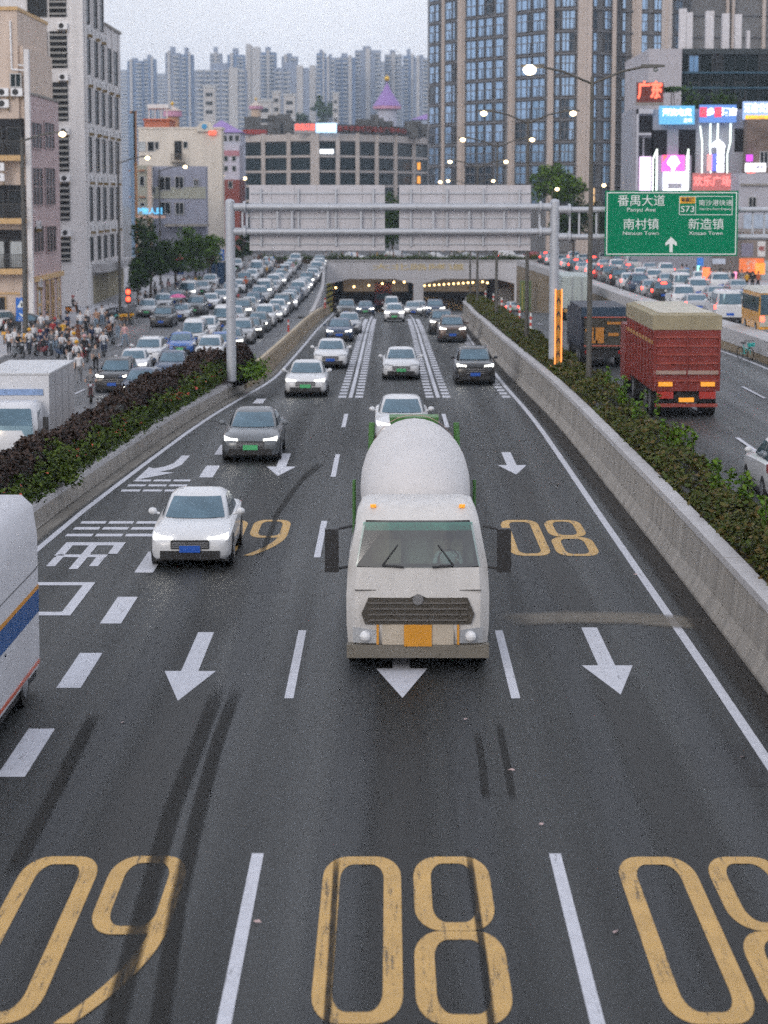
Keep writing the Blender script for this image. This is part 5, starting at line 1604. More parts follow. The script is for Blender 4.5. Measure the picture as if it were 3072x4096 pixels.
# ------------------------------------------------------------------ trees
tree('street_tree', 'big dark green street tree right of the white block', -23.97, 232, zL(232), 2.6, (.3, 0, 4.9, 2.5, 2.2, 3.1), 5200, TREEG, .34)
tree('street_tree', 'low dark tree leaning beside the big street tree', -24.52, 226, zL(226), 1.6, (-.2, 0, 2.7, 1.4, 1.5, 1.7), 1800, TREEG, .3, lobes=14)
tree('street_tree', 'small dark tree between the two taller left trees', -22.73, 246, zL(246), 2.2, (0, 0, 3.8, 1.4, 1.5, 1.7), 1900, TREEG, .32, lobes=14)
tree('street_tree', 'brighter green tree behind the red triangle sign', -21.29, 254, zL(254), 2.4, (0, 0, 4.6, 2.0, 1.8, 2.4), 3400, TREEB, .32)
tree('street_tree', 'thin olive tree nearest the blue hoarding', -20.29, 262, zL(262), 2.4, (0, 0, 4.4, 1.6, 1.5, 1.8), 1900, TREEB, .32, lobes=14)
tree('street_tree', 'dark small tree just right of the left gantry post', -20.13, 318, -1.3, 1.6, (0, 0, 2.8, 1.8, 1.6, 1.7), 1500, TREEG, .4, lobes=14)
tree('street_tree', 'round bright green tree before the glass tower', 21.15, 292, -.8, 6.2, (0, 0, 10.4, 3.4, 2.8, 2.5), 4600, TREEB, .42)
tree('street_tree', 'dark tree behind the right gantry post', 24.22, 305, -.9, 3.2, (0, 0, 6.2, 3.3, 2.6, 2.8), 3200, TREEG, .42)
tree('street_tree', 'dark tree behind the left edge of the green sign', 29.43, 312, -.9, 2.6, (0, 0, 5.2, 3.6, 2.6, 2.6), 3000, TREEG, .42)
tree('street_tree', 'tree hidden behind the middle of the green sign', 37.67, 316, -.9, 2.6, (0, 0, 4.0, 4.6, 2.6, 2.2), 2400, TREEG, .42)
tree('street_tree', 'dark green tree seen in the gap between the sign backs', 0.47, 340, -1.25, 3.0, (0, 0, 5.4, 1.6, 1.8, 4.2), 3200, TREEG, .42)
dk = thing('planter_hedge', 'low green hedge along the top of the underpass portal', 'hedge', (3, 327, -.75))
P = np.column_stack([rng.uniform(-21, 20, 9000), rng.uniform(-1.0, 1.4, 9000), np.abs(rng.normal(size=9000)) * .28 + .05])
P[:, 2] *= 1 + .4 * np.sin(P[:, 0] * 1.1)
leaves(P, .26, 'foliage', GREENF, dk, kind='stuff')
MB().box(-21, 20.3, -.9, 1.3, -.5, .12).build('soil', SOIL, dk)

# ------------------------------------------------------------------ vehicles
def paint(name, c, metal=0.0, rough=.32):
    return M('car_paint_' + name, c, rough, metal, var=.04, coat=.5)


PT = {'white': paint('white', (.62, .63, .65)), 'silver': paint('silver', (.40, .41, .43), .5), 'grey': paint('grey', (.12, .13, .14), .3),
      'black': paint('black', (.014, .014, .016)), 'blue': paint('blue', (.03, .11, .36)), 'dark blue': paint('dark blue', (.02, .045, .10), .2),
      'brown': paint('brown', (.10, .065, .05), .3), 'dark red': paint('dark red', (.22, .025, .025)), 'beige': paint('beige', (.40, .35, .28), .3),
      'yellow': paint('yellow', (.70, .34, .01)), 'orange': paint('orange', (.6, .2, .02))}
HL_ON = M('headlight_lit', (1, 1, .95), .3, var=0, emit=(1, .96, .86), es=12)
HL_OFF = M('headlight_off', (.45, .47, .5), .15, .3, var=0)
TL_ON = M('tail_light_lit', (.9, .05, .03), .4, var=0, emit=(1, .03, .015), es=18)
TL_OFF = M('tail_light_off', (.30, .015, .015), .3, var=0)
PLB = M('plate_blue', (.01, .09, .45), .45, var=0)
PLG = M('plate_green', (.07, .42, .16), .45, var=0)
PLW = M('plate_print', (.7, .75, .8), .5, var=0)
AMBER = M('amber_light', (.8, .35, .03), .4, var=0, emit=(1, .36, .03), es=.35)

KINDS = {
    'sedan': dict(L=4.7, W=.905, st=[(-2.36, .60, .32, .50, .56), (-2.32, .74, .25, .58, .66), (-2.2, .85, .21, .66, .76), (-1.95, .89, .2, .73, .85), (-1.5, .905, .2, .78, .92), (-.95, .91, .2, .83, .97), (-.4, .91, .2, .86, .985), (.6, .91, .2, .9, 1.0), (1.5, .905, .2, .94, 1.03), (1.95, .89, .22, .95, 1.05), (2.2, .85, .26, .92, 1.03), (2.33, .76, .34, .82, .95), (2.36, .62, .42, .7, .8)],
                  cab=[(.93, -1.02, 1.86, .80), (1.18, -.58, 1.50, .71), (1.38, -.14, 1.10, .62), (1.455, .12, .86, .50)]),
    'suv': dict(L=4.7, W=.93, st=[(-2.34, .66, .36, .62, .72), (-2.3, .8, .28, .74, .84), (-2.18, .88, .25, .84, .95), (-1.9, .92, .24, .90, 1.03), (-1.4, .93, .24, .94, 1.08), (-.95, .935, .24, .97, 1.11), (-.4, .935, .24, .99, 1.12), (.6, .935, .24, 1.02, 1.13), (1.6, .93, .24, 1.05, 1.15), (2.1, .9, .28, 1.05, 1.16), (2.28, .85, .34, 1.0, 1.12), (2.34, .72, .44, .9, 1.0)],
                cab=[(1.08, -1.02, 2.26, .83), (1.34, -.62, 2.12, .76), (1.58, -.22, 1.92, .68), (1.67, .06, 1.70, .58)]),
    'hatchback': dict(L=4.0, W=.85, st=[(-2.0, .6, .3, .55, .62), (-1.96, .74, .25, .64, .74), (-1.82, .82, .22, .74, .86), (-1.5, .85, .2, .82, .95), (-1.0, .86, .2, .88, 1.02), (.2, .86, .2, .92, 1.05), (1.3, .855, .2, .95, 1.08), (1.8, .83, .25, .95, 1.08), (1.96, .76, .34, .9, 1.02), (2.0, .64, .44, .8, .9)],
                      cab=[(1.0, -1.12, 1.92, .77), (1.24, -.74, 1.78, .70), (1.46, -.3, 1.58, .62), (1.54, -.02, 1.36, .52)]),
    'van': dict(L=4.8, W=.88, st=[(-2.4, .66, .36, .66, .76), (-2.36, .8, .28, .78, .9), (-2.2, .86, .25, .9, 1.02), (-1.9, .88, .24, .98, 1.1), (-1.4, .885, .24, 1.02, 1.14), (0, .885, .24, 1.04, 1.15), (2.0, .885, .24, 1.04, 1.15), (2.34, .86, .28, 1.04, 1.14), (2.4, .8, .36, .98, 1.06)],
                cab=[(1.08, -2.02, 2.36, .82), (1.4, -1.66, 2.33, .79), (1.76, -1.24, 2.28, .73), (1.93, -.86, 2.16, .62)]),
}


def ring_body(y, hw, zb, zs, zt):
    h = [(0, zb), (hw * .9, zb), (hw * .985, zb + (zs - zb) * .18), (hw, zb + (zs - zb) * .55), (hw * .985, zs), (hw * .9, zs + (zt - zs) * .55), (hw * .62, zt), (0, zt + .012)]
    pts = [(x, y, z) for x, z in h]
    return pts + [(-x, y, z) for x, z in reversed(h[1:-1])]


def plan(yf, yr, hw):
    q = [(-.55, 0), (0, -.045), (.55, 0), (.88, .05), (1, .2), (1, .5), (1, .8), (.88, .95), (.5, 1), (-.5, 1), (-.88, .95), (-1, .8), (-1, .5), (-1, .2), (-.88, .05)]
    return [(a * hw, yf + (yr - yf) * b) for a, b in q]


wheel_mb = MB().tube((-.11, 0, 0), (.11, 0, 0), .325, .325, 18, 0)
wheel_mb.tube((-.118, 0, 0), (.118, 0, 0), .215, .215, 14, 1)
WHEEL = wheel_mb.mesh('wheel', [RUBBER, M('alloy', (.35, .36, .38), .35, .7, var=0)], smooth=40)
PROTO = {}


def car_proto(kind):
    if kind in PROTO: return PROTO[kind]
    K = KINDS[kind]; st = K['st']; cab = K['cab']
    parts = []

    def P(name, mb, mats, role=None, smooth=None, loc=(0, 0, 0)):
        parts.append((name, mb.mesh(name, mats, smooth), loc, role))
    mb = MB().loft([ring_body(*s) for s in st])
    rings = [[(x, y, z) for x, y in plan(yf, yr, hw)] for z, yf, yr, hw in cab]
    zt = cab[-1][0]
    rings.append([(x * .6, y * .6 + (cab[-1][1] + cab[-1][2]) * .2, zt + .022) for x, y in plan(*cab[-1][1:])])
    mb.loft(rings, cap=(False, True))
    P('body', mb, [PT['white']], 'paint', 32)
    # glazing follows the cabin faces, set just proud of them
    def lerp(a, b, u): return a + (b - a) * u
    z0, z1 = cab[0][0] + .04, cab[2][0] - .02

    def lev(z):
        for a, b in zip(cab, cab[1:]):
            if z <= b[0]:
                u = (z - a[0]) / (b[0] - a[0]); return [lerp(a[k], b[k], u) for k in (1, 2, 3)]
        return cab[-1][1:]
    for nm, idx, sgn in (('windshield', 0, -1), ('rear_window', 1, 1)):
        mb = MB(); rows = []
        for j in range(4):
            z = lerp(z0, z1, j / 3); f = lev(z)
            r = []
            for i in range(7):
                u = -1 + 2 * i / 6
                x = u * f[2] * .86
                bow = (-.045 * (f[1] - f[0]) * (1 - u * u) + .035 * (f[1] - f[0]) * u ** 4) if idx == 0 else -.05 * (f[1] - f[0]) * u ** 6
                r.append((x, f[idx] + bow + sgn * .03, z + .012))
            rows.append(r)
        mb.loft(rows, cap=(False, False), closed=False)
        P(nm, mb, [CARGLASS], None, 60)
    for sx in (-1, 1):
        for a, b_ in ((.13, .46), (.50, .84)):
            rows = []
            for j in range(3):
                z = lerp(z0, z1, j / 2); f = lev(z)
                sh = .04 * j if a < .2 else 0
                rows.append([(sx * (f[2] + .012), lerp(f[0], f[1], q), z) for q in (a + sh, (a + b_) / 2, b_)])
            mb = MB().loft(rows, cap=(False, False), closed=False)
            P('side_window', mb, [CARGLASS])
    yF, yB = st[0][0], st[-1][0]
    s2 = st[2]; zl = s2[3] - .03; w2 = s2[1]
    dy = s2[0]
    zh = st[2][4] - .075
    for sx in (-1, 1):
        mb = MB().loft([[(sx * w2 * .48, dy - .12, zh - .08), (sx * w2 * .48, dy - .12, zh + .02), (sx * w2 * .48, dy + .1, zh + .06), (sx * w2 * .48, dy + .1, zh - .08)],
                        [(sx * w2 * .95, dy - .02, zh - .1), (sx * w2 * .95, dy - .02, zh + .06), (sx * w2 * .97, dy + .28, zh + .1), (sx * w2 * .97, dy + .28, zh - .04)]])
        P('headlight', mb, [HL_OFF], 'head')
        sr = st[-3]; zr = sr[3] - .07
        mb = MB().loft([[(sx * sr[1] * .52, sr[0] - .05, zr - .11), (sx * sr[1] * .52, sr[0] + .125, zr - .11), (sx * sr[1] * .52, sr[0] + .12, zr + .07), (sx * sr[1] * .52, sr[0] - .05, zr + .07)],
                        [(sx * sr[1] * 1.01, sr[0] - .28, zr - .12), (sx * sr[1] * 1.01, sr[0] + .06, zr - .12), (sx * sr[1] * 1.01, sr[0] + .03, zr + .1), (sx * sr[1] * 1.01, sr[0] - .28, zr + .1)]])
        P('tail_light', mb, [TL_OFF], 'tail')
        zc = cab[0][0] + .06
        mb = MB().ball((sx * (st[4][1] + .1), cab[0][1] + .52, zc + .07), .105, 0, 10, 6, .8).tube((sx * (st[4][1] - .06), cab[0][1] + .54, zc + .01), (sx * (st[4][1] + .08), cab[0][1] + .53, zc + .04), .03)
        _unused = MB().loft([[(sx * (st[4][1] + .0), cab[0][1] + .48, zc), (sx * (st[4][1] + 0), cab[0][1] + .6, zc), (sx * (st[4][1] + 0), cab[0][1] + .6, zc + .05), (sx * (st[4][1]), cab[0][1] + .48, zc + .05)],
                        [(sx * (st[4][1] + .21), cab[0][1] + .46, zc - .02), (sx * (st[4][1] + .21), cab[0][1] + .6, zc - .02), (sx * (st[4][1] + .21), cab[0][1] + .6, zc + .14), (sx * (st[4][1] + .21), cab[0][1] + .46, zc + .14)]])
        P('door_mirror', mb, [PT['white']], 'paint')
    gz = st[1][2] + .2
    mb = MB().box(-w2 * .5, w2 * .5, yF - .035, yF + .15, gz + .02, zh - .03)
    P('grille', mb, [BLACK])
    mb = MB()
    for k in range(3):
        zz = gz + .05 + (zh - gz - .1) * k / 3
        mb.box(-w2 * .48, w2 * .48, yF - .05, yF - .037, zz, zz + .022)
    P('grille_bar', mb, [CHROME])
    mb = MB().box(-w2 * .78, w2 * .78, yF - .028, yF + .2, st[1][2] - .02, gz - .03)
    P('lower_intake', mb, [BLACK])
    mb = MB().box(-.23, .23, yF - .062, yF - .04, gz - .06, gz + .09)
    P('front_plate', mb, [PLB], 'plate')
    mb = MB().box(-.23, .23, yB + .01, yB + .03, st[-2][2] + .2, st[-2][2] + .35)
    P('rear_plate', mb, [PLB], 'plate')
    mb = MB().box(-st[-3][1] * .85, st[-3][1] * .85, yB - .2, yB + .012, st[-2][2] - .1, st[-2][2] + .1)
    P('rear_bumper', mb, [BLACK])
    mb = MB().box(-st[4][1] * .93, st[4][1] * .93, st[2][0], st[-3][0], .17, .2 + (.06 if kind != 'sedan' else .012))
    P('underbody', mb, [BLACK])
    wy = K['L'] * .29
    for sx in (-1, 1):
        for y in (-wy - .1, wy):
            mb = MB().tube((sx * (st[4][1] - .1), y, .34), (sx * (st[4][1] + .006), y, .34), .375, .375, 18)
            P('wheel_arch', mb, [BLACK])
            parts.append(('wheel', WHEEL, (sx * (st[4][1] - .095), y, .325), None))
    if kind == 'suv':
        for sx in (-1, 1):
            P('roof_rail', MB().box(sx * .58 - .02, sx * .58 + .02, .1, 1.6, zt + .02, zt + .06), [CHROME])
    PROTO[kind] = parts
    return parts


def car(label, kind, colour, x, y, z, rz=0.0, head=False, tail=False, plate='blue', group=None, cat=None, far=False, pitch=0.0, brake=False):
    t = thing('parked_car' if False else {'sedan': 'car', 'suv': 'car', 'hatchback': 'car', 'van': 'van'}[kind], label, cat or ('van' if kind == 'van' else 'car'), (x, y, z), rz, group)
    t.rotation_euler = (pitch, 0, rz)
    if group and 'jam' in group or group and 'queue' in group:
        t.scale = (random.uniform(.96, 1.05), random.uniform(.93, 1.05), random.uniform(.95, 1.07))
    for nm, me, loc, role in car_proto(kind):
        if far and nm in ('grille_bar', 'wheel_arch', 'underbody', 'side_window', 'roof_rail'): continue
        m = None
        if role == 'paint': m = PT[colour]
        elif role == 'head': m = HL_ON if head else HL_OFF
        elif role == 'tail': m = TL_ON if tail else TL_OFF
        elif role == 'plate': m = PLG if plate == 'green' else PLB
        link(nm, me, t, loc, mats=[m] if m else None)
    if brake:
        z, yf, yr, hw = KINDS[kind]['cab'][2]
        link('brake_light', BRK, t, (0, yr + .1, z - .03))
    return t


BRK = MB().box(-.2, .2, -.02, .06, -.05, .05).mesh('brake_light', [TL_ON])


def slope(prof, y):
    return math.atan((prof(y + 2) - prof(y - 2)) / 4)


# --- cars coming towards the camera on the main road
for lab, kind, c, x, y, hd1, pl in (
    ('white sedan with blue plate in the left lane beside the exit characters', 'sedan', 'white', -4.42, 50.5, True, 'blue'),
    ('dark grey sedan with green plate and bright headlights in the left lane', 'sedan', 'grey', -4.32, 71.3, True, 'green'),
    ('white hatchback sedan with green plate ahead of a white car, left lane', 'sedan', 'white', -3.6, 98.5, True, 'green'),
    ('white sedan half hidden by the green plated white car', 'sedan', 'white', -3.1, 121, False, 'blue'),
    ('blue grey sedan with bright headlights following in the left lane', 'sedan', 'dark blue', -3.3, 151.5, True, 'blue'),
    ('silver sedan behind the blue grey sedan, left lane', 'sedan', 'silver', -2.9, 164, False, 'blue'),
    ('grey car near the tunnel mouth, left lane', 'suv', 'grey', -4.0, 214, False, 'blue'),
    ('white sedan with green plate alone in the middle lane', 'sedan', 'white', .58, 111.5, False, 'green'),
    ('white car with headlights on, middle lane before the tunnel', 'hatchback', 'white', .42, 192.5, True, 'green'),
    ('white van just leaving the left tunnel mouth', 'van', 'white', .25, 256, False, 'blue'),
    ('dark blue car with an orange light, lanes before the tunnel', 'sedan', 'dark blue', -2.35, 226, True, 'green'),
    ('black sedan with blue plate in the right lane', 'suv', 'black', 4.02, 107.3, True, 'blue'),
    ('dark red sedan with bright headlights in the right lane', 'suv', 'brown', 4.15, 150.8, True, 'blue'),
    ('dark car close behind the dark red car, right lane', 'suv', 'black', 3.75, 163, True, 'blue'),
    ('grey car farther back in the right lane', 'suv', 'dark blue', 4.25, 212, True, 'blue'),
    ('car with dazzling headlights by the tunnel pillar', 'sedan', 'silver', 2.3, 222, True, 'blue'),
    ('second dazzling car beside the tunnel pillar', 'sedan', 'white', 3.1, 238, True, 'blue'),
    ('white sedan just behind the concrete mixer truck', 'sedan', 'white', .42, 76.2, True, 'blue')):
    car(lab, kind, c, x, y + KINDS[kind]['L'] / 2, zM(y + 2.3), 0, hd1, False, pl, 'traffic on the main road', pitch=slope(zM, y + 2.3))
AL = thing('red_truck', 'red roofed lorry deep in the left tunnel mouth', 'truck', (-.9, 338, zM(338)))
MB().box(-1.25, 1.25, 0, 2, .5, 2.6).build('cab', M('lorry_red', (.35, .05, .06), .5), AL)
MB().box(-1.05, 1.05, -.04, -.003, 1.4, 2.2).build('windshield', CARGLASS, AL)
MB().box(-1.25, 1.25, 2.1, 8, .8, 3.6).build('cargo_box', M('lorry_pale_red', (.5, .22, .22), .5), AL)
for sx in (-1, 1): link('wheel', WHEEL, AL, (sx * 1.05, 1, .33), scale=(1.3, 1.3, 1.3))

# --- concrete mixer truck
CLEAR = bpy.data.materials.new('clear_glass'); CLEAR.use_nodes = True
_n = CLEAR.node_tree; _n.nodes.clear()
_o = _n.nodes.new('ShaderNodeOutputMaterial'); _m = _n.nodes.new('ShaderNodeMixShader'); _t = _n.nodes.new('ShaderNodeBsdfTransparent'); _g = _n.nodes.new('ShaderNodeBsdfGlossy'); _f = _n.nodes.new('ShaderNodeFresnel')
_t.inputs[0].default_value = (.66, .86, .82, 1); _g.inputs['Roughness'].default_value = .05; _f.inputs[0].default_value = 2.3
_n.links.new(_f.outputs[0], _m.inputs[0]); _n.links.new(_t.outputs[0], _m.inputs[1]); _n.links.new(_g.outputs[0], _m.inputs[2]); _n.links.new(_m.outputs[0], _o.inputs[0])
mx = thing('mixer_truck', 'white concrete mixer truck driving towards the camera in the middle lane', 'truck', (.5, 39.5, 0))
cabm = M('mixer_white', (.58, .565, .55), .45, var=.10, scale=1.6, stretch=(3, 3, .6), spec=.35)
sec = lambda y, z0, z1, wb, wm, wt, zm: [(-wb, y, z0), (wb, y, z0), (wm, y, zm), (wt, y, z1), (-wt, y, z1), (-wm, y, zm)]


def cabring(z, yf, yr, hw, r=.16):
    return [(-hw + r, yf, z), (-hw * .5, yf - .05, z), (hw * .5, yf - .05, z), (hw - r, yf, z), (hw, yf + r * 1.2, z), (hw, yr, z), (-hw, yr, z), (-hw, yf + r * 1.2, z)]


mb = MB().loft([cabring(.42, .10, 2.1, 1.22), cabring(.8, .0, 2.1, 1.245), cabring(1.3, .02, 2.1, 1.25), cabring(1.82, .08, 2.1, 1.22), cabring(2.6, .42, 2.1, 1.07), cabring(2.8, .6, 2.05, .98), cabring(2.86, .85, 1.95, .8)])
cut = [i for i, f in enumerate(mb.f) if i in (24, 25, 26)]          # the opening behind the windscreen
for i in reversed(cut): del mb.f[i]; del mb.m[i]
mb.build('cab', cabm, mx, smooth=38, fix=False)
INT = M('cab_interior', (.05, .05, .05), .8)
MB().box(-1.05, 1.05, .2, .6, 1.2, 1.8).build('dashboard', INT, mx)
MB().box(-1.02, 1.02, 1.5, 1.56, 1.0, 2.55).build('cab_back_lining', M('cab_lining', (.34, .32, .29), .9), mx)
for sx in (-1, 1):
    MB().box(sx * .55 - .26, sx * .55 + .26, 1.2, 1.42, 1.2, 2.15).box(sx * .55 - .13, sx * .55 + .13, 1.22, 1.38, 2.16, 2.4).build('seat', M('seat_beige', (.36, .27, .20), .9), mx)
MB().loft([[(.55 + .2 * math.cos(q / 2), .72 + .05 * math.sin(q / 2), 1.86 + .18 * math.sin(q / 2)), (.55 + .17 * math.cos(q / 2), .74 + .05 * math.sin(q / 2), 1.86 + .15 * math.sin(q / 2))] for q in range(13)], cap=(False, False), closed=False).build('steering_wheel', BLACK, mx)
MB().box(-.95, .95, .4, .45, 2.42, 2.56).build('sun_blind', M('sun_blind_green', (.04, .34, .26), .6), mx)
MB().loft([[(-1.08, .075, 1.84), (-.5, .02, 1.82), (.5, .02, 1.82), (1.08, .075, 1.84)], [(-.95, .365, 2.58), (-.5, .31, 2.6), (.5, .31, 2.6), (.95, .365, 2.58)]], cap=(False, False), closed=False).build('windshield', CLEAR, mx)
for sx in (-1, 1):
    MB().add([(sx * 1.213, .5, 1.82), (sx * 1.213, 1.6, 1.82), (sx * 1.1, 1.6, 2.5), (sx * 1.1, .75, 2.5)], [(0, 1, 2, 3)]).build('side_window', CARGLASS, mx)
    mm = MB().box(sx * 1.5 - .12, sx * 1.5 + .12, .12, .3, 1.72, 2.48).build('mirror', BLACK, mx)
    MB().tube((sx * 1.15, .4, 2.5), (sx * 1.5, .22, 2.45), .025).tube((sx * 1.2, .3, 1.8), (sx * 1.5, .22, 1.75), .025).build('mirror_arm', BLACK, mm)
    MB().tube((sx * .25, .0, 1.83), (sx * .62, .015, 1.86), .02).tube((sx * .62, .01, 1.86), (sx * .35, .15, 2.2), .014).build('wiper', BLACK, mx)
    MB().loft([[(sx * .68, -.065, .5), (sx * 1.13, .02, .5), (sx * 1.13, .02, .78), (sx * .68, -.065, .72)], [(sx * .68, .1, .5), (sx * 1.13, .2, .5), (sx * 1.13, .2, .78), (sx * .68, .1, .72)]]).build('headlight', HL_OFF, mx)
    MB().box(sx * 1.02 - .07, sx * 1.02 + .07, -.03, .1, .34, .44).build('indicator', AMBER, mx)
    for y in (1.0, 4.9, 6.2):
        link('wheel', WHEEL, mx, (sx * 1.05, y, .5), scale=(1.5, 1.55, 1.55))
MB().loft([[(-.92, -.075, .84), (.92, -.075, .84), (.98, -.07, 1.02), (.86, -.06, 1.3), (.14, -.06, 1.3), (0, -.06, 1.37), (-.14, -.06, 1.3), (-.86, -.06, 1.3), (-.98, -.07, 1.02)], [(-.92, .1, .84), (.92, .1, .84), (.98, .1, 1.02), (.86, .1, 1.3), (.14, .1, 1.3), (0, .1, 1.37), (-.14, .1, 1.3), (-.86, .1, 1.3), (-.98, .1, 1.02)]]).build('grille', M('grille_dark', (.055, .048, .038), .6, var=.2), mx)
for k in range(4): MB().box(-.86, .86, -.1, -.078, .9 + k * .1, .93 + k * .1).build('grille_slat', M('slat_grey', (.12, .11, .10), .5), mx)
MB().box(-1.24, 1.24, -.06, .2, .24, .47).build('bumper', M('bumper_grey', (.16, .145, .12), .6), mx)
MB().box(-.62, .62, -.06, .1, .475, .835).build('front_panel', M('panel_beige', (.46, .40, .32), .6), mx)
MB().box(-.24, .24, -.09, -.062, .45, .83).build('orange_plate', M('plate_orange_deep', (.62, .27, .02), .5, var=.1), mx)
MB().box(.68, .72, -.075, -.05, .48, .83).box(-.72, -.68, -.075, -.05, .48, .83).build('orange_strip', M('plate_orange_deep'), mx)
MB().box(-1.1, 1.1, .25, 8.0, .45, .78).build('chassis', BLACK, mx)
rings = []
for u in range(15):
    y = 2.25 + 4.6 * u / 14
    r = [.45, .78, .93, .99, 1.02, 1.04, 1.05, 1.05, 1.04, 1.02, .98, .92, .83, .72, .58][u]
    zc = 2.36 + .165 * (y - 2.25)
    rings.append([(r * math.cos(2 * math.pi * k / 32), y - .12 * r * math.sin(2 * math.pi * k / 32), zc + r * math.sin(2 * math.pi * k / 32)) for k in range(32)])
MB().loft(rings).build('drum', M('drum_white', (.56, .545, .545), .5, var=.06, scale=1.5), mx, smooth=50)
for yy, r in ((6.15, .86),):
    zc = 2.36 + .165 * (yy - 2.25)
    MB().loft([[(rr * math.cos(2 * math.pi * k / 32), y_, zc + rr * math.sin(2 * math.pi * k / 32)) for k in range(32)] for y_, rr in ((yy, r + .035), (yy + .14, r + .035))], cap=(False, False)).build('drum_band', M('band_red_brown', (.36, .20, .15), .6), mx)
MB().tube((0, -.1, 1.28), (0, -.115, 1.28), .095, .095, 16).build('badge', CHROME, mx)
for sx in (-1, 1):
    MB().ball((sx * .92, -.05, .62), .1, 0, 10, 6).build('lamp_lens', M('lens_clear', (.75, .76, .78), .15, var=0), mx)
    MB().box(sx * .78 - .05, sx * .78 + .05, .56, .66, 2.8, 2.85).build('roof_marker', AMBER, mx)
    MB().add([(sx * 1.252, .35, .9), (sx * 1.256, .38, .9), (sx * 1.226, .42, 1.8), (sx * 1.222, .39, 1.8)], [(0, 1, 2, 3)]).build('door_gap', BLACK, mx, fix=False)
MB().box(-1.1, 1.1, -.004, .04, 1.42, 1.435).build('panel_gap', M('gap_dark', (.1, .095, .09), .8, var=0), mx)
GF = M('frame_green', (.06, .17, .04), .5, var=.2)
MB().loft([[(-.5, 6.7, 3.8), (.5, 6.7, 3.8), (.5, 7.4, 3.8), (-.5, 7.4, 3.8)], [(-.4, 6.9, 3.2), (.4, 6.9, 3.2), (.4, 7.4, 3.2), (-.4, 7.4, 3.2)]]).build('hopper', GF, mx)
for sx in (-1, 1):
    MB().tube((sx * .95, 6.6, .8), (sx * .85, 6.7, 3.7), .06).build('rear_frame', GF, mx)
    MB().tube((sx * 1.2, 6.2, 1.0), (sx * 1.2, 6.2, 2.6), .035).build('ladder_rail', GF, mx)
MB().box(-1.2, -.95, 6.0, 7.0, 1.0, 1.4).build('water_tank', GF, mx)

# --- white van at the left edge
nv = thing('white_coach_van', 'large white van with blue and orange side stripe at the left edge', 'van', (-7.05, 34.5, 0))
vb = [(-1.13, .35), (1.13, .35), (1.15, .6), (1.15, 2.6), (1.08, 3.1), (.9, 3.27), (-.9, 3.27), (-1.08, 3.1), (-1.15, 2.6), (-1.15, .6)]
MB().loft([[(x * .93, -3.7, z * .97) for x, z in vb], [(x, -3.4, z) for x, z in vb], [(x, 3.68, z) for x, z in vb], [(x * .96, 3.8, z * .985) for x, z in vb]]).build('body', M('van_white', (.56, .56, .59), .65, var=.06, spec=.25), nv, smooth=40)
MB().box(1.152, 1.158, -1.5, 3.66, 1.3, 1.68).build('blue_stripe', M('stripe_blue', (.02, .09, .28), .4, var=.1), nv)
MB().box(1.152, 1.159, -3.3, 3.66, 1.69, 1.76).build('orange_stripe', M('stripe_orange', (.65, .28, .03), .4, var=0), nv)
MB().box(1.135, 1.16, -3.3, 3.66, .43, .48).build('red_sill_line', M('stripe_red', (.5, .1, .05), .4, var=0), nv)
for y0, y1 in ((-3.0, -2.0), (-1.8, -.3)):
    MB().box(1.152, 1.158, y0, y1, 1.85, 2.6).build('side_window', CARGLASS, nv)
for sx in (-1, 1):
    for y in (-2.4, 2.2): link('wheel', WHEEL, nv, (sx * 1.0, y, .42), scale=(1.2, 1.3, 1.3))
    MB().box(sx * .95 - .09, sx * .95 + .09, 3.79, 3.83, .9, 1.5).build('tail_light', TL_OFF, nv)
MB().box(-1.1, 1.1, -3.2, 3.6, .2, .34).build('underbody', BLACK, nv)
SEAM = M('panel_seam', (.12, .12, .13), .7, var=0)
for y in (-1.9,): MB().box(1.1515, 1.1575, y, y + .03, .5, 2.75).build('panel_seam', SEAM, nv)
for z in (2.05,): MB().box(1.1512, 1.1572, -.15, 3.6, z, z + .02).build('panel_seam', SEAM, nv)
MB().box(-.5, .4, .5, 1.6, 3.272, 3.36).build('roof_vent', M('vent_grey', (.42, .42, .43), .6), nv)
MB().box(1.1525, 1.159, .2, .32, 1.2, 1.24).build('door_handle', BLACK, nv)

# --- white box truck on the left street
bt = thing('white_box_truck', 'white box truck facing the camera behind the purple hedge', 'truck', (-12.55, 75, zL(78)))
wt_ = paint('truck_white', (.60, .61, .64))
MB().box(-1.15, 1.15, 2.0, 8.2, .75, 3.22).build('cargo_box', wt_, bt)
MB().box(-1.18, 1.18, 1.97, 8.23, 3.23, 3.29).build('box_rim', M('rim_grey', (.55, .56, .58), .5), bt)
MB().loft([cabring(.45, .08, 1.85, 1.02), cabring(1.2, 0, 1.85, 1.04), cabring(1.75, .2, 1.85, 1.0), cabring(2.3, .5, 1.85, .9), cabring(2.42, .7, 1.8, .8)]).build('cab', wt_, bt, smooth=38)
MB().loft([[(-.92, .0, 1.28), (.92, .0, 1.28)], [(-.86, .12, 1.7), (.86, .12, 1.7)], [(-.78, .4, 2.24), (.78, .4, 2.24)]], cap=(False, False), closed=False).build('windshield', CARGLASS, bt)
for sx in (-1, 1):
    MB().add([(sx * 1.045, .5, 1.3), (sx * 1.045, 1.5, 1.3), (sx * .93, 1.5, 2.15), (sx * .95, .75, 2.1)], [(0, 1, 2, 3)]).build('side_window', CARGLASS, bt)
    MB().box(sx * 1.3 - .09, sx * 1.3 + .09, .05, .16, 1.5, 2.0).build('mirror', BLACK, bt)
    MB().box(sx * .75 - .2, sx * .75 + .2, -.03, .06, .8, 1.0).build('headlight', HL_OFF, bt)
    for y in (.9, 6.2): link('wheel', WHEEL, bt, (sx * .95, y, .4), scale=(1.2, 1.25, 1.25))
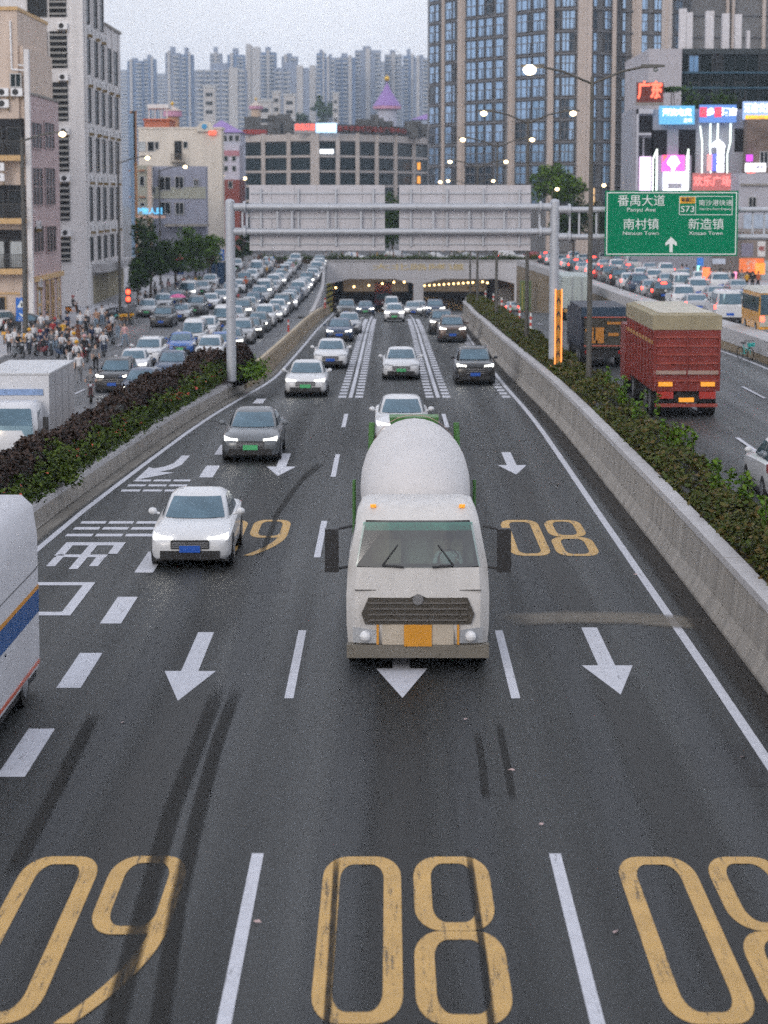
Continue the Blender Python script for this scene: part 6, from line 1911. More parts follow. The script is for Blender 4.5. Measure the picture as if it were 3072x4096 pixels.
for y in (3.5, 5.1, 6.7): MB().box(1.151, 1.156, y, y + .025, .8, 3.2).build('panel_seam', SEAM, bt)
MB().box(-.95, .95, 1.96, 1.999, 2.55, 2.75).build('blue_band', M('band_blue', (.2, .3, .5), .5, var=.3, scale=8), bt)
MB().box(-1.1, 1.1, 2.0, 8.1, .5, .74).build('chassis', BLACK, bt)
MB().ball((-.35, .02, 1.55), .09, 0, 8, 5).build('cabin_light', LW, bt)
MB().box(-1.05, 1.05, -.06, .1, .42, .7).build('bumper', M('bumper_grey'), bt)

# --- stopped traffic on the left street, rows facing the camera
ORD = ['first', 'second', 'third', 'fourth', 'fifth', 'sixth', 'seventh', 'eighth', 'ninth', 'tenth', 'eleventh', 'twelfth', 'thirteenth', 'fourteenth', 'fifteenth', 'sixteenth', 'seventeenth', 'eighteenth', 'nineteenth', 'twentieth', 'twenty-first', 'twenty-second', 'twenty-third', 'twenty-fourth', 'twenty-fifth', 'twenty-sixth']
laneA = sm([(111, -12.2), (127, -12.2), (145, -11.2), (175, -10.6), (203, -9.8), (245, -9.4), (284, -9.1), (322, -9.6)], 4)
laneB = sm([(117, -14.15), (131, -14.9), (141, -15), (153, -13.9), (173, -13.9), (182, -13.0), (235, -12.7), (322, -12.9)], 3)
laneC = sm([(185, -18.8), (215, -16.8), (240, -16.2), (322, -16.4)], 4)
laneD = sm([(200, -21.6), (240, -19.8), (322, -20)], 4)
A = [(111.4, 'sedan', 'dark blue', 1), (127, 'sedan', 'dark blue', 0), (144, 'hatchback', 'white', 0), (151.5, 'sedan', 'blue', 0), (158.5, 'sedan', 'grey', 1), (166, 'suv', 'silver', 0), (174, 'sedan', 'black', 1), (181, 'sedan', 'grey', 1), (188, 'suv', 'white', 0), (195, 'sedan', 'silver', 1), (202.5, 'sedan', 'white', 1), (209, 'suv', 'grey', 1), (215.5, 'sedan', 'white', 1), (222, 'sedan', 'silver', 1), (229, 'sedan', 'dark blue', 1), (236, 'suv', 'white', 0), (244.5, 'sedan', 'white', 1), (251.5, 'sedan', 'silver', 1), (258, 'suv', 'grey', 1), (265, 'sedan', 'white', 1), (272, 'sedan', 'white', 1), (279, 'sedan', 'grey', 1), (287, 'suv', 'white', 0), (295, 'sedan', 'silver', 1), (305, 'sedan', 'white', 1), (315, 'sedan', 'grey', 1)]
B = [(117.2, 'suv', 'black', 1), (131, 'sedan', 'white', 1), (141, 'suv', 'white', 0), (153.3, 'sedan', 'blue', 0), (161, 'van', 'white', 0), (173, 'hatchback', 'white', 0), (182, 'van', 'white', 0), (190, 'sedan', 'silver', 0), (199, 'suv', 'grey', 1), (208, 'sedan', 'silver', 0), (217, 'sedan', 'dark blue', 1), (226, 'suv', 'silver', 0), (234.5, 'van', 'white', 1), (245, 'sedan', 'silver', 0), (254, 'suv', 'white', 0), (262, 'sedan', 'white', 1), (271, 'sedan', 'silver', 0), (281, 'suv', 'white', 0), (292, 'sedan', 'white', 0), (304, 'sedan', 'silver', 0), (315, 'suv', 'white', 0)]
C = [(188, 'suv', 'black', 0), (197, 'sedan', 'silver', 0), (206, 'suv', 'grey', 0), (216, 'sedan', 'white', 0), (225, 'sedan', 'silver', 1), (236, 'suv', 'silver', 0), (247, 'sedan', 'white', 0), (258, 'suv', 'grey', 0), (270, 'sedan', 'white', 0), (283, 'van', 'white', 0), (297, 'sedan', 'silver', 0), (311, 'sedan', 'white', 0)]
D = [(203, 'sedan', 'silver', 0), (212, 'suv', 'silver', 0), (221, 'sedan', 'grey', 0), (231, 'van', 'white', 1), (242, 'sedan', 'silver', 0), (255, 'suv', 'white', 0), (268, 'sedan', 'silver', 0), (282, 'sedan', 'white', 0), (300, 'suv', 'white', 0)]
for lane, xf, nm in ((A, laneA, 'in the jammed lane nearest the median hedge'), (B, laneB, 'in the second jammed lane from the hedge'), (C, laneC, 'in the third jammed lane from the hedge'), (D, laneD, 'in the jammed lane nearest the left trees')):
    for k, (y, kind, c, h_) in enumerate(lane):
        L = KINDS[kind]['L']
        car('%s %s, %s from the front %s' % (c, {'suv': 'SUV'}.get(kind, kind), ORD[k], nm), kind, c, xf(y) + random.uniform(-.12, .12), y + L / 2, zL(y + L / 2), random.uniform(-.045, .055), bool(h_), False,
            'green' if (k * 7 + len(nm)) % 4 == 1 else 'blue', 'cars jammed on the left street', far=y > 235)
car('dark green car parked behind the crossing sign', 'sedan', 'black', -28.0 + .2, 180, zL(180) + .14, math.radians(96))
car('white car parked at the shop behind the crossing sign', 'hatchback', 'white', -30.6, 183.0, zL(180) + .14, math.radians(20))

# --- traffic driving away on the right shopping street
F1 = [(141.5, 'van', 'white', 1), (154, 'sedan', 'silver', 1), (163, 'suv', 'white', 0), (178.3, 'suv', 'black', 2), (187, 'sedan', 'silver', 1), (197, 'suv', 'dark blue', 0), (206, 'sedan', 'white', 1), (216, 'suv', 'black', 1), (226, 'suv', 'grey', 0), (235, 'suv', 'dark red', 2), (246, 'sedan', 'white', 1), (257, 'sedan', 'silver', 1), (268, 'suv', 'black', 2), (280, 'sedan', 'white', 1), (292, 'suv', 'silver', 1), (305, 'sedan', 'white', 1), (318, 'sedan', 'grey', 2)]
F2 = [(150, 'hatchback', 'white', 0), (162, 'sedan', 'white', 1), (172, 'sedan', 'silver', 0), (184, 'suv', 'white', 1), (195, 'van', 'white', 0), (206, 'sedan', 'silver', 1), (218, 'suv', 'white', 1), (230, 'sedan', 'white', 0), (243, 'sedan', 'grey', 2), (256, 'suv', 'white', 1), (270, 'sedan', 'silver', 1), (285, 'suv', 'black', 2), (300, 'sedan', 'white', 1), (315, 'suv', 'white', 1)]
F3 = [(190, 'sedan', 'silver', 0), (201, 'suv', 'white', 0), (213, 'sedan', 'white', 0), (226, 'sedan', 'beige', 0), (240, 'suv', 'white', 1), (255, 'sedan', 'silver', 0), (272, 'van', 'white', 0), (290, 'sedan', 'grey', 1), (310, 'sedan', 'white', 0)]
for lane, xf, nm in ((F1, lambda y: float(np.interp(y, [141, 155, 178, 235, 320], [20.9, 20.6, 21.2, 21.7, 21.5])), 'from rear in the right lane by the wall'), (F2, lambda y: float(np.interp(y, [150, 235, 320], [24.2, 25.2, 25.2])), 'from rear in the middle right street lane'), (F3, lambda y: 28.8, 'from rear in the lane by the right shops')):
    for k, (y, kind, c, h_) in enumerate(lane):
        L = KINDS[kind]['L']
        car('%s %s, %s, %s %s' % (c, {'suv': 'SUV'}.get(kind, kind), ('lights off', 'tail lights on', 'bright brake lights')[h_], ORD[k], nm), kind, c, xf(y), y + L / 2, zF(y + L / 2), math.pi, False, h_ > 0, 'green' if k % 4 == 2 else 'blue', 'cars queueing on the right street', far=y > 235, brake=h_ == 2)
# --- deck traffic glimpsed above the portal hedge
for k, (x, y, c, kd) in enumerate(((-5, 333, 'white', 'sedan'), (1.5, 336, 'silver', 'suv'), (7, 332, 'white', 'sedan'), (12, 335, 'silver', 'sedan'), (17.5, 333, 'white', 'suv'), (21.5, 337, 'dark red', 'sedan'))):
    car('%s car crossing above the portal, %s from the left' % (c, ORD[k]), kd, c, x, y, -1.25, R90, False, k > 3, 'blue', 'cars crossing above the portal', far=True)

# --- right carriageway
car('white car leaving at the right edge of the photo', 'suv', 'white', 10.9, 60.2 + 2.3, zR(62), math.pi, False, False, 'blue')
car('white car about to enter the right tunnel mouth', 'sedan', 'white', 16.3, 309, zR(309), math.pi, False, True, 'green')
t = thing('white_box_lorry', 'small white box lorry inside the right tunnel mouth', 'truck', (16.6, 333, -8.3))
MB().box(-1.1, 1.1, 0, 5, .7, 3.3).build('cargo_box', wt_, t)
MB().box(-1.0, 1.0, 5.05, 6.6, .5, 2.2).build('cab', wt_, t)
for sx in (-1, 1): link('wheel', WHEEL, t, (sx * .9, 1.2, .4), scale=(1.2, 1.25, 1.25))

rt = thing('red_dump_truck', 'tall red cargo truck with beige cover driving away on the right carriageway', 'truck', (10.95, 84.8, zR(88)))
REDB = M('truck_red', (.19, .024, .018), .55, var=.25, scale=.8)
BEI = M('truck_tarp_beige', (.30, .26, .17), .8, var=.15)
MB().box(-1.24, 1.24, 0, 9.6, 1.0, 3.25).build('cargo_body', REDB, rt)
MB().loft([[(-1.27, -.03, 3.255), (1.27, -.03, 3.255), (1.27, 9.65, 3.255), (-1.27, 9.65, 3.255)], [(-1.27, -.03, 3.78), (1.27, -.03, 3.78), (1.27, 9.65, 3.78), (-1.27, 9.65, 3.78)], [(-1.0, .3, 3.86), (1.0, .3, 3.86), (1.0, 9.4, 3.86), (-1.0, 9.4, 3.86)]]).build('tarp', BEI, rt)
MB().box(-1.0, 1.0, .3, 9.4, 3.862, 3.88).build('tarp_top', M('tarp_top_pale', (.52, .49, .42), .8), rt)
for k in range(6): MB().box(-1.2, 1.2, -.05, -.003, 1.35 + k * .32, 1.42 + k * .32).build('tail_rib', M('truck_red_worn', (.28, .05, .035), .6), rt)
for x in (-1.2, -.02, 1.16): MB().box(x, x + .06, -.07, -.051, 1.05, 3.2).build('tail_post', REDB, rt)
for k in range(9): MB().box(-1.3, -1.242, .3 + k * 1.08, .42 + k * 1.08, 1.05, 3.2).build('side_post', REDB, rt)
MB().box(-1.22, 1.22, -.06, -.055, 1.62, 1.76).build('grey_stripe', M('stripe_dusty', (.34, .24, .2), .7), rt)
MB().box(-1.28, -1.245, .1, 9.5, 2.72, 2.86).build('side_stripe', M('stripe_ochre', (.38, .2, .06), .7), rt)
MB().box(-1.0, 1.0, .3, 10.6, .55, .98).build('chassis', BLACK, rt)
for sx in (-1, 1):
    MB().box(sx * .78 - .26, sx * .78 + .26, -.1, -.06, 1.18, 1.34).build('amber_light', AMBER, rt)
    MB().box(sx * .78 - .3, sx * .78 + .3, -.04, .1, .72, .98).build('tail_light', M('truck_tail', (.4, .03, .02), .5), rt)
    for y in (1.3, 2.6, 7.2, 11.4):
        link('wheel', WHEEL, rt, (sx * 1.0, y, .5), scale=(1.8, 1.55, 1.55))
MB().box(-.28, .28, -.08, -.06, .6, .76).build('number_plate', AMBER, rt)
MB().box(-1.15, 1.15, -.1, .02, .42, .54).build('bumper', M('truck_red_worn'), rt)
MB().box(-1.22, 1.22, 10.2, 12.2, .6, 2.9).build('cab', REDB, rt)

bl = thing('blue_truck', 'dark blue open truck with orange rear markings left of the red truck', 'truck', (10.35, 110.7, zR(113)))
NB = M('truck_navy', (.016, .022, .04), .55, var=.2)
MB().box(-1.12, 1.12, .1, 7.5, .9, 2.9).build('cargo_body', NB, bl)
MB().box(-1.0, 1.0, .0, .098, .95, 2.4).build('tailgate', M('tailgate_dark', (.05, .045, .035), .7, var=.4), bl)
MB().box(-1.14, 1.14, -.02, .097, 2.46, 2.92).build('top_board', M('truck_blue', (.025, .05, .085), .5), bl)
for x0_, z0_, w_, h__ in ((-.85, 1.2, .5, .14), (-.75, 1.35, .2, .6), (-.45, 1.2, .4, .75), (-.95, 1.75, .35, .13), (.15, 1.55, .5, .14), (.1, 2.1, .7, .12)):
    MB().box(x0_, x0_ + w_, -.03, -.004, z0_, z0_ + h__).build('orange_mark', M('mark_orange', (.5, .2, .03), .6, var=.2), bl)
for z in (1.05, 2.42): MB().box(-1.0, 1.0, -.035, -.004, z, z + .05).build('red_white_strip', M('strip_red', (.5, .12, .08), .5), bl)
MB().box(-1.0, 1.0, .1, 8.4, .5, .88).build('chassis', BLACK, bl)
MB().box(-1.1, 1.1, 7.6, 9.3, .6, 2.6).build('cab', NB, bl)
for sx in (-1, 1):
    MB().box(sx * .8 - .15, sx * .8 + .15, -.02, .09, .7, .85).build('tail_light', TL_OFF, bl)
    for y in (1.5, 2.7, 8.3): link('wheel', WHEEL, bl, (sx * .92, y, .45), scale=(1.6, 1.4, 1.4))
ct = thing('pale_container_truck', 'pale grey green container truck behind the right gantry post', 'truck', (15.9, 196, zR(199)))
CT = M('container_pale', (.40, .45, .44), .6, var=.1, scale=.8)
MB().box(-1.24, 1.24, 0, 11.5, 1.15, 3.85).build('container', CT, ct)
for k in range(9): MB().box(-1.1 + k * .26, -1.02 + k * .26, -.05, -.003, 1.25, 3.75).build('corrugation', CT, ct)
for x in (-.4, .4): MB().tube((x, -.08, 1.2), (x, -.08, 3.8), .03).build('lock_rod', STEEL, ct)
MB().box(-1.2, 1.2, .1, 12, .7, 1.13).build('chassis', BLACK, ct)
MB().box(-1.1, .2, -.06, .05, .8, 1.08).build('orange_board', M('board_tan', (.45, .25, .08), .6), ct)
MB().box(-1.22, 1.22, 12.2, 14, .6, 3).build('cab', wt_, ct)
for sx in (-1, 1):
    for y in (1.4, 2.7, 10, 13): link('wheel', WHEEL, ct, (sx * 1.0, y, .5), scale=(1.8, 1.55, 1.55))
yb = thing('yellow_minibus', 'yellow minibus with dark rear window and grey roof at the right edge', 'bus', (20.95, 124.5, zF(126) + .05))
YEL = paint('bus_yellow', (.72, .33, .01))
MB().loft([[(x, y, z) for x, z in ((-1.0, .35), (1.0, .35), (1.03, 1.2), (.95, 2.3), (-.95, 2.3), (-1.03, 1.2))] for y in (0, 6.2)]).build('body', YEL, yb)
MB().loft([[(-.97, -.05, 2.31), (.97, -.05, 2.31), (.97, 6.25, 2.31), (-.97, 6.25, 2.31)], [(-.8, .3, 2.52), (.8, .3, 2.52), (.8, 6, 2.52), (-.8, 6, 2.52)]]).build('roof', M('bus_roof_grey', (.5, .49, .45), .6), yb)
MB().box(-.96, .55, -.04, -.003, 1.15, 2.24).build('rear_window', CARGLASS, yb)
MB().box(-.99, .5, -.045, -.004, .5, 1.1).build('rear_panel', M('bus_panel_pale', (.42, .43, .36), .6), yb)
MB().box(-1.06, -.99, .3, 5.8, 1.3, 2.1).build('side_window', CARGLASS, yb)
for sx in (-1, 1):
    MB().box(sx * .85 - .1, sx * .85 + .1, -.06, -.047, .8, 1.05).build('tail_light', TL_ON, yb)
    for y in (1.2, 4.9): link('wheel', WHEEL, yb, (sx * .9, y, .36), scale=(1.2, 1.1, 1.1))

# ------------------------------------------------------------------ people
SKIN = [M('skin_light', (.50, .32, .23), .6, var=0), M('skin_tan', (.36, .21, .14), .6, var=0)]
HAIR = M('hair_black', (.012, .010, .010), .5, var=0)
SHOE = M('shoes_dark', (.03, .03, .03), .7, var=0)


def person_mesh(name, J, bones):
    """J: joint -> (x, y, z, radius); bones: (a, b, material slot). One skinned continuous body."""
    names = list(J)
    idx = {n: i for i, n in enumerate(names)}
    bm = bmesh.new()
    lay = bm.verts.layers.skin.verify()
    vs = [bm.verts.new(J[n][:3]) for n in names]
    for a, b, _ in bones: bm.edges.new((vs[idx[a]], vs[idx[b]]))
    for n, v in zip(names, vs):
        r = J[n][3]
        v[lay].radius = r if isinstance(r, tuple) else (r, r)
        v[lay].use_root = (n == 'pelvis')
    me = bpy.data.meshes.new(name); bm.to_mesh(me); bm.free()
    o = bpy.data.objects.new(name, me); COL.objects.link(o)
    o.modifiers.new('skin', 'SKIN'); s = o.modifiers.new('smooth', 'SUBSURF'); s.levels = 1
    bpy.context.view_layer.update()
    out = bpy.data.meshes.new_from_object(o.evaluated_get(bpy.context.evaluated_depsgraph_get()))
    bpy.data.objects.remove(o); bpy.data.meshes.remove(me)
    out.name = name
    out.materials.clear()
    for m in (SKIN[0], WHITE, BLACK, SHOE): out.materials.append(m)
    segs = [(Vector(J[a][:3]), Vector(J[b][:3]), m) for a, b, m in bones]
    for p in out.polygons:
        c = Vector(p.center); best = None
        for a, b, m in segs:
            d = b - a; t = max(0, min(1, (c - a).dot(d) / d.length_squared))
            e = (c - a - d * t).length
            if best is None or e < best[0]: best = (e, m)
        p.material_index = best[1]; p.use_smooth = True
    return out


def pose(kind):
    J = {'pelvis': (0, 0, .93, (.15, .11)), 'waist': (0, 0, 1.08, (.135, .1)), 'chest': (0, 0, 1.27, (.165, .115)), 'neck0': (0, .01, 1.43, (.07, .06)), 'neck': (0, 0, 1.5, .052), 'head': (0, -.02, 1.6, (.085, .1)), 'crown': (0, -.01, 1.68, (.075, .09))}
    legs = {'stand': ((.02, .02, .0), (-.02, .0, .0)), 'walk': ((-.22, -.05, .02), (.24, .16, .09)), 'ride': None}[kind]
    for s, n in ((-1, 'l'), (1, 'r')):
        J['sh' + n] = (s * .185, .01, 1.39, .062)
        if kind == 'ride':
            J['el' + n] = (s * .26, -.14, 1.13, .047); J['wr' + n] = (s * .25, -.38, 1.05, .034); J['ha' + n] = (s * .25, -.45, 1.06, .036)
            J['hip' + n] = (s * .1, -.02, .86, .095); J['kn' + n] = (s * .14, -.42, .78, .068); J['an' + n] = (s * .12, -.36, .38, .045); J['to' + n] = (s * .12, -.52, .33, .042)
        else:
            sw = {'stand': 0, 'walk': .17}[kind] * s
            J['el' + n] = (s * .235, sw * .5 + .02, 1.12, .045); J['wr' + n] = (s * .245, sw - .03, .89, .034); J['ha' + n] = (s * .245, sw - .05, .79, .036)
            f = legs[0 if s < 0 else 1]
            J['hip' + n] = (s * .095, 0, .85, .095); J['kn' + n] = (s * .1, f[0] * .5 - .03, .48, .066); J['an' + n] = (s * .1, f[0], .09 + f[2], .044); J['to' + n] = (s * .105, f[0] - .14, .045 + f[2] * .4, .04)
    B = [('pelvis', 'waist', 1), ('waist', 'chest', 1), ('chest', 'neck0', 1), ('neck0', 'neck', 0), ('neck', 'head', 0), ('head', 'crown', 0)]
    for n in 'lr':
        B += [('chest', 'sh' + n, 1), ('sh' + n, 'el' + n, 1), ('el' + n, 'wr' + n, 0), ('wr' + n, 'ha' + n, 0), ('pelvis', 'hip' + n, 2), ('hip' + n, 'kn' + n, 2), ('kn' + n, 'an' + n, 2), ('an' + n, 'to' + n, 3)]
    return J, B


BODY = {k: person_mesh('person_' + k, *pose(k)) for k in ('stand', 'walk', 'ride')}
HAIR_ME = MB().ball((0, .012, 1.655), .108, 0, 12, 7, 1.0).mesh('hair', [HAIR], 60)
LONG_ME = MB().ball((0, .02, 1.655), .11, 0, 12, 7).loft([[(-.09, .03, 1.66), (.09, .03, 1.66), (.08, .11, 1.66), (-.08, .11, 1.66)], [(-.08, .05, 1.38), (.08, .05, 1.38), (.07, .12, 1.38), (-.07, .12, 1.38)]]).mesh('hair', [HAIR], 60)
HELM_ME = MB().ball((0, -.005, 1.665), .135, 0, 12, 7, .95).box(-.1, .1, -.19, -.1, 1.645, 1.66).mesh('helmet', [WHITE], 60)
SKIRT_ME = MB().loft([[(r * math.cos(2 * math.pi * k / 14), r * .75 * math.sin(2 * math.pi * k / 14), z) for k in range(14)] for z, r in ((1.06, .15), (.9, .2), (.62, .25), (.4, .29))]).mesh('skirt', [WHITE], 60)
CLO = {'white': M('cloth_white', (.62, .62, .64), .85, var=.05), 'black': M('cloth_black', (.016, .016, .018), .85, var=0), 'navy': M('cloth_navy', (.02, .03, .07), .85, var=0), 'red': M('cloth_red', (.35, .03, .03), .85, var=0),
       'yellow': M('cloth_yellow', (.62, .34, .03), .85, var=0), 'pink': M('cloth_pink', (.55, .33, .33), .85, var=0), 'jeans': M('cloth_jeans', (.18, .25, .33), .85, var=.1), 'grey': M('cloth_grey', (.2, .2, .21), .85, var=.05),
       'brown': M('cloth_brown', (.13, .05, .025), .85, var=.3, scale=12), 'blue': M('cloth_blue', (.04, .22, .55), .8, var=0), 'orange': M('cloth_orange', (.6, .14, .05), .85, var=0), 'teal': M('cloth_teal', (.05, .3, .3), .8, var=0), 'skin': SKIN[1], 'green': M('cloth_green', (.05, .14, .06), .85, var=0)}


def person(label, x, y, z, kind='stand', top='white', bottom='black', rz=0.0, hair='short', helmet=None, skirt=False, group=None, s=1.0):
    t = thing('person', label, 'person', (x, y, z), rz, group)
    link('body', BODY[kind], t, mats=[random.choice(SKIN), CLO[top], CLO[bottom] if not skirt else SKIN[0], SHOE])
    if helmet: link('helmet', HELM_ME, t, mats=[CLO[helmet]])
    else: link('hair', LONG_ME if hair == 'long' else HAIR_ME, t)
    if skirt: link('skirt', SKIRT_ME, t, mats=[CLO[bottom]])
    t.scale = (s, s, s)
    return t


def G(x, y):
    return x, y, zL(y)


for lab, xy, kd, tp_, bt_, rz, hr, hm, sk in (
    ('person in a red shirt standing among the crowd by the lamp post', (-24.58, 168.57), 'stand', 'red', 'black', 2.8, 'short', None, False),
    ('person in a yellow shirt beside the red shirted one', (-23.64, 167.23), 'walk', 'yellow', 'jeans', 2.5, 'short', None, False),
    ('person in a brown patterned dress walking away', (-22.57, 167.24), 'walk', 'brown', 'brown', 2.9, 'long', None, True),
    ('person in black clothes walking beside the brown dress', (-22.76, 173.1), 'walk', 'black', 'black', 3.0, 'short', None, False),
    ('person in a white top and dark trousers by the white corner', (-24.57, 188.14), 'stand', 'white', 'black', .4, 'short', None, False),
    ('bare chested person in pale jeans by the white block', (-23.5, 185.05), 'stand', 'skin', 'jeans', -.3, 'short', None, False),
    ('person in a white shirt behind the bare chested one', (-23.72, 190.69), 'stand', 'white', 'jeans', .2, 'short', None, False),
    ('person in a pink top and jeans crossing toward the cars', (-18.73, 163.34), 'walk', 'pink', 'jeans', -.6, 'long', None, False),
    ('person in white top and black skirt left of the navy shirt', (-25, 162.06), 'stand', 'white', 'black', .5, 'long', None, True),
    ('person in a navy shirt just above the white box truck', (-24.09, 162.07), 'stand', 'navy', 'navy', 1.0, 'short', None, False),
    ('person in a white shirt behind the red shirted one', (-26.96, 178.58), 'stand', 'white', 'grey', 3.0, 'short', None, False),
    ('person in white beside the dark parked car', (-26.62, 179.72), 'walk', 'white', 'black', 1.2, 'short', None, False),
    ('person in a white shirt at the far left over the truck roof', (-25.33, 156.03), 'stand', 'white', 'grey', .2, 'short', None, False),
    ('person with dark hair in white at the left photo edge', (-25.18, 152.63), 'stand', 'white', 'black', -.4, 'long', None, False),
    ('person in a black shirt walking right of the truck roof', (-19.31, 138.97), 'walk', 'black', 'white', .5, 'short', None, False),
    ('person in a white shirt and dark shorts nearest the truck', (-16.89, 125.25), 'walk', 'white', 'grey', .1, 'short', None, False),
    ('person in grey standing by the black SUV mirror', (-17.16, 134.51), 'stand', 'grey', 'black', .6, 'short', None, False)):
    person(lab, *G(*xy), kd, tp_, bt_, rz, hr, hm, sk)

for k, (px, py) in enumerate(((58, 738), (80, 742), (95, 757), (123, 756), (146, 762), (158, 757), (131, 728), (147, 720), (175, 716), (232, 712), (243, 721), (255, 728), (199, 752), (14, 744), (25, 739))):
    Y = 170.0
    for _ in range(60): Y = .5 * Y + .5 * (8.22 - zL(Y)) * 4977 / (py - 423)
    a, b_, hr = [('white', 'black', 'short'), ('grey', 'jeans', 'long'), ('navy', 'black', 'short'), ('white', 'jeans', 'long'), ('black', 'grey', 'short')][k % 5]
    person('person in %s and %s in the pavement crowd, %s from the left' % (a, b_, ['third', 'fourth', 'fifth', 'sixth', 'eighth', 'tenth', 'seventh', 'ninth', 'eleventh', 'thirteenth', 'fourteenth', 'fifteenth', 'twelfth', 'first', 'second'][k]), (px - 841) * Y / 4977, Y, zL(Y) + (.14 if (px - 841) * Y / 4977 < -25 else 0), ('walk', 'stand')[k % 2], a, b_, random.uniform(-3, 3), hr, group='pavement crowd at the lower left')

person('driver in a white shirt seated behind the mixer truck windscreen', 1.05, 40.72, .52, 'ride', 'white', 'black', 0, 'short')

# scooters and their riders
SC_PARTS = []


def scp(name, mb, mats, smooth=None): SC_PARTS.append((name, mb.mesh(name, mats, smooth)))


scp('body', MB().loft([[(-.12, y, a), (.12, y, a), (.14, y, (a + b) / 2), (.1, y, b), (-.1, y, b), (-.14, y, (a + b) / 2)] for y, a, b in ((-.2, .28, .34), (.05, .28, .36), (.2, .3, .62), (.5, .36, .68), (.72, .5, .66))]).loft([[(-.16, y, z0), (.16, y, z0), (.15, y + .05, z1), (-.15, y + .05, z1)] for y, z0, z1 in ((-.38, .3, .9), (-.30, .3, .92))]), [PT['black']], 40)
scp('seat', MB().loft([[(-.12, y, .66), (.12, y, .66), (.1, y, z), (-.1, y, z)] for y, z in ((.05, .74), (.3, .77), (.7, .74))]), [BLACK])
for y in (-.55, .55): scp('wheel', MB().tube((-.05, y, .23), (.05, y, .23), .23, .23, 16, 0).tube((-.055, y, .23), (.055, y, .23), .12, .12, 10, 1), [RUBBER, M('alloy')])
scp('handlebar', MB().tube((-.33, -.4, 1.04), (.33, -.4, 1.04), .02).tube((0, -.52, .3), (0, -.38, 1.02), .03), [BLACK])
scp('headlight', MB().ball((0, -.47, .86), .085, 0, 10, 6), [HL_OFF])


def scooter(label, x, y, z, colour, rz, lit=False):
    t = thing('scooter', label, 'scooter', (x, y, z), rz, 'electric scooters in the left street')
    for n, me in SC_PARTS:
        m = PT[colour] if n == 'body' else (HL_ON if (n == 'headlight' and lit) else None)
        link(n, me, t, mats=[m] if m else None)
    return t


RID = [('white helmetless rider in the open road', -18.79, 151.54, 'white', 'navy', None, 'dark blue', .2), ('rider in black with a pink helmet', -19.21, 145.24, 'black', 'black', 'pink', 'dark red', .4),
       ('rider in white with a yellow helmet', -18.68, 137.6, 'white', 'black', 'yellow', 'black', .3), ('rider in grey next to the truck box corner', -14.3, 110.18, 'grey', 'grey', None, 'dark red', .1),
       ('rider in white between jammed cars under the left trees', -17.71, 234.49, 'white', 'black', None, 'black', .3), ('rider in brown left of the white van', -17.61, 213.84, 'brown', 'black', None, 'black', .2),
       ('rider in dark clothes near the umbrella', -19.31, 220.52, 'grey', 'black', 'navy', 'black', .1), ('rider in blue with a red helmet beside the gantry post', -13.66, 209.09, 'blue', 'blue', 'red', 'dark blue', .0),
       ('rider in black and orange by the white wall', -28.42, 207.52, 'black', 'black', 'red', 'orange', 1.3), ('rider in orange behind the grey van', -15.44, 248.77, 'orange', 'black', 'orange', 'black', -.2)]
for lab, x, y, tp_, bt_, hm, c, rz in RID:
    scooter('%s scooter under the %s' % ({'dark blue': 'blue', 'dark red': 'red'}.get(c, c), lab), x, y, zL(y), c, rz, False)
    person('scooter ' + lab, x, y, zL(y) - .02, 'ride', tp_, bt_, rz, 'short', hm)
for k, (px, py) in enumerate(((40, 770), (64, 762), (88, 766), (112, 764), (134, 772), (148, 748), (128, 746), (160, 772), (120, 733), (180, 758), (212, 748), (236, 742))):
    Y = 170.0
    for _ in range(60): Y = .5 * Y + .5 * (8.22 - zL(Y)) * 4977 / (py - 423)
    x = (px - 841) * Y / 4977; zz = zL(Y) + (.14 if x < -25 else 0); rz = random.uniform(-.6, .9)
    o_ = ('first', 'third', 'fourth', 'fifth', 'eighth', 'ninth', 'seventh', 'tenth', 'sixth', 'eleventh', 'twelfth', 'thirteenth')[k]
    scooter('dark scooter waiting in the pavement crowd, %s from the left' % o_, x, Y, zz, random.choice(('black', 'dark blue', 'grey', 'dark red')), rz)
    a, b_, hm = [('black', 'black', None), ('white', 'navy', 'yellow'), ('navy', 'black', 'red'), ('grey', 'jeans', None), ('white', 'black', None), ('brown', 'black', 'navy')][k % 6]
    person('rider in %s on a dark scooter in the crowd, %s from the left' % (a, o_), x, Y, zz - .02, 'ride', a, b_, rz, 'short', hm)
# parked scooters along the pavement
for k in range(9):
    x = -24.6 + (k % 2) * .3; y = 196 + k * 1.15
    scooter('dark scooter parked in the row by the signal, ' + ORD[k] + ' from the front', x + .4, y, zL(y), random.choice(('black', 'black', 'dark blue', 'grey')), 1.5 + random.uniform(-.2, .2))

